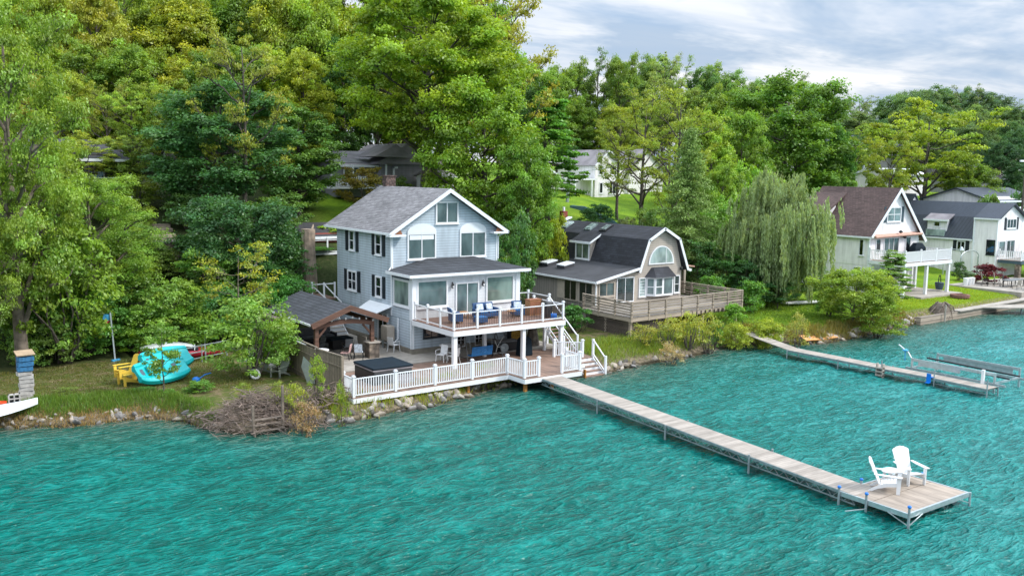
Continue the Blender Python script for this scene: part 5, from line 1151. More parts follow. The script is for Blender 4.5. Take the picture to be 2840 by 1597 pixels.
    for p, q in (((70.0, 41.3), (76.0, 41.5)), ((76.0, 41.5), (82, 41.8)), ((82, 41.8), (90, 42.2)), ((90, 42.2), (104, 42.6))): b.bar((p[0], p[1], .22), (q[0], q[1], .22), .4, .75)
    b.build('wall', 'old_wood', W); b = MB(); b.bar((76.0, 41.5, .64), (90, 42.2, .66), .8, .08); b.build('cap', 'concrete', W)
docks()
# ================================================================== furniture makers (local coordinates, front faces -Y)
def adirondack(label, loc, rz, mat='plastic_white', sc=1.0, group=None, tilt=None, name='adirondack_chair'):
    t = thing(name, label, 'chair', loc, rz, group, sc)
    if tilt: t.rotation_euler = (tilt[0], tilt[1], rz)
    b = MB()
    for i in range(6): y = -.30+i*.095; z = .36-.022*i; b.obox((0, y, z), (.54, .08, .022), (-.22, 0, 0))
    b.build('seat', mat, t, local=True)
    b = MB(); a = R(24)
    top = lambda x: .90-.55*x*x*2.2
    for i in range(5):
        x0, x1, u0, u1 = (i-2)*.094-.042, (i-2)*.094+.042, (i-2)*.124-.058, (i-2)*.124+.058
        P = [(x0, 0), (x1, 0), (u1, top(u1)), ((u0+u1)/2, top((u0+u1)/2)+.012), (u0, top(u0))]
        b.poly([(px, .24+math.sin(a)*pz, .22+math.cos(a)*pz) for px, pz in P], (0, .022*math.cos(a), -.022*math.sin(a)))
    b.obox((0, .24+math.sin(a)*.12+.02, .22+.12), (.5, .03, .07), (-a, 0, 0)); b.obox((0, .24+math.sin(a)*.5+.03, .22+math.cos(a)*.5), (.58, .03, .06), (-a, 0, 0)); b.build('backrest', mat, t, local=True)
    for s in (-1, 1):
        b = MB(); b.poly([(s*.33-.07, -.42, .56), (s*.33+.07, -.42, .56), (s*.33+.07, .1, .565), (s*.33+.05, .42, .57), (s*.33-.03, .42, .57), (s*.33-.07, .1, .565)], (0, 0, .025)); b.build('armrest', mat, t, local=True)
        b = MB(); b.poly([(s*.30-.015, -.38, 0), (s*.30-.015, -.27, 0), (s*.30-.015, -.27, .56), (s*.30-.015, -.40, .56)], (.03, 0, 0)); b.build('leg', mat, t, local=True)
        b = MB(); b.poly([(s*.27-.014, -.36, .25), (s*.27-.014, -.36, .38), (s*.27-.014, .1, .30), (s*.27-.014, .42, .13), (s*.27-.014, .58, 0), (s*.27-.014, .46, 0), (s*.27-.014, .3, .10), (s*.27-.014, 0, .2)], (.028, 0, 0)); b.build('rear_leg', mat, t, local=True)
    return t
def wicker(label, loc, rz, wide=.72, n=1, name='wicker_armchair', cat='armchair', group=None):
    t = thing(name, label, cat, loc, rz, group); W = wide*n*.92; b = MB()
    b.box(-W/2, W/2, -.34, .34, .12, .34); b.build('base', 'blue_wicker', t, bevel=.02, local=True)
    b = MB(); b.obox((0, .36, .62), (W, .09, .62), (-.18, 0, 0)); b.build('backrest', 'blue_wicker', t, bevel=.04, local=True)
    for s in (-1, 1):
        b = MB(); b.box(s*W/2-.06, s*W/2+.06, -.36, .36, .12, .62); b.build('armrest', 'blue_wicker', t, bevel=.03, local=True)
        for y in (-.3, .3): b = MB(); b.box(s*(W/2-.04)-.025, s*(W/2-.04)+.025, y-.025, y+.025, 0, .13); b.build('leg', 'oak', t, local=True)
    for i in range(n):
        x = (i-(n-1)/2)*wide*.86; b = MB(); b.box(x-.27, x+.27, -.33, .27, .345, .47); b.build('seat_cushion', 'blue_fabric', t, bevel=.04, local=True)
        b = MB(); b.obox((x+.02, .20, .67), (.46, .12, .40), (-.3, 0, .1*(i*2-1))); b.build('pillow', 'cushion', t, bevel=.05, local=True)
    return t
def round_table(label, loc, r=.55, h=.72, mat='plastic_white', name='round_table', leg='plastic_white'):
    t = thing(name, label, 'table', loc); b = MB(); b.lathe([(r*.95, h-.04), (r, h-.025), (r, h), (r*.97, h+.01)], n=24); b.build('tabletop', mat, t, local=True)
    for k in range(4): a = k*math.pi/2+.6; b = MB(); b.tube([(math.cos(a)*r*.55, math.sin(a)*r*.55, h-.04), (math.cos(a)*r*.8, math.sin(a)*r*.8, 0)], .022, 6); b.build('leg', leg, t, local=True)
    return t
def patio_chair(label, loc, rz, mat='plastic_white', seatmat=None, group=None, high=.92, name='patio_chair'):
    t = thing(name, label, 'chair', loc, rz, group); s = seatmat or mat
    b = MB(); b.box(-.25, .25, -.26, .22, .40, .44); b.build('seat', s, t, bevel=.02, local=True)
    b = MB(); b.obox((0, .29, .44+(high-.44)/2), (.46, .035, high-.40), (-.2, 0, 0)); b.build('backrest', s, t, bevel=.015, local=True)
    for q in (-1, 1):
        b = MB(); b.tube([(q*.28, -.24, .44), (q*.30, -.22, .64), (q*.30, .2, .66), (q*.25, .3, .62)], .02, 6); b.build('armrest', mat, t, local=True)
        for y, y2 in ((-.24, -.28), (.2, .3)): b = MB(); b.tube([(q*.24, y, .42), (q*.27, y2, 0)], .02, 6); b.build('leg', mat, t, local=True)
    return t
def at_deg(d): return R(d)

def dock_furniture():
    z = .465
    adirondack('white adirondack chair on the dock platform seen from its side, facing right', (30.42, 18.7, z), R(30), sc=1.14, group='white adirondack chairs on the dock')
    adirondack('white adirondack chair on the dock platform with its tall fan back facing the lake', (31.98, 18.78, z), R(-22), sc=1.16, group='white adirondack chairs on the dock')
    t = thing('side_table', 'small white slatted table between the two adirondack chairs on the dock', 'table', (31.2, 19.1, z)); b = MB()
    n = 16; b.poly([(math.cos(2*math.pi*i/n)*.40, math.sin(2*math.pi*i/n)*.30, .50) for i in range(n)], (0, 0, .03)); b.build('tabletop', 'plastic_white', t, local=True)
    for x in (-.2, .2): b = MB(); b.poly([(x-.015, -.22, 0), (x-.015, -.12, 0), (x-.015, -.06, .5), (x-.015, -.18, .5)], (.03, 0, 0)); b.poly([(x-.015, .22, 0), (x-.015, .12, 0), (x-.015, .06, .5), (x-.015, .18, .5)], (.03, 0, 0)); b.build('leg', 'plastic_white', t, local=True)
dock_furniture()

def deck_furniture():
    z = 3.06
    wicker('blue wicker armchair at the left end of the raised deck, turned to the right', (28.35, 45.7, z), R(75), group='blue wicker seats on the raised deck')
    wicker('long blue wicker sofa with patterned pillows in the middle of the raised deck', (30.9, 46.3, z), R(0), .8, 2, 'wicker_sofa', 'sofa', 'blue wicker seats on the raised deck')
    wicker('blue wicker armchair right of the sofa beneath the large right window', (33.0, 45.9, z), R(-22), group='blue wicker seats on the raised deck')
    t = thing('footstool', 'low blue cushioned footstool in front of the sofa on the raised deck', 'stool', (29.5, 44.8, z)); b = MB(); b.box(-.35, .35, -.28, .28, .08, .34); b.build('base', 'blue_wicker', t, bevel=.02, local=True); b = MB(); b.box(-.34, .34, -.27, .27, .34, .43); b.build('cushion', 'blue_fabric', t, bevel=.03, local=True)
    round_table('small round wooden side table beside the sofa on the raised deck', (32.1, 45.3, z), .28, .5, 'oak', 'side_table', 'bronze')
    t = thing('coffee_table', 'small brown coffee table in front of the sliding door on the raised deck', 'table', (29.6, 46.9, z)); b = MB(); b.box(-.3, .3, -.22, .22, .36, .42); b.build('tabletop', 'oak', t, local=True)
    for x in (-.26, .26):
        for y in (-.18, .18): b = MB(); b.box(x-.02, x+.02, y-.02, y+.02, 0, .36); b.build('leg', 'oak', t, local=True)
    t = thing('bar_cabinet', 'orange brown wooden cabinet at the right end of the raised deck', 'cabinet', (34.2, 45.9, z)); b = MB(); b.box(-.45, .45, -.25, .25, 0, .95); b.build('body', 'oak', t, bevel=.01, local=True); b = MB(); b.box(-.48, .48, -.28, .28, .95, 1.0); b.build('top', 'copper', t, local=True); b = MB(); b.box(-.42, -.02, -.27, -.25, .08, .88); b.box(.02, .42, -.27, -.25, .08, .88); b.build('door', 'copper', t, local=True)
    t = thing('barbecue', 'black covered barbecue in the right corner of the raised deck', 'barbecue', (34.3, 44.6, z)); b = MB(); b.box(-.2, .25, -.22, .22, 0, .7); b.build('cabinet', 'black_plastic', t, bevel=.02, local=True); b = MB(); b.obox((.02, 0, .82), (.5, .46, .28)); b.build('hood', 'black_plastic', t, bevel=.1, local=True)
    t = thing('plant_pot', 'bright blue glazed pot at the right corner of the raised deck', 'pot', (34.25, 43.85, z)); b = MB(); b.lathe([(.13, 0), (.2, .15), (.21, .32), (.18, .34)], n=16); b.build('pot', 'blue_paint', t, smooth=True, local=True)
    z = .905
    round_table('round white table under the raised deck beside the white chairs', (28.3, 46.3, z), .62, .74)
    patio_chair('white metal patio chair on the left of the round white table', (27.3, 45.5, z), R(-60), group='white chairs under the raised deck')
    patio_chair('white metal patio chair in front of the round white table', (27.75, 44.95, .855), R(190), group='white chairs under the raised deck')
    # swing
    t = thing('porch_swing', 'freestanding swing with a black frame and a bright blue slatted seat back', 'swing', (29.4, 44.6, .86)); fr = MB()
    for x in (-1.15, 1.15): fr.tube([(x*1.1, -.65, 0), (x*.93, 0, 1.7), (x*1.1, .65, 0)], .03, 6); fr.bar((x*1.07, -.5, .35), (x*1.07, .5, .35), .03)
    fr.tube([(-1.07, 0, 1.7), (1.07, 0, 1.7)], .03, 6); fr.build('frame', 'black_metal', t, local=True)
    b = MB()
    for i in range(6): b.obox((-.05, -.22-.02*i, .42+i*.095), (1.45, .03, .088), (.2, 0, 0))
    b.build('backrest', 'blue_fabric', t, bevel=.01, local=True); b = MB(); b.obox((-.05, .06, .38), (1.45, .5, .06)); b.build('seat', 'blue_fabric', t, bevel=.02, local=True)
    b = MB(); [b.bar((x, -.15, .5), (x*1.1, 0, 1.7), .012) for x in (-.75, .72)]; b.build('chain', 'steel', t, local=True)
    # dark covered grill, bicycle, tub
    t = thing('covered_grill', 'barbecue under a dark blue cover beneath the raised deck', 'barbecue', (32.6, 44.6, .86)); b = MB(); b.add([(-.45, -.3, 0), (.45, -.3, 0), (.45, .3, 0), (-.45, .3, 0), (-.38, -.24, 1.0), (.38, -.24, 1.0), (.38, .24, 1.0), (-.38, .24, 1.0), (-.3, -.05, 1.15), (.3, -.05, 1.15), (.3, .1, 1.15), (-.3, .1, 1.15)], [(0, 1, 5, 4), (1, 2, 6, 5), (2, 3, 7, 6), (3, 0, 4, 7), (4, 5, 9, 8), (5, 6, 10, 9), (6, 7, 11, 10), (7, 4, 8, 11), (8, 9, 10, 11), (0, 3, 2, 1)]); b.build('cover', 'navy_vinyl', t, bevel=.04, local=True)
    b = MB(); b.box(-.35, -.3, -.2, .2, -.0, .06); b.build('wheel', 'black_plastic', t, local=True)
    t = thing('exercise_bike', 'grey exercise bicycle standing in the shade beneath the raised deck', 'bicycle', (31.4, 45.6, .905), R(80)); b = MB()
    b.lathe([(.26, 0), (.28, .02), (.28, .05), (.26, .07)], n=20); w1 = b.build('wheel', 'steel', t, local=True); w1.rotation_euler = (0, R(90), 0); w1.location = (0, -.4, .34)
    b = MB(); b.tube([(0, -.4, .34), (0, .1, .45), (0, .3, .9)], .025, 6); b.tube([(0, .1, .45), (0, -.35, 1.1)], .025, 6); b.tube([(-.25, -.4, .03), (.25, -.4, .03)], .025, 6); b.tube([(-.25, .4, .03), (.25, .4, .03)], .025, 6); b.tube([(0, -.4, .03), (0, .4, .03)], .025, 6); b.tube([(0, .1, .45), (0, .2, .03)], .025, 6); b.build('frame', 'silver', t, local=True)
    b = MB(); b.tube([(-.22, -.45, 1.2), (0, -.35, 1.1), (.22, -.45, 1.2)], .02, 6); b.build('handlebar', 'black_metal', t, local=True); b = MB(); b.obox((0, .32, .93), (.2, .26, .06)); b.build('saddle', 'black_plastic', t, bevel=.02, local=True)
    t = thing('storage_box', 'long dark grey cushion storage box beneath the raised deck', 'box', (32.3, 46.4, .905)); b = MB(); b.box(-1.0, .9, -.35, .35, 0, .55); b.build('box', 'black_plastic', t, bevel=.03, local=True); b = MB(); b.box(-1.03, .93, -.38, .38, .55, .62); b.build('lid', 'grey_cushion', t, bevel=.02, local=True)
    t = thing('firewood_rack', 'tall rack of stacked firewood with yellow cut ends beneath the raised deck', 'firewood', (34.3, 47.8, .9)); b = MB()
    for i in range(7):
        for j in range(11): b.tube([(-.48+i*.16+(j % 2)*.08, -.15, .1+j*.14), (-.48+i*.16+(j % 2)*.08, .15, .1+j*.14)], .07+.012*((i*3+j) % 3), 7)
    b.build('logs', 'amber', t, local=True); b = MB(); b.box(-.6, -.55, -.2, .2, 0, 1.75); b.box(.62, .67, -.2, .2, 0, 1.75); b.box(-.6, .67, -.2, .2, 0, .04); b.build('rack', 'black_metal', t, local=True)
    t = thing('bench', 'low brown bench by the french doors beneath the raised deck', 'bench', (32.2, 47.9, .905)); b = MB(); b.box(-.55, .55, -.2, .2, .38, .44); b.build('seat', 'old_wood', t, local=True)
    for x in (-.45, .45): b = MB(); b.box(x-.04, x+.04, -.18, .18, 0, .38); b.build('leg', 'old_wood', t, local=True)
    # hot tub
    t = thing('hot_tub', 'hot tub with a dark navy folded cover on the low deck', 'hot tub', (22.35, 43.35, .855)); b = MB(); b.box(-1.15, 1.15, -1.15, 1.15, 0, .72); b.build('cabinet', 'black_plastic', t, bevel=.08, local=True)
    b = MB(); b.box(-1.2, 1.2, -1.2, 1.2, .80, .92); b.build('cover', 'navy_vinyl', t, bevel=.06, local=True); b = MB(); b.box(-1.17, 1.17, -1.17, 1.17, .72, .80); b.build('shell_rim', 'greyroof', t, bevel=.02, local=True)
    b = MB(); b.box(.05, 1.05, -1.5, -1.16, 0, .22); b.box(.05, 1.05, -1.35, -1.16, .22, .42); b.build('step', 'greyroof', t, local=True)
    t = thing('air_conditioner', 'beige box on the wall beside the sliding door under the small awning', 'air conditioner', (26.45, 50.75, .9)); b = MB(); b.box(-.25, .3, -.45, .35, .55, 1.45); b.build('case', 'tan_trim', t, bevel=.03, local=True); b = MB(); b.box(-.2, -.12, -.4, -.32, 0, .55); b.box(-.2, -.12, .22, .3, 0, .55); b.build('stand', 'alu', t, local=True)
    patio_chair('white plastic chair against the side wall of the blue house', (26.3, 49.6, .9), R(110))
deck_furniture()

def pavilion_furniture():
    t = thing('outdoor_sofa', 'grey cushioned outdoor sofa along the back of the pavilion', 'sofa', (22.9, 54.7, .9)); b = MB(); b.box(-1.7, 1.7, -.4, .4, .05, .36); b.build('base', 'black_plastic', t, bevel=.02, local=True)
    for i in range(3): x = -1.1+i*1.1; b = MB(); b.box(x-.53, x+.53, -.4, .25, .36, .50); b.build('seat_cushion', 'grey_cushion', t, bevel=.04, local=True); b = MB(); b.obox((x, .3, .72), (1.04, .16, .5), (-.12, 0, 0)); b.build('back_cushion', 'grey_cushion', t, bevel=.05, local=True)
    for s in (-1, 1): b = MB(); b.box(s*1.72-.08, s*1.72+.08, -.42, .42, .05, .62); b.build('armrest', 'black_plastic', t, bevel=.02, local=True)
    t = thing('fire_table', 'square dark fire table in the middle of the pavilion', 'table', (23.9, 52.3, .9)); b = MB(); b.box(-.75, .75, -.5, .5, .62, .70); b.build('tabletop', 'navy_vinyl', t, bevel=.01, local=True); b = MB(); b.box(-.55, .55, -.35, .35, 0, .62); b.build('base', 'black_metal', t, local=True)
    G = 'dark framed chairs around the pavilion table'
    patio_chair('dark patio chair on the left of the pavilion table', (22.3, 51.6, .9), R(-70), 'black_metal', 'grey_cushion', G)
    patio_chair('brown framed patio chair on the lake side of the pavilion table', (23.7, 50.6, .9), R(170), 'bronze', 'grey_cushion', G)
    patio_chair('patio chair by the stone pier with pink and white patterned cushions', (22.75, 48.9, .9), R(-130), 'black_metal', 'pink_cushion', G)
    patio_chair('patio chair with a white patterned cushion beside the pink cushioned one', (23.5, 48.7, .9), R(150), 'black_metal', 'cushion', G)
    t = thing('garden_bench', 'pale garden bench between the stone pier and the pavilion table', 'bench', (24.9, 50.6, .9), R(90)); b = MB(); b.box(-.6, .6, -.22, .2, .4, .45); b.build('seat', 'concrete', t, local=True); b = MB(); b.obox((0, .24, .72), (1.25, .05, .55), (-.1, 0, 0)); b.build('backrest', 'concrete', t, local=True)
    for x in (-.52, .52): b = MB(); b.box(x-.04, x+.04, -.2, .22, 0, .4); b.build('leg', 'concrete', t, local=True)
    round_table('round white bar table behind the board fence under the pavilion corner', (20.6, 47.6, .9), .5, 1.02, 'plastic_white', 'bar_table')
    t = thing('barbecue', 'grey and white kettle barbecue behind the board fence', 'barbecue', (20.2, 49.5, .9)); b = MB(); b.lathe([(.05, .7), (.3, .8), (.36, 1.0), (.34, 1.12), (.2, 1.28), (.03, 1.32)], n=16); b.build('bowl', 'silver', t, smooth=True, local=True)
    for k in range(3): a = k*2.09; b = MB(); b.tube([(math.cos(a)*.12, math.sin(a)*.12, .75), (math.cos(a)*.35, math.sin(a)*.35, 0)], .02, 5); b.build('leg', 'steel', t, local=True)
pavilion_furniture()

def yard_things():
    # yellow chairs
    g = lambda x, y: ground(x, y)
    adirondack('yellow adirondack chair stacked on top of another against the teal pedal boat', (10.75, 49.9, g(10.4, 50)+.34), R(-80), 'yellow', 1.12, 'yellow adirondack chairs in the yard', tilt=(0, 0))
    adirondack('yellow adirondack chair standing on the grass under the other yellow chair', (10.85, 49.6, g(10.7, 49.8)-.02), R(-76), 'yellow', 1.12, 'yellow adirondack chairs in the yard')
    # teal pedal boats leaning
    def boat(label, loc, rz, tilt):
        t = thing('pedal_boat', label, 'boat', loc, rz, 'teal boats leaning in the yard'); t.rotation_euler = (tilt, 0, rz)
        b = MB(); n = 14; L = 2.9; rows = []
        prof = [(-.78, .10), (-.74, .34), (-.50, .40), (-.42, .33), (0, .30), (.42, .33), (.50, .40), (.74, .34), (.78, .10), (.55, -.10), (.28, .04), (-.28, .04), (-.55, -.10)]
        for i in range(n+1):
            u = i/n; f = max(.08, math.sin(math.pi*(.06+.88*u))**.22); lift = .14*(2*u-1)**4
            rows.append([((u-.5)*L, y*f, z*(.55+.45*f)+lift) for y, z in prof])
        k = len(prof); vs = [p for r in rows for p in r]; fs = [(i*k+j, i*k+(j+1) % k, (i+1)*k+(j+1) % k, (i+1)*k+j) for i in range(n) for j in range(k)]
        b.add(vs, fs+[tuple(range(k))[::-1], tuple(n*k+j for j in range(k))]); b.build('hull', 'teal', t, bevel=.035, local=True)
        b = MB()
        for x in (-.55, .35): b.obox((x, 0, .34), (.42, .66, .08)); b.obox((x-.24, 0, .42), (.08, .66, .22), (0, -.25, 0))
        b.build('seat', 'teal', t, bevel=.04, local=True); b = MB(); b.obox((.78, .0, .325), (.26, .5, .03)); b.obox((-1.15, 0, .345), (.2, .4, .03)); b.build('footwell', 'shutter_teal', t, bevel=.01, local=True); return t
    boat('teal plastic pedal boat leaning on its side nearest the lake', (12.3, 49.2, g(12.4, 49.3)+.52), R(20), R(40))
    boat('second teal plastic boat leaning behind the first one', (12.75, 50.0, g(12.8, 50.4)+.92), R(24), R(44))
    # red motor boat with silver top
    t = thing('motor_boat', 'red boat with a silver curved top and dark cabin windows parked in the yard', 'boat', (15.0, 54.4, g(15, 54.4)+.02), R(-3)); t.scale = (.86, .86, .70); L = 5.6
    def loft(sections, name, mat, par, sm=True):
        b = MB(); k = len(sections[0]); vs = [p for s_ in sections for p in s_]; b.add(vs, [(i*k+j, i*k+(j+1) % k, (i+1)*k+(j+1) % k, (i+1)*k+j) for i in range(len(sections)-1) for j in range(k)]+[tuple(range(k))[::-1], tuple((len(sections)-1)*k+j for j in range(k))]); return b.build(name, mat, par, smooth=sm, local=True)
    S = []
    for i in range(13):
        u = i/12; x = -L/2+L*u; w_ = .95*min(1, (1-u)*2.2+.05)**.6; zt = .78+.0*u-.30*max(0, u-.55)**1.2*1.6; S.append([(x, -w_, zt), (x, -w_*.92, zt*.45), (x, -w_*.45, .05+.25*u**4), (x, w_*.45, .05+.25*u**4), (x, w_*.92, zt*.45), (x, w_, zt), (x, w_*.6, zt+.10), (x, -w_*.6, zt+.10)])
    loft(S, 'hull', 'red_paint', t)
    C = []
    for i in range(9):
        u = i/8; x = -L/2+.15+L*.62*u; h = .52*math.sin(math.pi*(.12+.80*u))**.7; C.append([(x, -.78, .86), (x, -.62, .86+h), (x, .62, .86+h), (x, .78, .86)])
    loft(C, 'cabin_window', 'glass_dark', t)
    C = []
    for i in range(9):
        u = i/8; x = -L/2+.1+L*.60*u; h = .52*math.sin(math.pi*(.12+.80*u))**.7; C.append([(x, -.68, .83+h), (x, -.60, .93+h), (x, .60, .93+h), (x, .68, .83+h)])
    loft(C, 'roof', 'silver', t); b = MB()
    for x in (-1.3, -.2, .55): b.bar((x, -.80, .86), (x+.05, -.64, 1.34), .05)
    b.build('window_post', 'silver', t, local=True)
    # metal hoist frame and poles
    t = thing('boat_trailer', 'green grey metal rack lying beside the red boat', 'rack', (15.7, 53.2, g(15.7, 53.2)), R(12)); b = MB()
    for z in (.25, .6, .95): b.bar((-1.6, 0, z-.05), (1.7, 0, z+.12), .05)
    for x in (-1.5, 0, 1.6): b.bar((x, 0, 0), (x, 0, 1.05), .05)
    b.build('frame', 'steel', t, local=True)
    for i, (dx, dt, db, w_, lb) in enumerate(((515, 833, 890, 56.5, 'thin upright steel pole behind the red boat'), (522, 865, 935, 54, 'thin leaning steel pole with a blue foot in front of the red boat'))):
        q = sight(dx, db, w_); p = sight(dx-(7 if i else 0), dt, w_); t = thing('steel_pole', lb, 'pole', tuple(q)); b = MB(); b.tube([tuple(q-Vector((0, 0, .4))), tuple(p)], .045, 6); b.build('pole', 'alu', t)
    q = sight(291, 908, 53.2); p = sight(277, 785, 53.2); t = thing('flag_pole', 'slim leaning pole with a small tattered blue and red flag at its top', 'flag pole', tuple(q)); b = MB(); b.tube([tuple(q-Vector((0, 0, .4))), tuple(p)], .05, 6); b.build('pole', 'alu', t)
    b = MB(); b.add([tuple(p+Vector(v)) for v in ((0, 0, -.12), (-.35, .02, -.10), (-.42, -.02, -.38), (-.25, .03, -.42), (0, 0, -.5))], [(0, 1, 2, 3, 4)]); b.build('flag', 'sky_paint', t); b = MB(); b.add([tuple(p+Vector(v)) for v in ((0, -.01, -.5), (-.25, .02, -.42), (-.30, -.02, -.68), (-.08, .02, -.66))], [(0, 1, 2, 3)]); b.build('flag', 'red_paint', t, label='red lower part of the flag')
    b = MB(); b.obox(tuple(q+Vector((0, 0, .05))), (.5, .15, .12), (0, 0, .4)); b.build('foot', 'sky_paint', t)
    # cinder block stack with bird house like box
    x, y = 5.95, 48.5; z = g(x, y); t = thing('block_stack', 'tall stack of grey blocks with blue crates and a plywood lid on top', 'block stack', (x, y, z))
    b = MB(); b.box(x-.3, x+.28, y-.22, y+.22, z-.1, z+.35); b.build('rock_base', 'cinder', t)
    for i in range(6): b = MB(); o = rnd.uniform(-.05, .05); b.obox((x+o, y, z+.45+i*.19), (.62, .36, .165), (0, rnd.uniform(-.04, .04), rnd.uniform(-.2, .2))); b.build('block', 'cinder', t)
    for i in range(3): b = MB(); b.obox((x+.02*i, y, z+1.62+i*.24), (.66, .45, .2), (0, 0, .1*i)); b.build('blue_crate', 'weathered_blue', t)
    b = MB(); b.obox((x+.02, y, z+2.38), (.8, .6, .05), (.25, 0, .1)); b.build('plywood_lid', 'plywood', t)
    x, y = 5.35, 47.75; t = thing('cinder_block', 'grey hollow cinder blocks stacked upright behind the white boat', 'block', (x, y, g(x, y))); b = MB(); z = g(x, y)
    for i in range(4): b.box(x-.25, x+.25, y-.1, y+.1, z+.2+i*.2-.02, z+.24+i*.2-.02)
    for i in range(3): b.box(x-.25+i*.225, x-.2+i*.225, y-.095, y+.095, z+.2, z+.82)
    b.build('block', 'cinder', t); b = MB(); b.box(x-.2, x+.2, y+.11, y+.13, z, z+.7); b.build('shade_sheet', 'black_plastic', t)  # black sheet behind the hollow blocks, standing in for their shade
    t = thing('bucket', 'orange red bucket standing beside the cinder blocks at the left edge', 'bucket', (4.85, 47.8, g(4.85, 47.8)+.1)); b = MB(); b.lathe([(.14, 0), (.2, .45), (.2, .5), (.185, .5), (.18, .46)], n=16); b.build('body', 'orange', t, local=True)
    t = thing('rowing_boat', 'white upturned boat hull on the bank at the left edge', 'boat', (4.1, 46.9, .62), R(10)); b = MB(); S = []
    for i in range(11): u = i/10; x = -2.2+4.4*u; w_ = .62*max(.03, 1-max(0, u-.45)**2*3.25); S.append([(x, -w_, .0+.25*u*u), (x, -w_*.85, .30+.2*u*u), (x, 0, .38+.18*u*u), (x, w_*.85, .30+.2*u*u), (x, w_, .0+.25*u*u)])
    k = 5; b.add([p for s_ in S for p in s_], [(i*k+j, i*k+j+1, (i+1)*k+j+1, (i+1)*k+j) for i in range(10) for j in range(4)]); b.build('hull', 'white_alu', t, smooth=True, local=True)
    q = (13.8, 47.9); t = thing('watering_can', 'bright blue plastic can lying in the grass near the brush pile', 'can', (*q, g(*q))); b = MB(); b.lathe([(.12, .05), (.2, .12), (.2, .3), (.1, .38)], n=12); b.build('body', 'blue_paint', t, smooth=True, local=True); b = MB(); b.tube([(.1, 0, .25), (.5, .15, .42), (.85, .25, .45)], .03, 6); b.build('spout', 'blue_paint', t, local=True)
    adirondack('faded grey adirondack chair among the weeds left of the board fence', (18.1, 47.3, g(18.1, 47.3)), R(-62), 'grey_faded', 1.0)
    adirondack('second grey chair half hidden in the bushes behind the first one', (17.5, 48.6, g(17.5, 48.6)), R(-80), 'grey_faded', 1.0)
    for i, (px, py, pz, lb) in enumerate(((16.75, 47.3, .3, 'white ring buoy lying against the bush above the brush pile'), (16.75, 48.0, .95, 'white ring half hidden in the leaves above the other ring buoy'))):
        t = thing('ring_buoy', lb, 'ring', (px, py, g(px, py)+pz)); t.rotation_euler = (R(60), R(20), 0); b = MB(); n = 20
        b.tube([(math.cos(2*math.pi*k/n)*.24, math.sin(2*math.pi*k/n)*.24, 0) for k in range(n+1)], .07, 8, cap=False); b.build('ring', 'plastic_white', t, smooth=True, local=True)
    # ladder bench at the shore
    t = thing('lake_steps', 'old grey wooden steps with two tall posts at the edge of the brush pile', 'steps', (14.6, 39.9, 0)); b = MB()
    for x, h in ((13.95, 1.35), (15.35, 2.1)): b.box(x-.05, x+.05, 39.75, 39.85, -.6, h)
    b.build('post', 'bark_pale', t); b = MB()
    for i, zz_ in enumerate((.12, .36, .56)): b.box(13.9, 15.4, 39.6+.17*i, 39.78+.17*i, zz_, zz_+.05)
    b.box(13.9, 13.96, 39.5, 40.1, -.4, .12); b.box(15.33, 15.39, 39.5, 40.1, -.4, .12); b.build('tread', 'bark_pale', t)
    t = thing('tarpaulin', 'folded pale blue canvas leaning against the board fence', 'canvas', (18.75, 44.9, g(18.75, 44.9))); b = MB(); b.add([(-.25, 0, 1.5), (.0, -.5, 1.1), (.12, -.6, .1), (-.1, -.1, .05), (-.3, .2, .9)], [(0, 1, 2, 3, 4)]); b.build('sheet', 'alu', t, local=True)
M['grey_faded'] = m_plain('faded_resin', (.30, .33, .29), .7, .2)
yard_things()

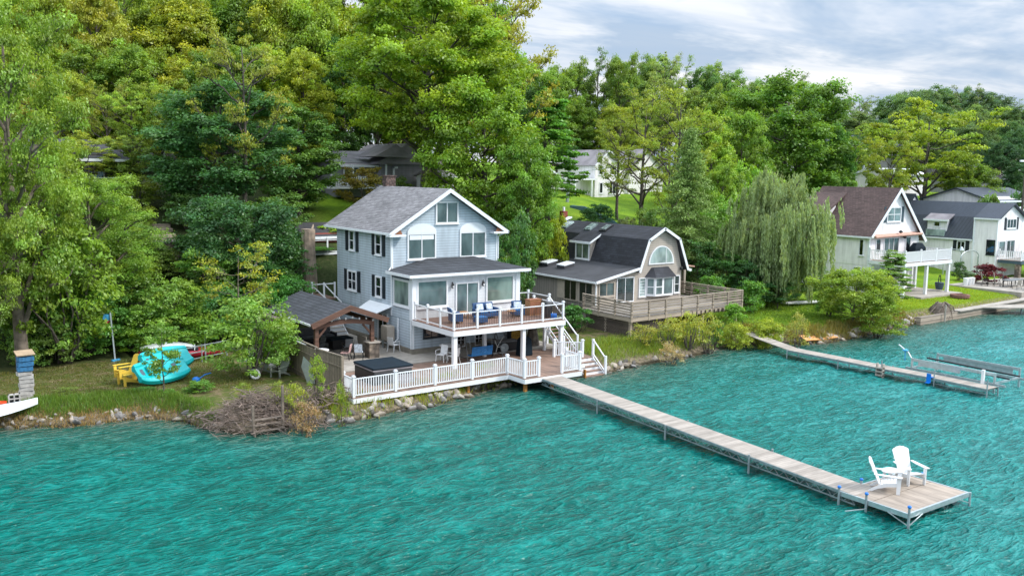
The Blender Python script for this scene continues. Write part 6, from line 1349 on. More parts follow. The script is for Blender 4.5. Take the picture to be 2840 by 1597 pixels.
def right_things():
    g = ground
    t = thing('covered_barbecue', 'barbecue under a black cover on the deck of the brown roofed house', 'barbecue', (85.0, 50.0, 4.14)); t.location = (83.9, 50.1, 4.14)
    b = MB(); b.add([(-.95, -.35, .2), (.95, -.35, .2), (.95, .35, .2), (-.95, .35, .2), (-.9, -.33, 1.0), (.9, -.33, 1.0), (.9, .33, 1.0), (-.9, .33, 1.0), (-.5, -.2, 1.45), (.45, -.2, 1.45), (.45, .25, 1.45), (-.5, .25, 1.45)], [(0, 3, 2, 1), (0, 1, 5, 4), (1, 2, 6, 5), (2, 3, 7, 6), (3, 0, 4, 7), (4, 5, 9, 8), (5, 6, 10, 9), (6, 7, 11, 10), (7, 4, 8, 11), (8, 9, 10, 11)]); b.build('cover', 'navy_vinyl', t, bevel=.05, local=True); b = MB(); b.box(-.7, -.6, -.2, .2, 0, .2); b.box(.6, .7, -.2, .2, 0, .2); b.build('wheel', 'black_plastic', t, local=True)
    t = thing('fire_pit', 'low round brick fire pit on the bright lawn', 'fire pit', (82.9, 45.0, g(82.9, 45))); b = MB(); b.lathe([(.75, 0), (.85, .1), (.85, .35), (.6, .36), (.55, .15)], n=18); b.build('ring', 'stone_red', t, local=True)
    t = thing('kettle_grill', 'dark blue grill with an arched handle at the foot of the white deck post', 'grill', (84.9, 48.2, 1.07)); b = MB(); b.lathe([(.3, .1), (.38, .4), (.42, .75), (.4, .8), (.1, .82)], n=14); b.build('bowl', 'shutter_teal', t, local=True); b = MB(); n = 10; b.tube([(math.cos(math.pi*i/n)*.2, 0, .8+math.sin(math.pi*i/n)*.7) for i in range(n+1)], .04, 6); b.build('handle', 'black_metal', t, local=True)
    zt = 1.12; G = 'reclining patio chairs on the terrace'
    patio_chair('pale reclining patio chair at the left end of the terrace table', (92.2, 47.6, zt), R(35), 'black_metal', 'concrete', G, 1.4)
    patio_chair('second pale reclining patio chair just right of the first on the terrace', (92.9, 46.7, zt), R(35), 'black_metal', 'concrete', G, 1.4)
    t = thing('patio_table', 'long dark metal table on the terrace of the navy roofed house', 'table', (94.3, 45.8, zt)); b = MB(); b.box(-1.4, 1.4, -.5, .5, .68, .74); b.build('tabletop', 'grey_cushion', t, local=True)
    for x in (-1.2, 1.2):
        for y in (-.4, .4): b = MB(); b.box(x-.04, x+.04, y-.04, y+.04, 0, .68); b.build('leg', 'black_metal', t, local=True)
    patio_chair('black patio chair with a white seat in front of the terrace table', (92.6, 44.6, zt), R(160), 'black_metal', 'concrete', None)
    patio_chair('dark empty patio chair behind the terrace table', (95.2, 47.0, zt), R(10), 'black_metal', 'black_plastic', None)
    adirondack('white adirondack chair on the right end of the terrace facing left', (93.0, 43.3, zt), R(120), sc=1.5); adirondack('white adirondack chair at the picture edge beside the other one', (94.4, 43.8, zt), R(110), sc=1.5)
    for i in range(3): x = 91.0+i*.62; t = thing('storage_tub', ('left of three white tubs in a row on the terrace edge', 'middle one of three white tubs in a row on the terrace edge', 'right of three white tubs in a row on the terrace edge')[i], 'tub', (x, 48.9, zt), group='white tubs on the terrace edge'); b = MB(); b.lathe([(.22, 0), (.26, .7), (.27, .72), (.1, .76)], n=12); b.build('body', 'plastic_white', t, local=True)
    t = thing('gazebo', 'pale metal garden arbour frame behind the red maple', 'gazebo', (100.0, 53.5, 1.2)); b = MB()
    for x in (-1.8, 1.8): b.box(x-.06, x+.06, -.06, .06, 0, 2.0); b.box(x-.06, x+.06, 1.9, 2.0, 0, 2.0)
    n = 10; [b.tube([(1.9*math.cos(math.pi*i/n), y, 2.0+.75*math.sin(math.pi*i/n)) for i in range(n+1)], .05, 6) for y in (0, 1.95)]; b.lathe([(.3, 2.7), (.2, 2.95), (.05, 3.1)], (0, 1, 0), 8); b.build('frame', 'alu', t, local=True)
    t = thing('parasol', 'turquoise parasol on the lawn between the two white houses', 'parasol', (94.5, 56.5, 1.3)); b = MB(); b.lathe([(1.1, 1.9), (.6, 2.25), (.05, 2.5)], n=12); b.build('canopy', 'sky_paint', t, local=True); b = MB(); b.tube([(0, 0, 0), (0, 0, 2.5)], .04, 6); b.build('pole', 'alu', t, local=True)
    t = thing('drift_boards', 'orange sheets of old plywood lying at the water edge', 'boards', (55.6, 40.9, .1)); b = MB(); b.obox((0, 0, .25), (2.0, .8, .06), (.3, .05, -.1)); b.obox((1.3, -.2, .2), (1.8, .7, .06), (.25, -.08, -.25)); b.obox((-.7, -.1, .3), (1.2, .6, .05), (.5, .1, .2)); b.build('sheet', 'orange_wood', t, local=True)
    t = thing('stacked_pipes', 'long pale pipes lying on the grass in front of the willow', 'pipes', (66, 48.9, 1.1)); b = MB(); [b.tube([(-2.6, .3+i*.22, .12), (2.4, -.9+i*.22, .12)], .08, 6) for i in range(4)]; b.build('pipe', 'silver', t, local=True)
    q = (67.5, 53.5); t = thing('yard_sign', 'small white sign on a stake in front of the willow', 'sign', (*q, g(*q))); b = MB(); b.box(-.35, .35, -.02, .02, .5, 1.0); b.build('panel', 'plastic_white', t, local=True); b = MB(); b.box(-.03, .03, .02, .06, 0, .9); b.build('stake', 'steel', t, local=True)
    q = (46.5, 43.3); t = thing('marker_post', 'thin white post standing left of the two round yellow shrubs', 'post', (*q, g(*q))); b = MB(); b.box(-.04, .04, -.04, .04, 0, 1.25); b.build('post', 'plastic_white', t, local=True)
    q = (74.8, 42.2); t = thing('stump', 'large brown upturned root stump at the water edge beside the bright bush', 'stump', (*q, .1), scale=.78); b = MB(); rs = np.random.RandomState(5)
    b.lathe([(1.1, -.4), (1.2, .3), (.9, 1.0), (.35, 1.6)], n=9)
    for i in range(44): a = rs.rand()*6.28; limb(b, (math.cos(a)*.5, math.sin(a)*.5, .8+rs.rand()*.9), (math.cos(a)*(1.3+rs.rand()*.6), math.sin(a)*(1.3+rs.rand()*.5), -.3+rs.rand()*.9), .09, .02, rs, .25, 5, 4)
    b.build('roots', 'bark_pale', t, local=True)
    t = thing('post', 'weathered stake in the water beside the root stump', 'post', (73.4, 41.0, -.5)); b = MB(); b.tube([(0, 0, 0), (.05, 0, 1.9)], .07, 6); b.build('stake', 'concrete', t, local=True)
    # dead trunk
    q = (26.2, 62.3); t = thing('dead_tree', 'tall dead trunk without branches standing left of the blue house', 'tree trunk', (*q, 3.0)); b = MB(); rs = np.random.RandomState(9)
    b.tube([(0, 0, -.5), (.0, 0, 1.2), (-.08, 0, 3.2), (-.02, 0, 4.7)], [.66, .58, .54, .50], 12); limb(b, (.2, 0, 4.4), (.5, .3, 5.0), .14, .05, rs); b.build('trunk', 'dead_wood', t, local=True)
    t = thing('tree_stump', 'dark stump and root ball under the right end of the raised deck', 'stump', (34.9, 46.9, .85)); b = MB(); b.tube([(0, 0, 0), (.1, .1, 1.0), (-.1, .1, 2.3)], [.5, .3, .25], 9); b.build('stump_body', 'bark', t, local=True)
    # person-free figure of a garden flag
    q = sight(1349, 508, 108); t = thing('garden_flag', 'small red and white garden flag on a stand at the left edge of the lawn', 'flag', (q.x, q.y, q.z)); b = MB(); b.box(-.25, .25, -.02, .02, .5, 2.0); b.build('flag', 'red_paint', t, local=True); b = MB(); b.tube([(0, 0, -1.0), (0, 0, 2.1)], .06, 6); b.build('stand', 'black_metal', t, local=True)
    q = sight(1480, 540, 98); t = thing('garden_edging', 'curved blue grey stone edging at the top of the lawn below the farmhouse', 'edging', tuple(q)); b = MB(); rs = np.random.RandomState(2)
    for i in range(40): p = sight(1440+i*2.9, 509+i*.62, 112-i*.25); gz = ground(p.x, p.y); b.obox((p.x, p.y, gz+.25), (.5, .4, .5), (0, 0, rs.rand()))
    b.build('stones', 'sky_stone', t)
M['stone_red'] = m_plain('red_stone', (.20, .10, .085), .9, .3)
M['sky_stone'] = m_plain('blue_stone', (.10, .20, .24), .9, .3)
right_things()
# ================================================================== prototypes
PT = {}
PT['dome'] = [make_tree('low_tree', 11+i, 8, 5.2, .04, 24, 7, 90, .13, 1.0, 0, 'round', flat=1.0, fill=90) for i in range(2)]
PT['near'] = [make_tree('near_maple', 31, 21, 7.4, .11, 26, 8, 180, .12, 1.3, 0, 'round', fill=90, flat=.8, clump_var=.3, trunk_r=.62, bark='bark_pale')]
PT['roundbush'] = [make_shrub('round_bush', 177+i, 1.7, 1.35, 120, 70, .05, .36, stems=6) for i in range(2)]
PT['maple'] = [make_tree('maple', 21+i, 17, 6.2, .10, 28, 8, 125, .155, 1.25, 0, 'round', flat=.85, clump_var=.28, fill=80) for i in range(3)]
PT['oval'] = [make_tree('tall_tree', 41+i, 19, 4.8, .08, 28, 7, 120, .155, 1.15, .0, 'oval', flat=.9, clump_var=.28, fill=80) for i in range(3)]
PT['vase'] = [make_tree('spreading_tree', 61+i, 14, 6.2, .3, 18, 8, 95, .14, 1.05, .08, 'vase', flat=.45) for i in range(2)]
PT['sparse'] = [make_tree('open_tree', 81+i, 18, 6.5, .22, 20, 9, 46, .125, .95, .2, 'round', flat=.6, yellow=.12, trunk_r=.34) for i in range(3)]
PT['cone'] = [make_tree('conical_tree', 101, 11, 2.9, .22, 34, 4, 70, .13, .62, .0, 'cone', flat=.35)]
PT['big'] = [make_tree('great_maple', 121, 22, 9.0, .30, 28, 9, 170, .16, 1.4, 0, 'round', fill=110, flat=.75, fork=True, trunk_r=.5, clump_var=.34)]
PT['young'] = [make_tree('young_tree', 141, 3.6, 1.0, .2, 12, 4, 40, .07, .34, 0, 'oval', flat=.6, trunk_r=.05)]
PT['small'] = [make_tree('small_tree', 151+i, 6, 2.7, .12, 14, 6, 60, .11, .72, .0, 'round', flat=.6, trunk_r=.10) for i in range(2)]
PT['airy'] = [make_tree('airy_tree', 171, 6, 2.8, .2, 12, 7, 26, .075, .5, .25, 'vase', flat=.6, trunk_r=.08, bark='bark_pale', yellow=.3)]
PT['shrub'] = [make_shrub('shrub', 181+i, 2.4, 1.5, 54, 75, .085, .46) for i in range(3)]
PT['bankbush'] = [make_shrub('bank_bush', 185+i, 6, 3.0, 120, 64, .12, .75, stems=9) for i in range(2)]
PT['loose'] = [make_shrub('loose_shrub', 191+i, 2.4, 1.6, 46, 34, .075, .5, yellow=.35, stems=14) for i in range(2)]
PT['willow'] = [make_willow('willow', 201, 10.5, 5.4)]
PT['larch'] = [make_larch('larch', 211, 13, 3.4)]

LIME, YG, OLIVE, MID, DEEP, BLUEG, PALE, FARG = (.23, .32, .028), (.24, .31, .028), (.22, .265, .032), (.135, .225, .028), (.060, .145, .028), (.038, .125, .048), (.19, .27, .075), (.105, .19, .065)
def vary(c, a=.12):
    k = 1+rnd.uniform(-a, a); return tuple(max(0, x*k*(1+rnd.uniform(-a, a)*.6)) for x in c)

# ---- named trees
ptree(PT['near'][0], 'maple', 5, -70, 47.5, 190, (.19, .29, .035), 'light green tree at the left edge with a thick grey trunk beside the blocks')
ptree(PT['near'][0], 'maple', 215, 430, 54.5, 160, (.16, .27, .032), 'broad light green tree with drooping branches above the yard left of the dark maple')
ptree(PT['bankbush'][0], 'bush', 285, 600, 57, 95, (.155, .25, .03), 'tall light green leafy mass overhanging the middle of the left yard')
ptree(PT['bankbush'][1], 'bush', 150, 560, 51.5, 130, (.16, .27, .032), 'tall light green leafy mass right of the thick grey trunk')
ptree(PT['maple'][2], 'maple', 60, 540, 52, 120, (.17, .28, .035), 'light green low crown at the left edge above the block stack')
ptree(PT['maple'][1], 'dark_maple', 540, 195, 70, 180, (.066, .165, .045), 'dark blue green maple, darkest crown in the left half of the wood')
ptree(PT['oval'][0], 'dark_maple', 605, 480, 63, 160, (.045, .12, .035), 'dense dark green tree below the dark maple, above the bushy bank')
ptree(PT['sparse'][0], 'open_tree', 600, 60, 68, 130, OLIVE, 'thinly leaved olive tree whose bare forked limbs show in front of the dark maple')
ptree(PT['oval'][1], 'tall_tree', 745, 255, 76, 105, (.10, .20, .035), 'soft mid green tree between the dark maple and the grey house')
ptree(PT['big'][0], 'great_maple', 1070, -60, 82, 245, (.19, .29, .022), 'huge bright green maple with forked trunks rising behind the blue house', rz=.6)
ptree(PT['maple'][0], 'maple', 1215, 170, 77, 155, (.165, .275, .022), 'bright green maple right of the huge forked one, directly behind the blue house gable')
ptree(PT['sparse'][1], 'open_tree', 1262, -70, 92, 150, (.27, .29, .035), 'tall thin yellowish tree with bare limbs against the sky at the top centre')
ptree(PT['cone'][0], 'conical_tree', 1385, 222, 96, 92, (.10, .24, .028), 'conical layered green tree standing alone on the lawn left of the farmhouse')
ptree(PT['maple'][1], 'maple', 1325, 330, 74, 80, (.13, .25, .025), 'rounded green tree on the slope between the blue house and the lawn')
ptree(PT['small'][0], 'small_tree', 1300, 520, 64.5, 62, DEEP, 'dark green small tree squeezed between the blue house and the tan house')
ptree(PT['small'][1], 'small_tree', 1278, 590, 62.5, 40, (.055, .15, .025), 'low dark bushy tree touching the right wall of the blue house')
ptree(PT['larch'][0], 'larch', 1738, 318, 79, 128, (.155, .24, .06), 'grey green larch with drooping needled branches behind the tan house gable')
ptree(PT['sparse'][2], 'open_tree', 1625, 205, 98, 110, (.20, .27, .035), 'open tree with visible trunks in front of the farmhouse wing')
ptree(PT['sparse'][1], 'open_tree', 1560, 280, 106, 70, (.19, .27, .035), 'thin open tree crossing the right half of the farmhouse front')
ptree(PT['near'][0], 'maple', -85, 330, 46.5, 125, (.18, .28, .035), 'light green crown reaching in from beyond the left edge')
ptree(PT['sparse'][0], 'open_tree', 1700, 215, 93, 105, (.22, .30, .03), 'open yellow green tree left of the larch')
ptree(PT['maple'][0], 'maple', 1990, 178, 118, 165, (.11, .215, .026), 'large deep green maple with a pointed top above the willow')
ptree(PT['willow'][0], 'willow', 1965, 412, 78, 134, (.225, .295, .135), 'weeping willow with pale hanging fronds left of the brown roofed house')
ptree(PT['vase'][0], 'spreading_tree', 2335, 255, 122, 150, (.215, .29, .022), 'wide golden green tree with dark limbs behind the navy roofed house')
ptree(PT['vase'][1], 'spreading_tree', 2245, 330, 112, 70, (.22, .28, .025), 'smaller golden green tree leaning on the left of the wide one')
ptree(PT['maple'][2], 'maple', 2440, 400, 124, 75, (.13, .21, .022), 'low green tree right of the wide golden one, just above the navy roof')
ptree(PT['cone'][0], 'conical_tree', 2252, 628, 77.5, 48, (.15, .26, .05), 'young feathery conifer in front of the white deck')
ptree(PT['young'][0], 'young_tree', 405, 800, 45.2, 46, (.14, .26, .035), 'slender young tree with fresh green leaves in front of the teal pedal boat')
ptree(PT['airy'][0], 'airy_tree', 600, 600, 57, 118, (.22, .29, .03), 'half bare small tree with yellow leaf tufts on fanned branches above the light bush')
ptree(PT['bankbush'][0], 'bush', 632, 742, 49.0, 112, (.17, .29, .045), 'tall bushy light green shrub behind the brush pile', 'shrub')
ptree(PT['shrub'][0], 'shrub', 700, 795, 51.0, 48, (.18, .31, .02), 'vivid lime green bush against the board fence corner', 'shrub')
ptree(PT['bankbush'][1], 'shrub', 2150, 668, 70.5, 108, (.185, .27, .026), 'big bright lime green bush overhanging the water in front of the white deck', 'shrub')
ptree(PT['bankbush'][0], 'shrub', 2215, 735, 68.5, 60, (.165, .25, .026), 'lower right lobe of lime green foliage beside the root stump', 'shrub')
ptree(PT['roundbush'][0], 'round_shrub', 1853, 806, 63.6, 38, (.24, .30, .026), 'left one of two round yellow green shrubs at the landward end of the narrow dock', 'shrub')
ptree(PT['roundbush'][1], 'round_shrub', 1930, 798, 64.4, 44, (.24, .30, .026), 'right and larger one of two round yellow green shrubs by the narrow dock', 'shrub')
for i, (x, t, hw_, lb) in enumerate(((1622, 812, 38, 'leftmost'), (1680, 792, 44, 'second from the left'), (1735, 780, 44, 'third from the left'), (1785, 778, 36, 'rightmost'))):
    ptree(PT['loose'][i % 2], 'variegated_shrub', x, t, 60.2+i*.5, hw_, vary((.25, .31, .05)), 'yellow variegated shrub under the weathered deck, '+lb+' of its row', 'shrub', 'variegated shrubs under the weathered deck')
ptree(PT['loose'][1], 'shrub', 1690, 855, 58.2, 34, (.30, .28, .14), 'brownish dry shrub in front of the variegated shrubs', 'shrub')
ptree(PT['small'][1], 'golden_cedar', 912, 418, 80, 62, (.20, .17, .03), 'golden brown cedar bush left of the brick chimney above the blue house roof')
ptree(PT['small'][0], 'small_tree', 1000, 440, 84, 40, (.10, .17, .03), 'dark bush beside the brick chimney above the blue roof')
ptree(PT['shrub'][1], 'red_maple', 2492, 662, 94.5, 38, (.095, .010, .018), 'low spreading dark red maple in front of the navy roofed house', 'shrub')
ptree(PT['shrub'][0], 'shrub', 2415, 655, 98, 20, (.06, .12, .04), 'dark green shrub at the corner of the navy roofed house', 'shrub')
ptree(PT['shrub'][2], 'shrub', 2440, 680, 97, 18, (.12, .19, .10), 'grey green rounded shrub left of the red maple', 'shrub')
ptree(PT['shrub'][1], 'shrub', 1450, 765, 64.5, 42, (.05, .15, .025), 'dark green shrub filling the gap below the tan side wing', 'shrub')
ptree(PT['shrub'][0], 'shrub', 1400, 790, 62.5, 26, (.13, .24, .025), 'mid green shrub beneath the stair landing of the raised deck', 'shrub')
ptree(PT['loose'][0], 'shrub', 2010, 780, 64.5, 30, (.25, .30, .07), 'straggly pale shrub on the lawn right of the round yellow shrubs', 'shrub')
ptree(PT['shrub'][0], 'shrub', 1400, 530, 76, 38, (.24, .30, .02), 'yellow green bush on the slope behind the tan house chimney', 'shrub')
ptree(PT['loose'][0], 'shrub', 745, 955, 43.2, 30, (.22, .30, .03), 'yellow green weed bush between the brush pile and the low deck', 'shrub')
ptree(PT['loose'][1], 'shrub', 800, 885, 44.5, 26, (.17, .30, .03), 'green weedy bush at the foot of the board fence', 'shrub')
ptree(PT['loose'][0], 'shrub', 770, 1000, 41.8, 40, (.24, .19, .10), 'dry brown tangled bush left of the low deck corner', 'shrub')
ptree(PT['shrub'][0], 'shrub', 500, 955, 46.4, 36, (.12, .24, .035), 'green weedy clump at the left end of the brush pile', 'shrub')
ptree(PT['shrub'][1], 'shrub', 360, 985, 46.2, 30, (.09, .2, .035), 'dark green leafy clump on the bank below the teal boats', 'shrub')
ptree(PT['shrub'][2], 'shrub', 420, 992, 45.8, 26, (.10, .22, .03), 'second green leafy clump just right of the dark one on the bank', 'shrub')
ptree(PT['loose'][1], 'shrub', 860, 950, 43.0, 22, (.16, .26, .03), 'green weeds beside the lower end of the board fence', 'shrub')
ptree(PT['loose'][0], 'shrub', 170, 1015, 46.0, 32, (.12, .2, .04), 'weedy clump on the bank right of the white hull', 'shrub')
ptree(PT['loose'][1], 'shrub', 610, 955, 44.0, 26, (.15, .24, .03), 'green weeds growing out of the left side of the brush pile', 'shrub')
ptree(PT['loose'][0], 'shrub', 700, 950, 43.6, 24, (.18, .26, .04), 'green weeds growing out of the top of the brush pile', 'shrub')
# ---- bushes of the left bank and behind the houses
LB = ('leafy bush in the dense green bank along the back of the left yard', 'shrub', 'bushes in the bank behind the left yard')
for x, t, w_, hw_, c, k in ((70, 730, 52.3, 80, (.10, .19, .03), 'bankbush'), (150, 690, 53, 85, (.075, .16, .028), 'bankbush'), (230, 720, 53.8, 80, (.055, .135, .025), 'bankbush'), (300, 690, 56.6, 85, (.075, .165, .03), 'bankbush'),
    (375, 760, 55.2, 75, (.09, .18, .025), 'bankbush'), (430, 700, 56.4, 85, (.12, .20, .03), 'bankbush'), (480, 760, 56.6, 70, (.13, .23, .028), 'bankbush'), (545, 720, 58, 80, (.05, .13, .03), 'bankbush'), (140, 800, 52.3, 60, (.12, .20, .04), 'shrub'),
    (215, 830, 53.6, 50, (.10, .19, .03), 'shrub'), (340, 815, 55.2, 60, (.13, .22, .02), 'shrub'), (400, 825, 54.6, 50, (.10, .19, .02), 'shrub'), (465, 825, 55.3, 50, (.09, .17, .02), 'shrub'), (70, 850, 51, 45, (.09, .16, .03), 'shrub'),
    (640, 640, 62, 80, (.045, .12, .03), 'bankbush'), (710, 600, 65, 80, (.045, .115, .028), 'bankbush'), (730, 690, 62, 60, (.05, .14, .025), 'bankbush'), (700, 480, 70, 80, (.07, .135, .025), 'small'), (790, 620, 70, 45, (.05, .13, .025), 'small'),
    (680, 720, 58, 50, (.06, .16, .03), 'shrub'), (840, 560, 74, 45, (.16, .28, .03), 'shrub'), (-60, 620, 52, 90, (.12, .22, .03), 'small'), (-150, 560, 56, 120, (.10, .2, .03), 'small'), (560, 640, 61, 80, (.07, .15, .03), 'small'), (510, 620, 60, 75, (.10, .19, .03), 'small')):
    ptree(rnd.choice(PT[k]), 'bush', x, t, w_, hw_, vary(tuple(v*1.45 for v in c), .1), *LB)
LB2 = ('green bush or small tree in the belt behind the tan house', 'shrub', 'bushes behind the tan house and around the willow')
for x, t, w_, hw_, c, k in ((1790, 500, 84, 70, (.10, .2, .028), 'small'), (1850, 480, 88, 70, (.14, .25, .025), 'small'), (1760, 600, 78, 60, (.045, .12, .025), 'small'), (1830, 620, 78, 60, (.05, .13, .025), 'small'), (1880, 640, 77, 50, (.05, .12, .03), 'small'),
    (1790, 690, 74, 45, (.06, .15, .02), 'shrub'), (1890, 700, 74, 45, (.08, .17, .02), 'shrub'), (1960, 700, 76, 50, (.04, .10, .025), 'small'), (2040, 660, 79, 60, (.10, .19, .05), 'small'), (2090, 720, 73, 36, (.10, .20, .03), 'shrub'), (1640, 520, 84, 60, (.09, .17, .03), 'small'), (1700, 520, 85, 50, (.06, .14, .03), 'small'),
    (1590, 545, 82, 40, (.10, .14, .04), 'small'), (1510, 510, 100, 40, (.04, .10, .03), 'shrub'), (1480, 520, 98, 24, (.04, .10, .03), 'shrub'), (1900, 400, 100, 70, (.15, .26, .03), 'small'), (2080, 470, 96, 60, (.09, .19, .03), 'small'), (2130, 430, 110, 45, (.10, .2, .03), 'small'),
    (1850, 760, 66, 30, (.10, .2, .02), 'shrub'), (1800, 800, 63, 22, (.08, .17, .02), 'shrub'), (2180, 510, 100, 60, (.11, .2, .03), 'shrub'), (2500, 480, 112, 40, (.08, .15, .03), 'shrub'), (2560, 470, 118, 30, (.05, .11, .03), 'shrub'), (2230, 480, 106, 50, (.14, .22, .03), 'shrub')):
    ptree(rnd.choice(PT[k]), 'bush', x, t, w_, hw_, vary(tuple(v*1.3 for v in c), .1), *LB2)
for x, t, w_, hw_, c, k, lb in ((215, 330, 70, 75, (.24, .30, .03), 'vase', 'thin yellow leaved tree in front of the dark hidden house'), (120, 380, 66, 80, (.2, .29, .03), 'maple', 'light green tree on the slope below the dark hidden house'), (255, 440, 66, 60, (.16, .25, .03), 'oval', 'mid green tree on the slope between the hidden house and the dark maple'), (330, 330, 72, 60, (.15, .22, .03), 'vase', 'olive spreading tree right of the dark hidden house'), (90, 330, 62, 90, (.20, .29, .035), 'vase', 'yellow green spreading tree left of the dark hidden house')):
    ptree(PT[k][0], 'tree', x, t, w_, hw_, c, lb)
# ---- the wood on the hillside
LW = ('leafy tree in the dense wood covering the hillside at upper left', 'tree', 'trees of the wood on the left hillside')
def row(xs, tops, w0, w1, hw0, hw1, cols, kinds, lab):
    for x in xs:
        t = tops(x)+rnd.uniform(-17, 17); c = vary(rnd.choice(cols), .14)
        ptree(rnd.choice(PT[rnd.choice(kinds)]), 'woodland_tree', x+rnd.uniform(-22, 22), t, rnd.uniform(w0, w1), rnd.uniform(hw0, hw1), c, *lab)
wood = [(.235, .30, .032), YG, (.21, .30, .03), MID, (.18, .28, .03), (.25, .32, .03)]
row(range(-260, 1190, 80), lambda x: -150, 104, 116, 100, 125, wood, ['maple', 'oval'], LW)
row(range(-210, 860, 84), lambda x: -40 if x > 300 else -60, 92, 100, 85, 115, wood, ['maple', 'oval', 'sparse'], LW)
row(range(-150, 860, 92), lambda x: 95, 84, 91, 80, 100, wood, ['maple', 'oval', 'sparse'], LW)
row([40, 110, 185, 262, 330, 400], lambda x: 215 if x > 200 else 175, 75, 80, 66, 80, [YG, OLIVE, (.2, .27, .03)], ['sparse', 'maple', 'vase'], LW)
row([700, 800, 870], lambda x: 60, 94, 102, 80, 95, [MID, DEEP, (.09, .2, .03)], ['maple', 'oval'], LW)
row([470], lambda x: 400, 70, 74, 60, 70, [OLIVE, MID], ['vase', 'sparse'], LW)
LR = ('distant tree in the long belt of woodland under the sky at right', 'tree', 'trees of the distant woodland at right')
sk = [(1300, 90), (1400, 128), (1500, 108), (1600, 125), (1700, 108), (1750, 150), (1850, 125), (1900, 170), (1990, 180), (2040, 212), (2110, 232), (2150, 208), (2200, 238), (2290, 205), (2400, 192), (2490, 208), (2520, 245), (2576, 245), (2900, 260)]
skl = lambda x: float(np.interp(x, [p[0] for p in sk], [p[1] for p in sk]))
row(range(1330, 2000, 44), lambda x: skl(x)+22, 150, 175, 52, 70, [MID, (.14, .23, .04), (.10, .19, .045), PALE], ['maple', 'oval', 'sparse'], LR)
row(range(1960, 2900, 34), lambda x: skl(x)+14, 215, 250, 48, 66, [FARG, (.13, .20, .08), (.085, .165, .06), (.15, .21, .09)], ['maple', 'oval', 'sparse'], LR)  # paler, bluer greens carry a slight distance haze in the leaf colour
row(range(2020, 2900, 46), lambda x: skl(x)+70, 180, 205, 42, 58, [FARG, (.07, .15, .045), (.12, .19, .06)], ['maple', 'oval'], LR)
row(range(1700, 2160, 74), lambda x: max(200, skl(x)+80), 122, 140, 52, 72, [(.16, .27, .03), MID, (.2, .29, .03), (.10, .21, .03)], ['maple', 'oval', 'vase'], LR)
row(range(1480, 2150, 84), lambda x: 300, 104, 116, 50, 70, [(.15, .26, .03), MID, (.19, .28, .03), DEEP], ['maple', 'oval'], LR) if False else None
for x, t, w_, hw_, c, k in ((1470, 260, 152, 55, MID, 'oval'), (1560, 250, 150, 60, YG, 'maple'), (1790, 270, 100, 72, (.2, .3, .03), 'oval'), (1870, 260, 108, 70, (.15, .27, .025), 'maple'), (1820, 400, 92, 58, (.17, .28, .03), 'maple'), (1545, 330, 150, 45, (.13, .22, .03), 'oval'),
    (2100, 300, 120, 55, (.08, .2, .03), 'maple'), (1440, 360, 150, 40, DEEP, 'oval'), (2170, 330, 150, 50, (.07, .15, .05), 'maple'), (2520, 350, 150, 60, (.04, .10, .035), 'maple'), (2560, 320, 160, 50, (.05, .12, .04), 'oval'), (2460, 300, 165, 60, (.09, .16, .05), 'maple')):
    ptree(rnd.choice(PT[k]), 'woodland_tree', x, t, w_, hw_, vary(c, .06), *LR)

for i, (dx, dy, r_, h_, c) in enumerate(((335, 585, 1.5, 2.6, (.16, .24, .03)), (350, 640, 1.4, 2.4, (.13, .22, .03)), (470, 575, 1.6, 2.8, (.07, .15, .03)), (500, 660, 1.5, 2.4, (.09, .18, .03)), (345, 520, 1.6, 2.6, (.18, .25, .03)), (455, 520, 1.6, 2.6, (.08, .16, .03)), (380, 680, 1.5, 2.2, (.12, .22, .03)), (300, 490, 1.8, 3.0, (.17, .25, .03)), (410, 700, 1.4, 2.0, (.13, .2, .03)))):
    q = onhill(dx, dy); plant(PT['bankbush'][i % 2], 'bush', q.x, q.y, height=h_, rad=r_, color=c, label='rounded bush on the steep slope beside the garden steps', cat='shrub', group='bushes beside the garden steps')
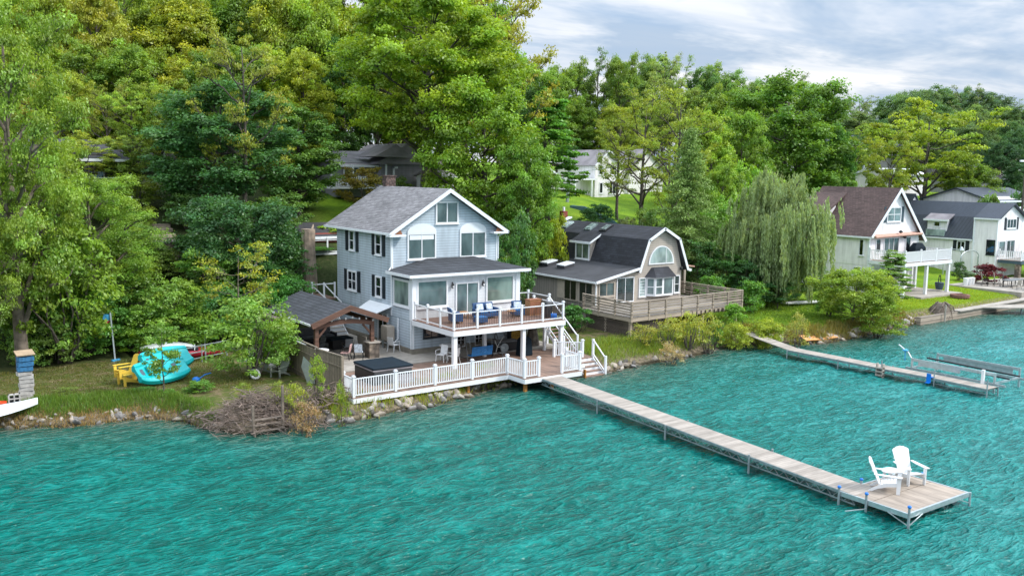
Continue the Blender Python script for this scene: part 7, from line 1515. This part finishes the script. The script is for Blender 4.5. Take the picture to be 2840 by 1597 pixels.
# ================================================================== rocks, brush, grass
def rocks():
    rs = np.random.RandomState(4); protos = []
    for i in range(7):
        bm = bmesh.new(); bmesh.ops.create_icosphere(bm, subdivisions=2, radius=1)
        ph = rs.rand(9)*6
        for v in bm.verts:
            c = v.co; k = 1+.16*math.sin(c.x*2.3+ph[0])+.14*math.sin(c.y*3.1+ph[1])+.10*math.sin(c.z*4+c.x*3+ph[2])+rs.randn()*.03; v.co = Vector((c.x*k, c.y*k*(.7+.2*math.sin(ph[3])), c.z*k*.62))
        me = bpy.data.meshes.new('rock'); bm.to_mesh(me); bm.free()
        me.materials.append(M[('rock_tan', 'rock_grey', 'rock_pale', 'rock_dark')[i % 4]]); protos.append(me)
    def put(x, y, s, z=None, lab=None, grp=None):
        o = bpy.data.objects.new('rock', rnd.choice(protos)); COL.objects.link(o)
        o.location = (x, y, (ground(x, y) if z is None else z)+s*.02); o.rotation_euler = (rs.rand()*.7, rs.rand()*.7, rs.rand()*6.28); o.scale = (s*(.8+.5*rs.rand()), s*(.8+.5*rs.rand()), s*(.75+.4*rs.rand()))
        tag(o, lab, 'rock', grp)
    A = ('rounded tan or grey boulder in the rocky edge below the low deck', 'boulders along the edge below the low deck')
    for i in range(92):
        x = 17.5+12.5*rs.rand(); sh = float(np.interp(x, SX, SYv)); put(x, sh+rs.rand()**1.3*1.1-.25, .16+.22*rs.rand()**1.4, None, *A)
    B = ('grey boulder along the water edge between the lake steps and the narrow dock', 'boulders along the edge in front of the tan house')
    for i in range(66):
        x = 35.5+15.5*rs.rand(); sh = float(np.interp(x, SX, SYv)); put(x, sh+rs.rand()**1.3*.9-.3, .12+.19*rs.rand()**1.5, None, *B)
    C = ('small stone in the weedy edge of the left yard', 'stones along the edge of the left yard')
    for i in range(95):
        x = 3+10*rs.rand(); sh = float(np.interp(x, SX, SYv)); put(x, sh+rs.rand()*.8-.2, .08+.15*rs.rand()**1.5, None, *C)
    E_ = ('dark rock or root at the water edge between the narrow dock and the seawall', 'dark rocks between the narrow dock and the seawall')
    for i in range(60):
        x = 51+20*rs.rand(); sh = float(np.interp(x, SX, SYv)); put(x, sh+rs.rand()*.9-.3, .18+.3*rs.rand()**1.5, None, *E_)
M['rock_tan'] = m_plain('tan_rock', (.34, .29, .235), .9, .45, 2.5, wet=True); M['rock_grey'] = m_plain('grey_rock', (.25, .235, .225), .9, .5, 2.5, wet=True)
M['rock_pale'] = m_plain('pale_rock', (.37, .335, .29), .9, .35, 2.5, wet=True); M['rock_dark'] = m_plain('dark_rock', (.10, .09, .08), .9, .5, 2.5, wet=True)
rocks()
def brush():
    rs = np.random.RandomState(8); t = thing('brush_pile', 'large tangled pile of dead brown branches at the water edge', 'brush pile', (14.2, 41.5, .2)); b = MB()
    for i in range(1700):
        u = rs.rand(); cx = 12.7+4.6*u; cyy = 42.3-1.5*u+rs.randn()*.85; h = 1.6*math.exp(-((cx-14.9)/2.2)**2)*math.exp(-((cyy-41.4)/1.2)**2); z = max(.02, .15+h*rs.rand())
        a = rs.randn()*.6+(-.3 if rs.rand() < .6 else 1.2); L = .5+1.3*rs.rand(); d = np.array([math.cos(a), math.sin(a)*.8, rs.randn()*.28])*L; c = np.array([cx, cyy, z])
        limb(b, c-d/2, c+d/2-np.array([0, 0, .2*L]), .011+.018*rs.rand()**2, .004, rs, .28, 4, 5)
    b.build('branches', 'twig', t, recalc=False)
    rs = np.random.RandomState(18); t = thing('brush_pile', 'smaller heap of dry roots and vines left of the low deck corner', 'brush pile', (18, 41, .2)); b = MB()
    for i in range(190):
        cx = 16.7+2.4*rs.rand(); cyy = 40.4+1.5*rs.rand(); a = rs.rand()*3.14; L = .4+.9*rs.rand(); d = np.array([math.cos(a), math.sin(a), rs.randn()*.3])*L; c = np.array([cx, cyy, ground(cx, cyy)+.1+.45*rs.rand()])
        limb(b, c-d/2, c+d/2, .022, .007, rs, .25, 4, 4)
    b.build('branches', 'twig', t, recalc=False)
brush()
def grass():
    rs = np.random.RandomState(12)
    def field(name, lab, n, fx, h0, h1, col, wdt=.022):
        P = fx(n); z = ground_np(P[:, 0], P[:, 1]); k = len(P); h = h0+(h1-h0)*rs.rand(k)**1.5; a = rs.rand(k)*6.28; lean = rs.randn(k, 2)*.28
        C = np.stack([P[:, 0], P[:, 1], z+h*.45], -1); A = np.stack([lean[:, 0]*h*.5, lean[:, 1]*h*.5, h*.5], -1); B = np.stack([np.cos(a)*wdt, np.sin(a)*wdt, np.zeros(k)], -1)
        T = (.7+.6*rs.rand(k))[:, None]*np.ones((1, 3)); T[:, 0] *= 1+.5*rs.rand(k)
        me = quads_mesh(name, C, A, B, T, 'grass_blade'); o = bpy.data.objects.new(name, me); COL.objects.link(o); o.color = (*col, 1); tag(o, lab, 'grass', kind='stuff')
    def shoreband(x0, x1, d0, d1):
        def f(n): x = x0+(x1-x0)*rs.rand(n); d = d0+(d1-d0)*rs.rand(n)**1.3; return np.stack([x, np.interp(x, SX, SYv)+d], -1)
        return f
    def clump(f0, m=26, sp=.22):
        def f(n): c = f0(n//m); return (np.repeat(c, m, 0)+rs.randn(len(c)*m, 2)*sp)
        return f
    field('tall_grass', 'tall green grass and weeds along the edge of the left yard', 20000, clump(shoreband(3, 12.9, .6, 2.6), 30, .16), .10, .42, (.11, .24, .03), .012)
    field('dry_reeds', 'dry yellow reeds at the waterline of the left yard', 5000, clump(shoreband(2.5, 12.5, .0, .8)), .08, .28, (.30, .26, .10), .012)
    field('yard_grass', 'thin short grass of the left yard', 26000, lambda n: np.stack([2+15*rs.rand(n), 46+10*rs.rand(n)], -1), .04, .13, (.13, .17, .04), .02)
    field('bank_grass', 'bright green grass and weeds on the bank in front of the tan house', 17000, clump(shoreband(36.3, 50, .6, 4.5)), .12, .5, (.17, .30, .035), .014)
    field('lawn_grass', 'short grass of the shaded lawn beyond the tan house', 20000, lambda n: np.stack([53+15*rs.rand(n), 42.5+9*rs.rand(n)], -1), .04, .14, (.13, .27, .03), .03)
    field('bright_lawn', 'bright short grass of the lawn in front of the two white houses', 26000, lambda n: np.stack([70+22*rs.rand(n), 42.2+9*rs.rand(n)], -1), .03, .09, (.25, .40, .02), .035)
    field('water_weeds', 'green and brown weeds at the foot of the rocks by the narrow dock', 7000, clump(shoreband(51, 70, .2, 1.8)), .2, .6, (.20, .22, .05))
    field('deck_weeds', 'weeds growing between the boulders below the low deck', 3600, clump(shoreband(17, 30, .2, 1.6)), .15, .5, (.22, .32, .03))
grass()
SC.cycles.use_denoising = True; SC.cycles.denoiser = 'OPENIMAGEDENOISE'
SC.cycles.sample_clamp_direct = 2.0; SC.cycles.sample_clamp_indirect = 3.0
SC.cycles.max_bounces = 6; SC.cycles.diffuse_bounces = 4; SC.cycles.glossy_bounces = 3; SC.cycles.transmission_bounces = 3; SC.cycles.transparent_max_bounces = 4
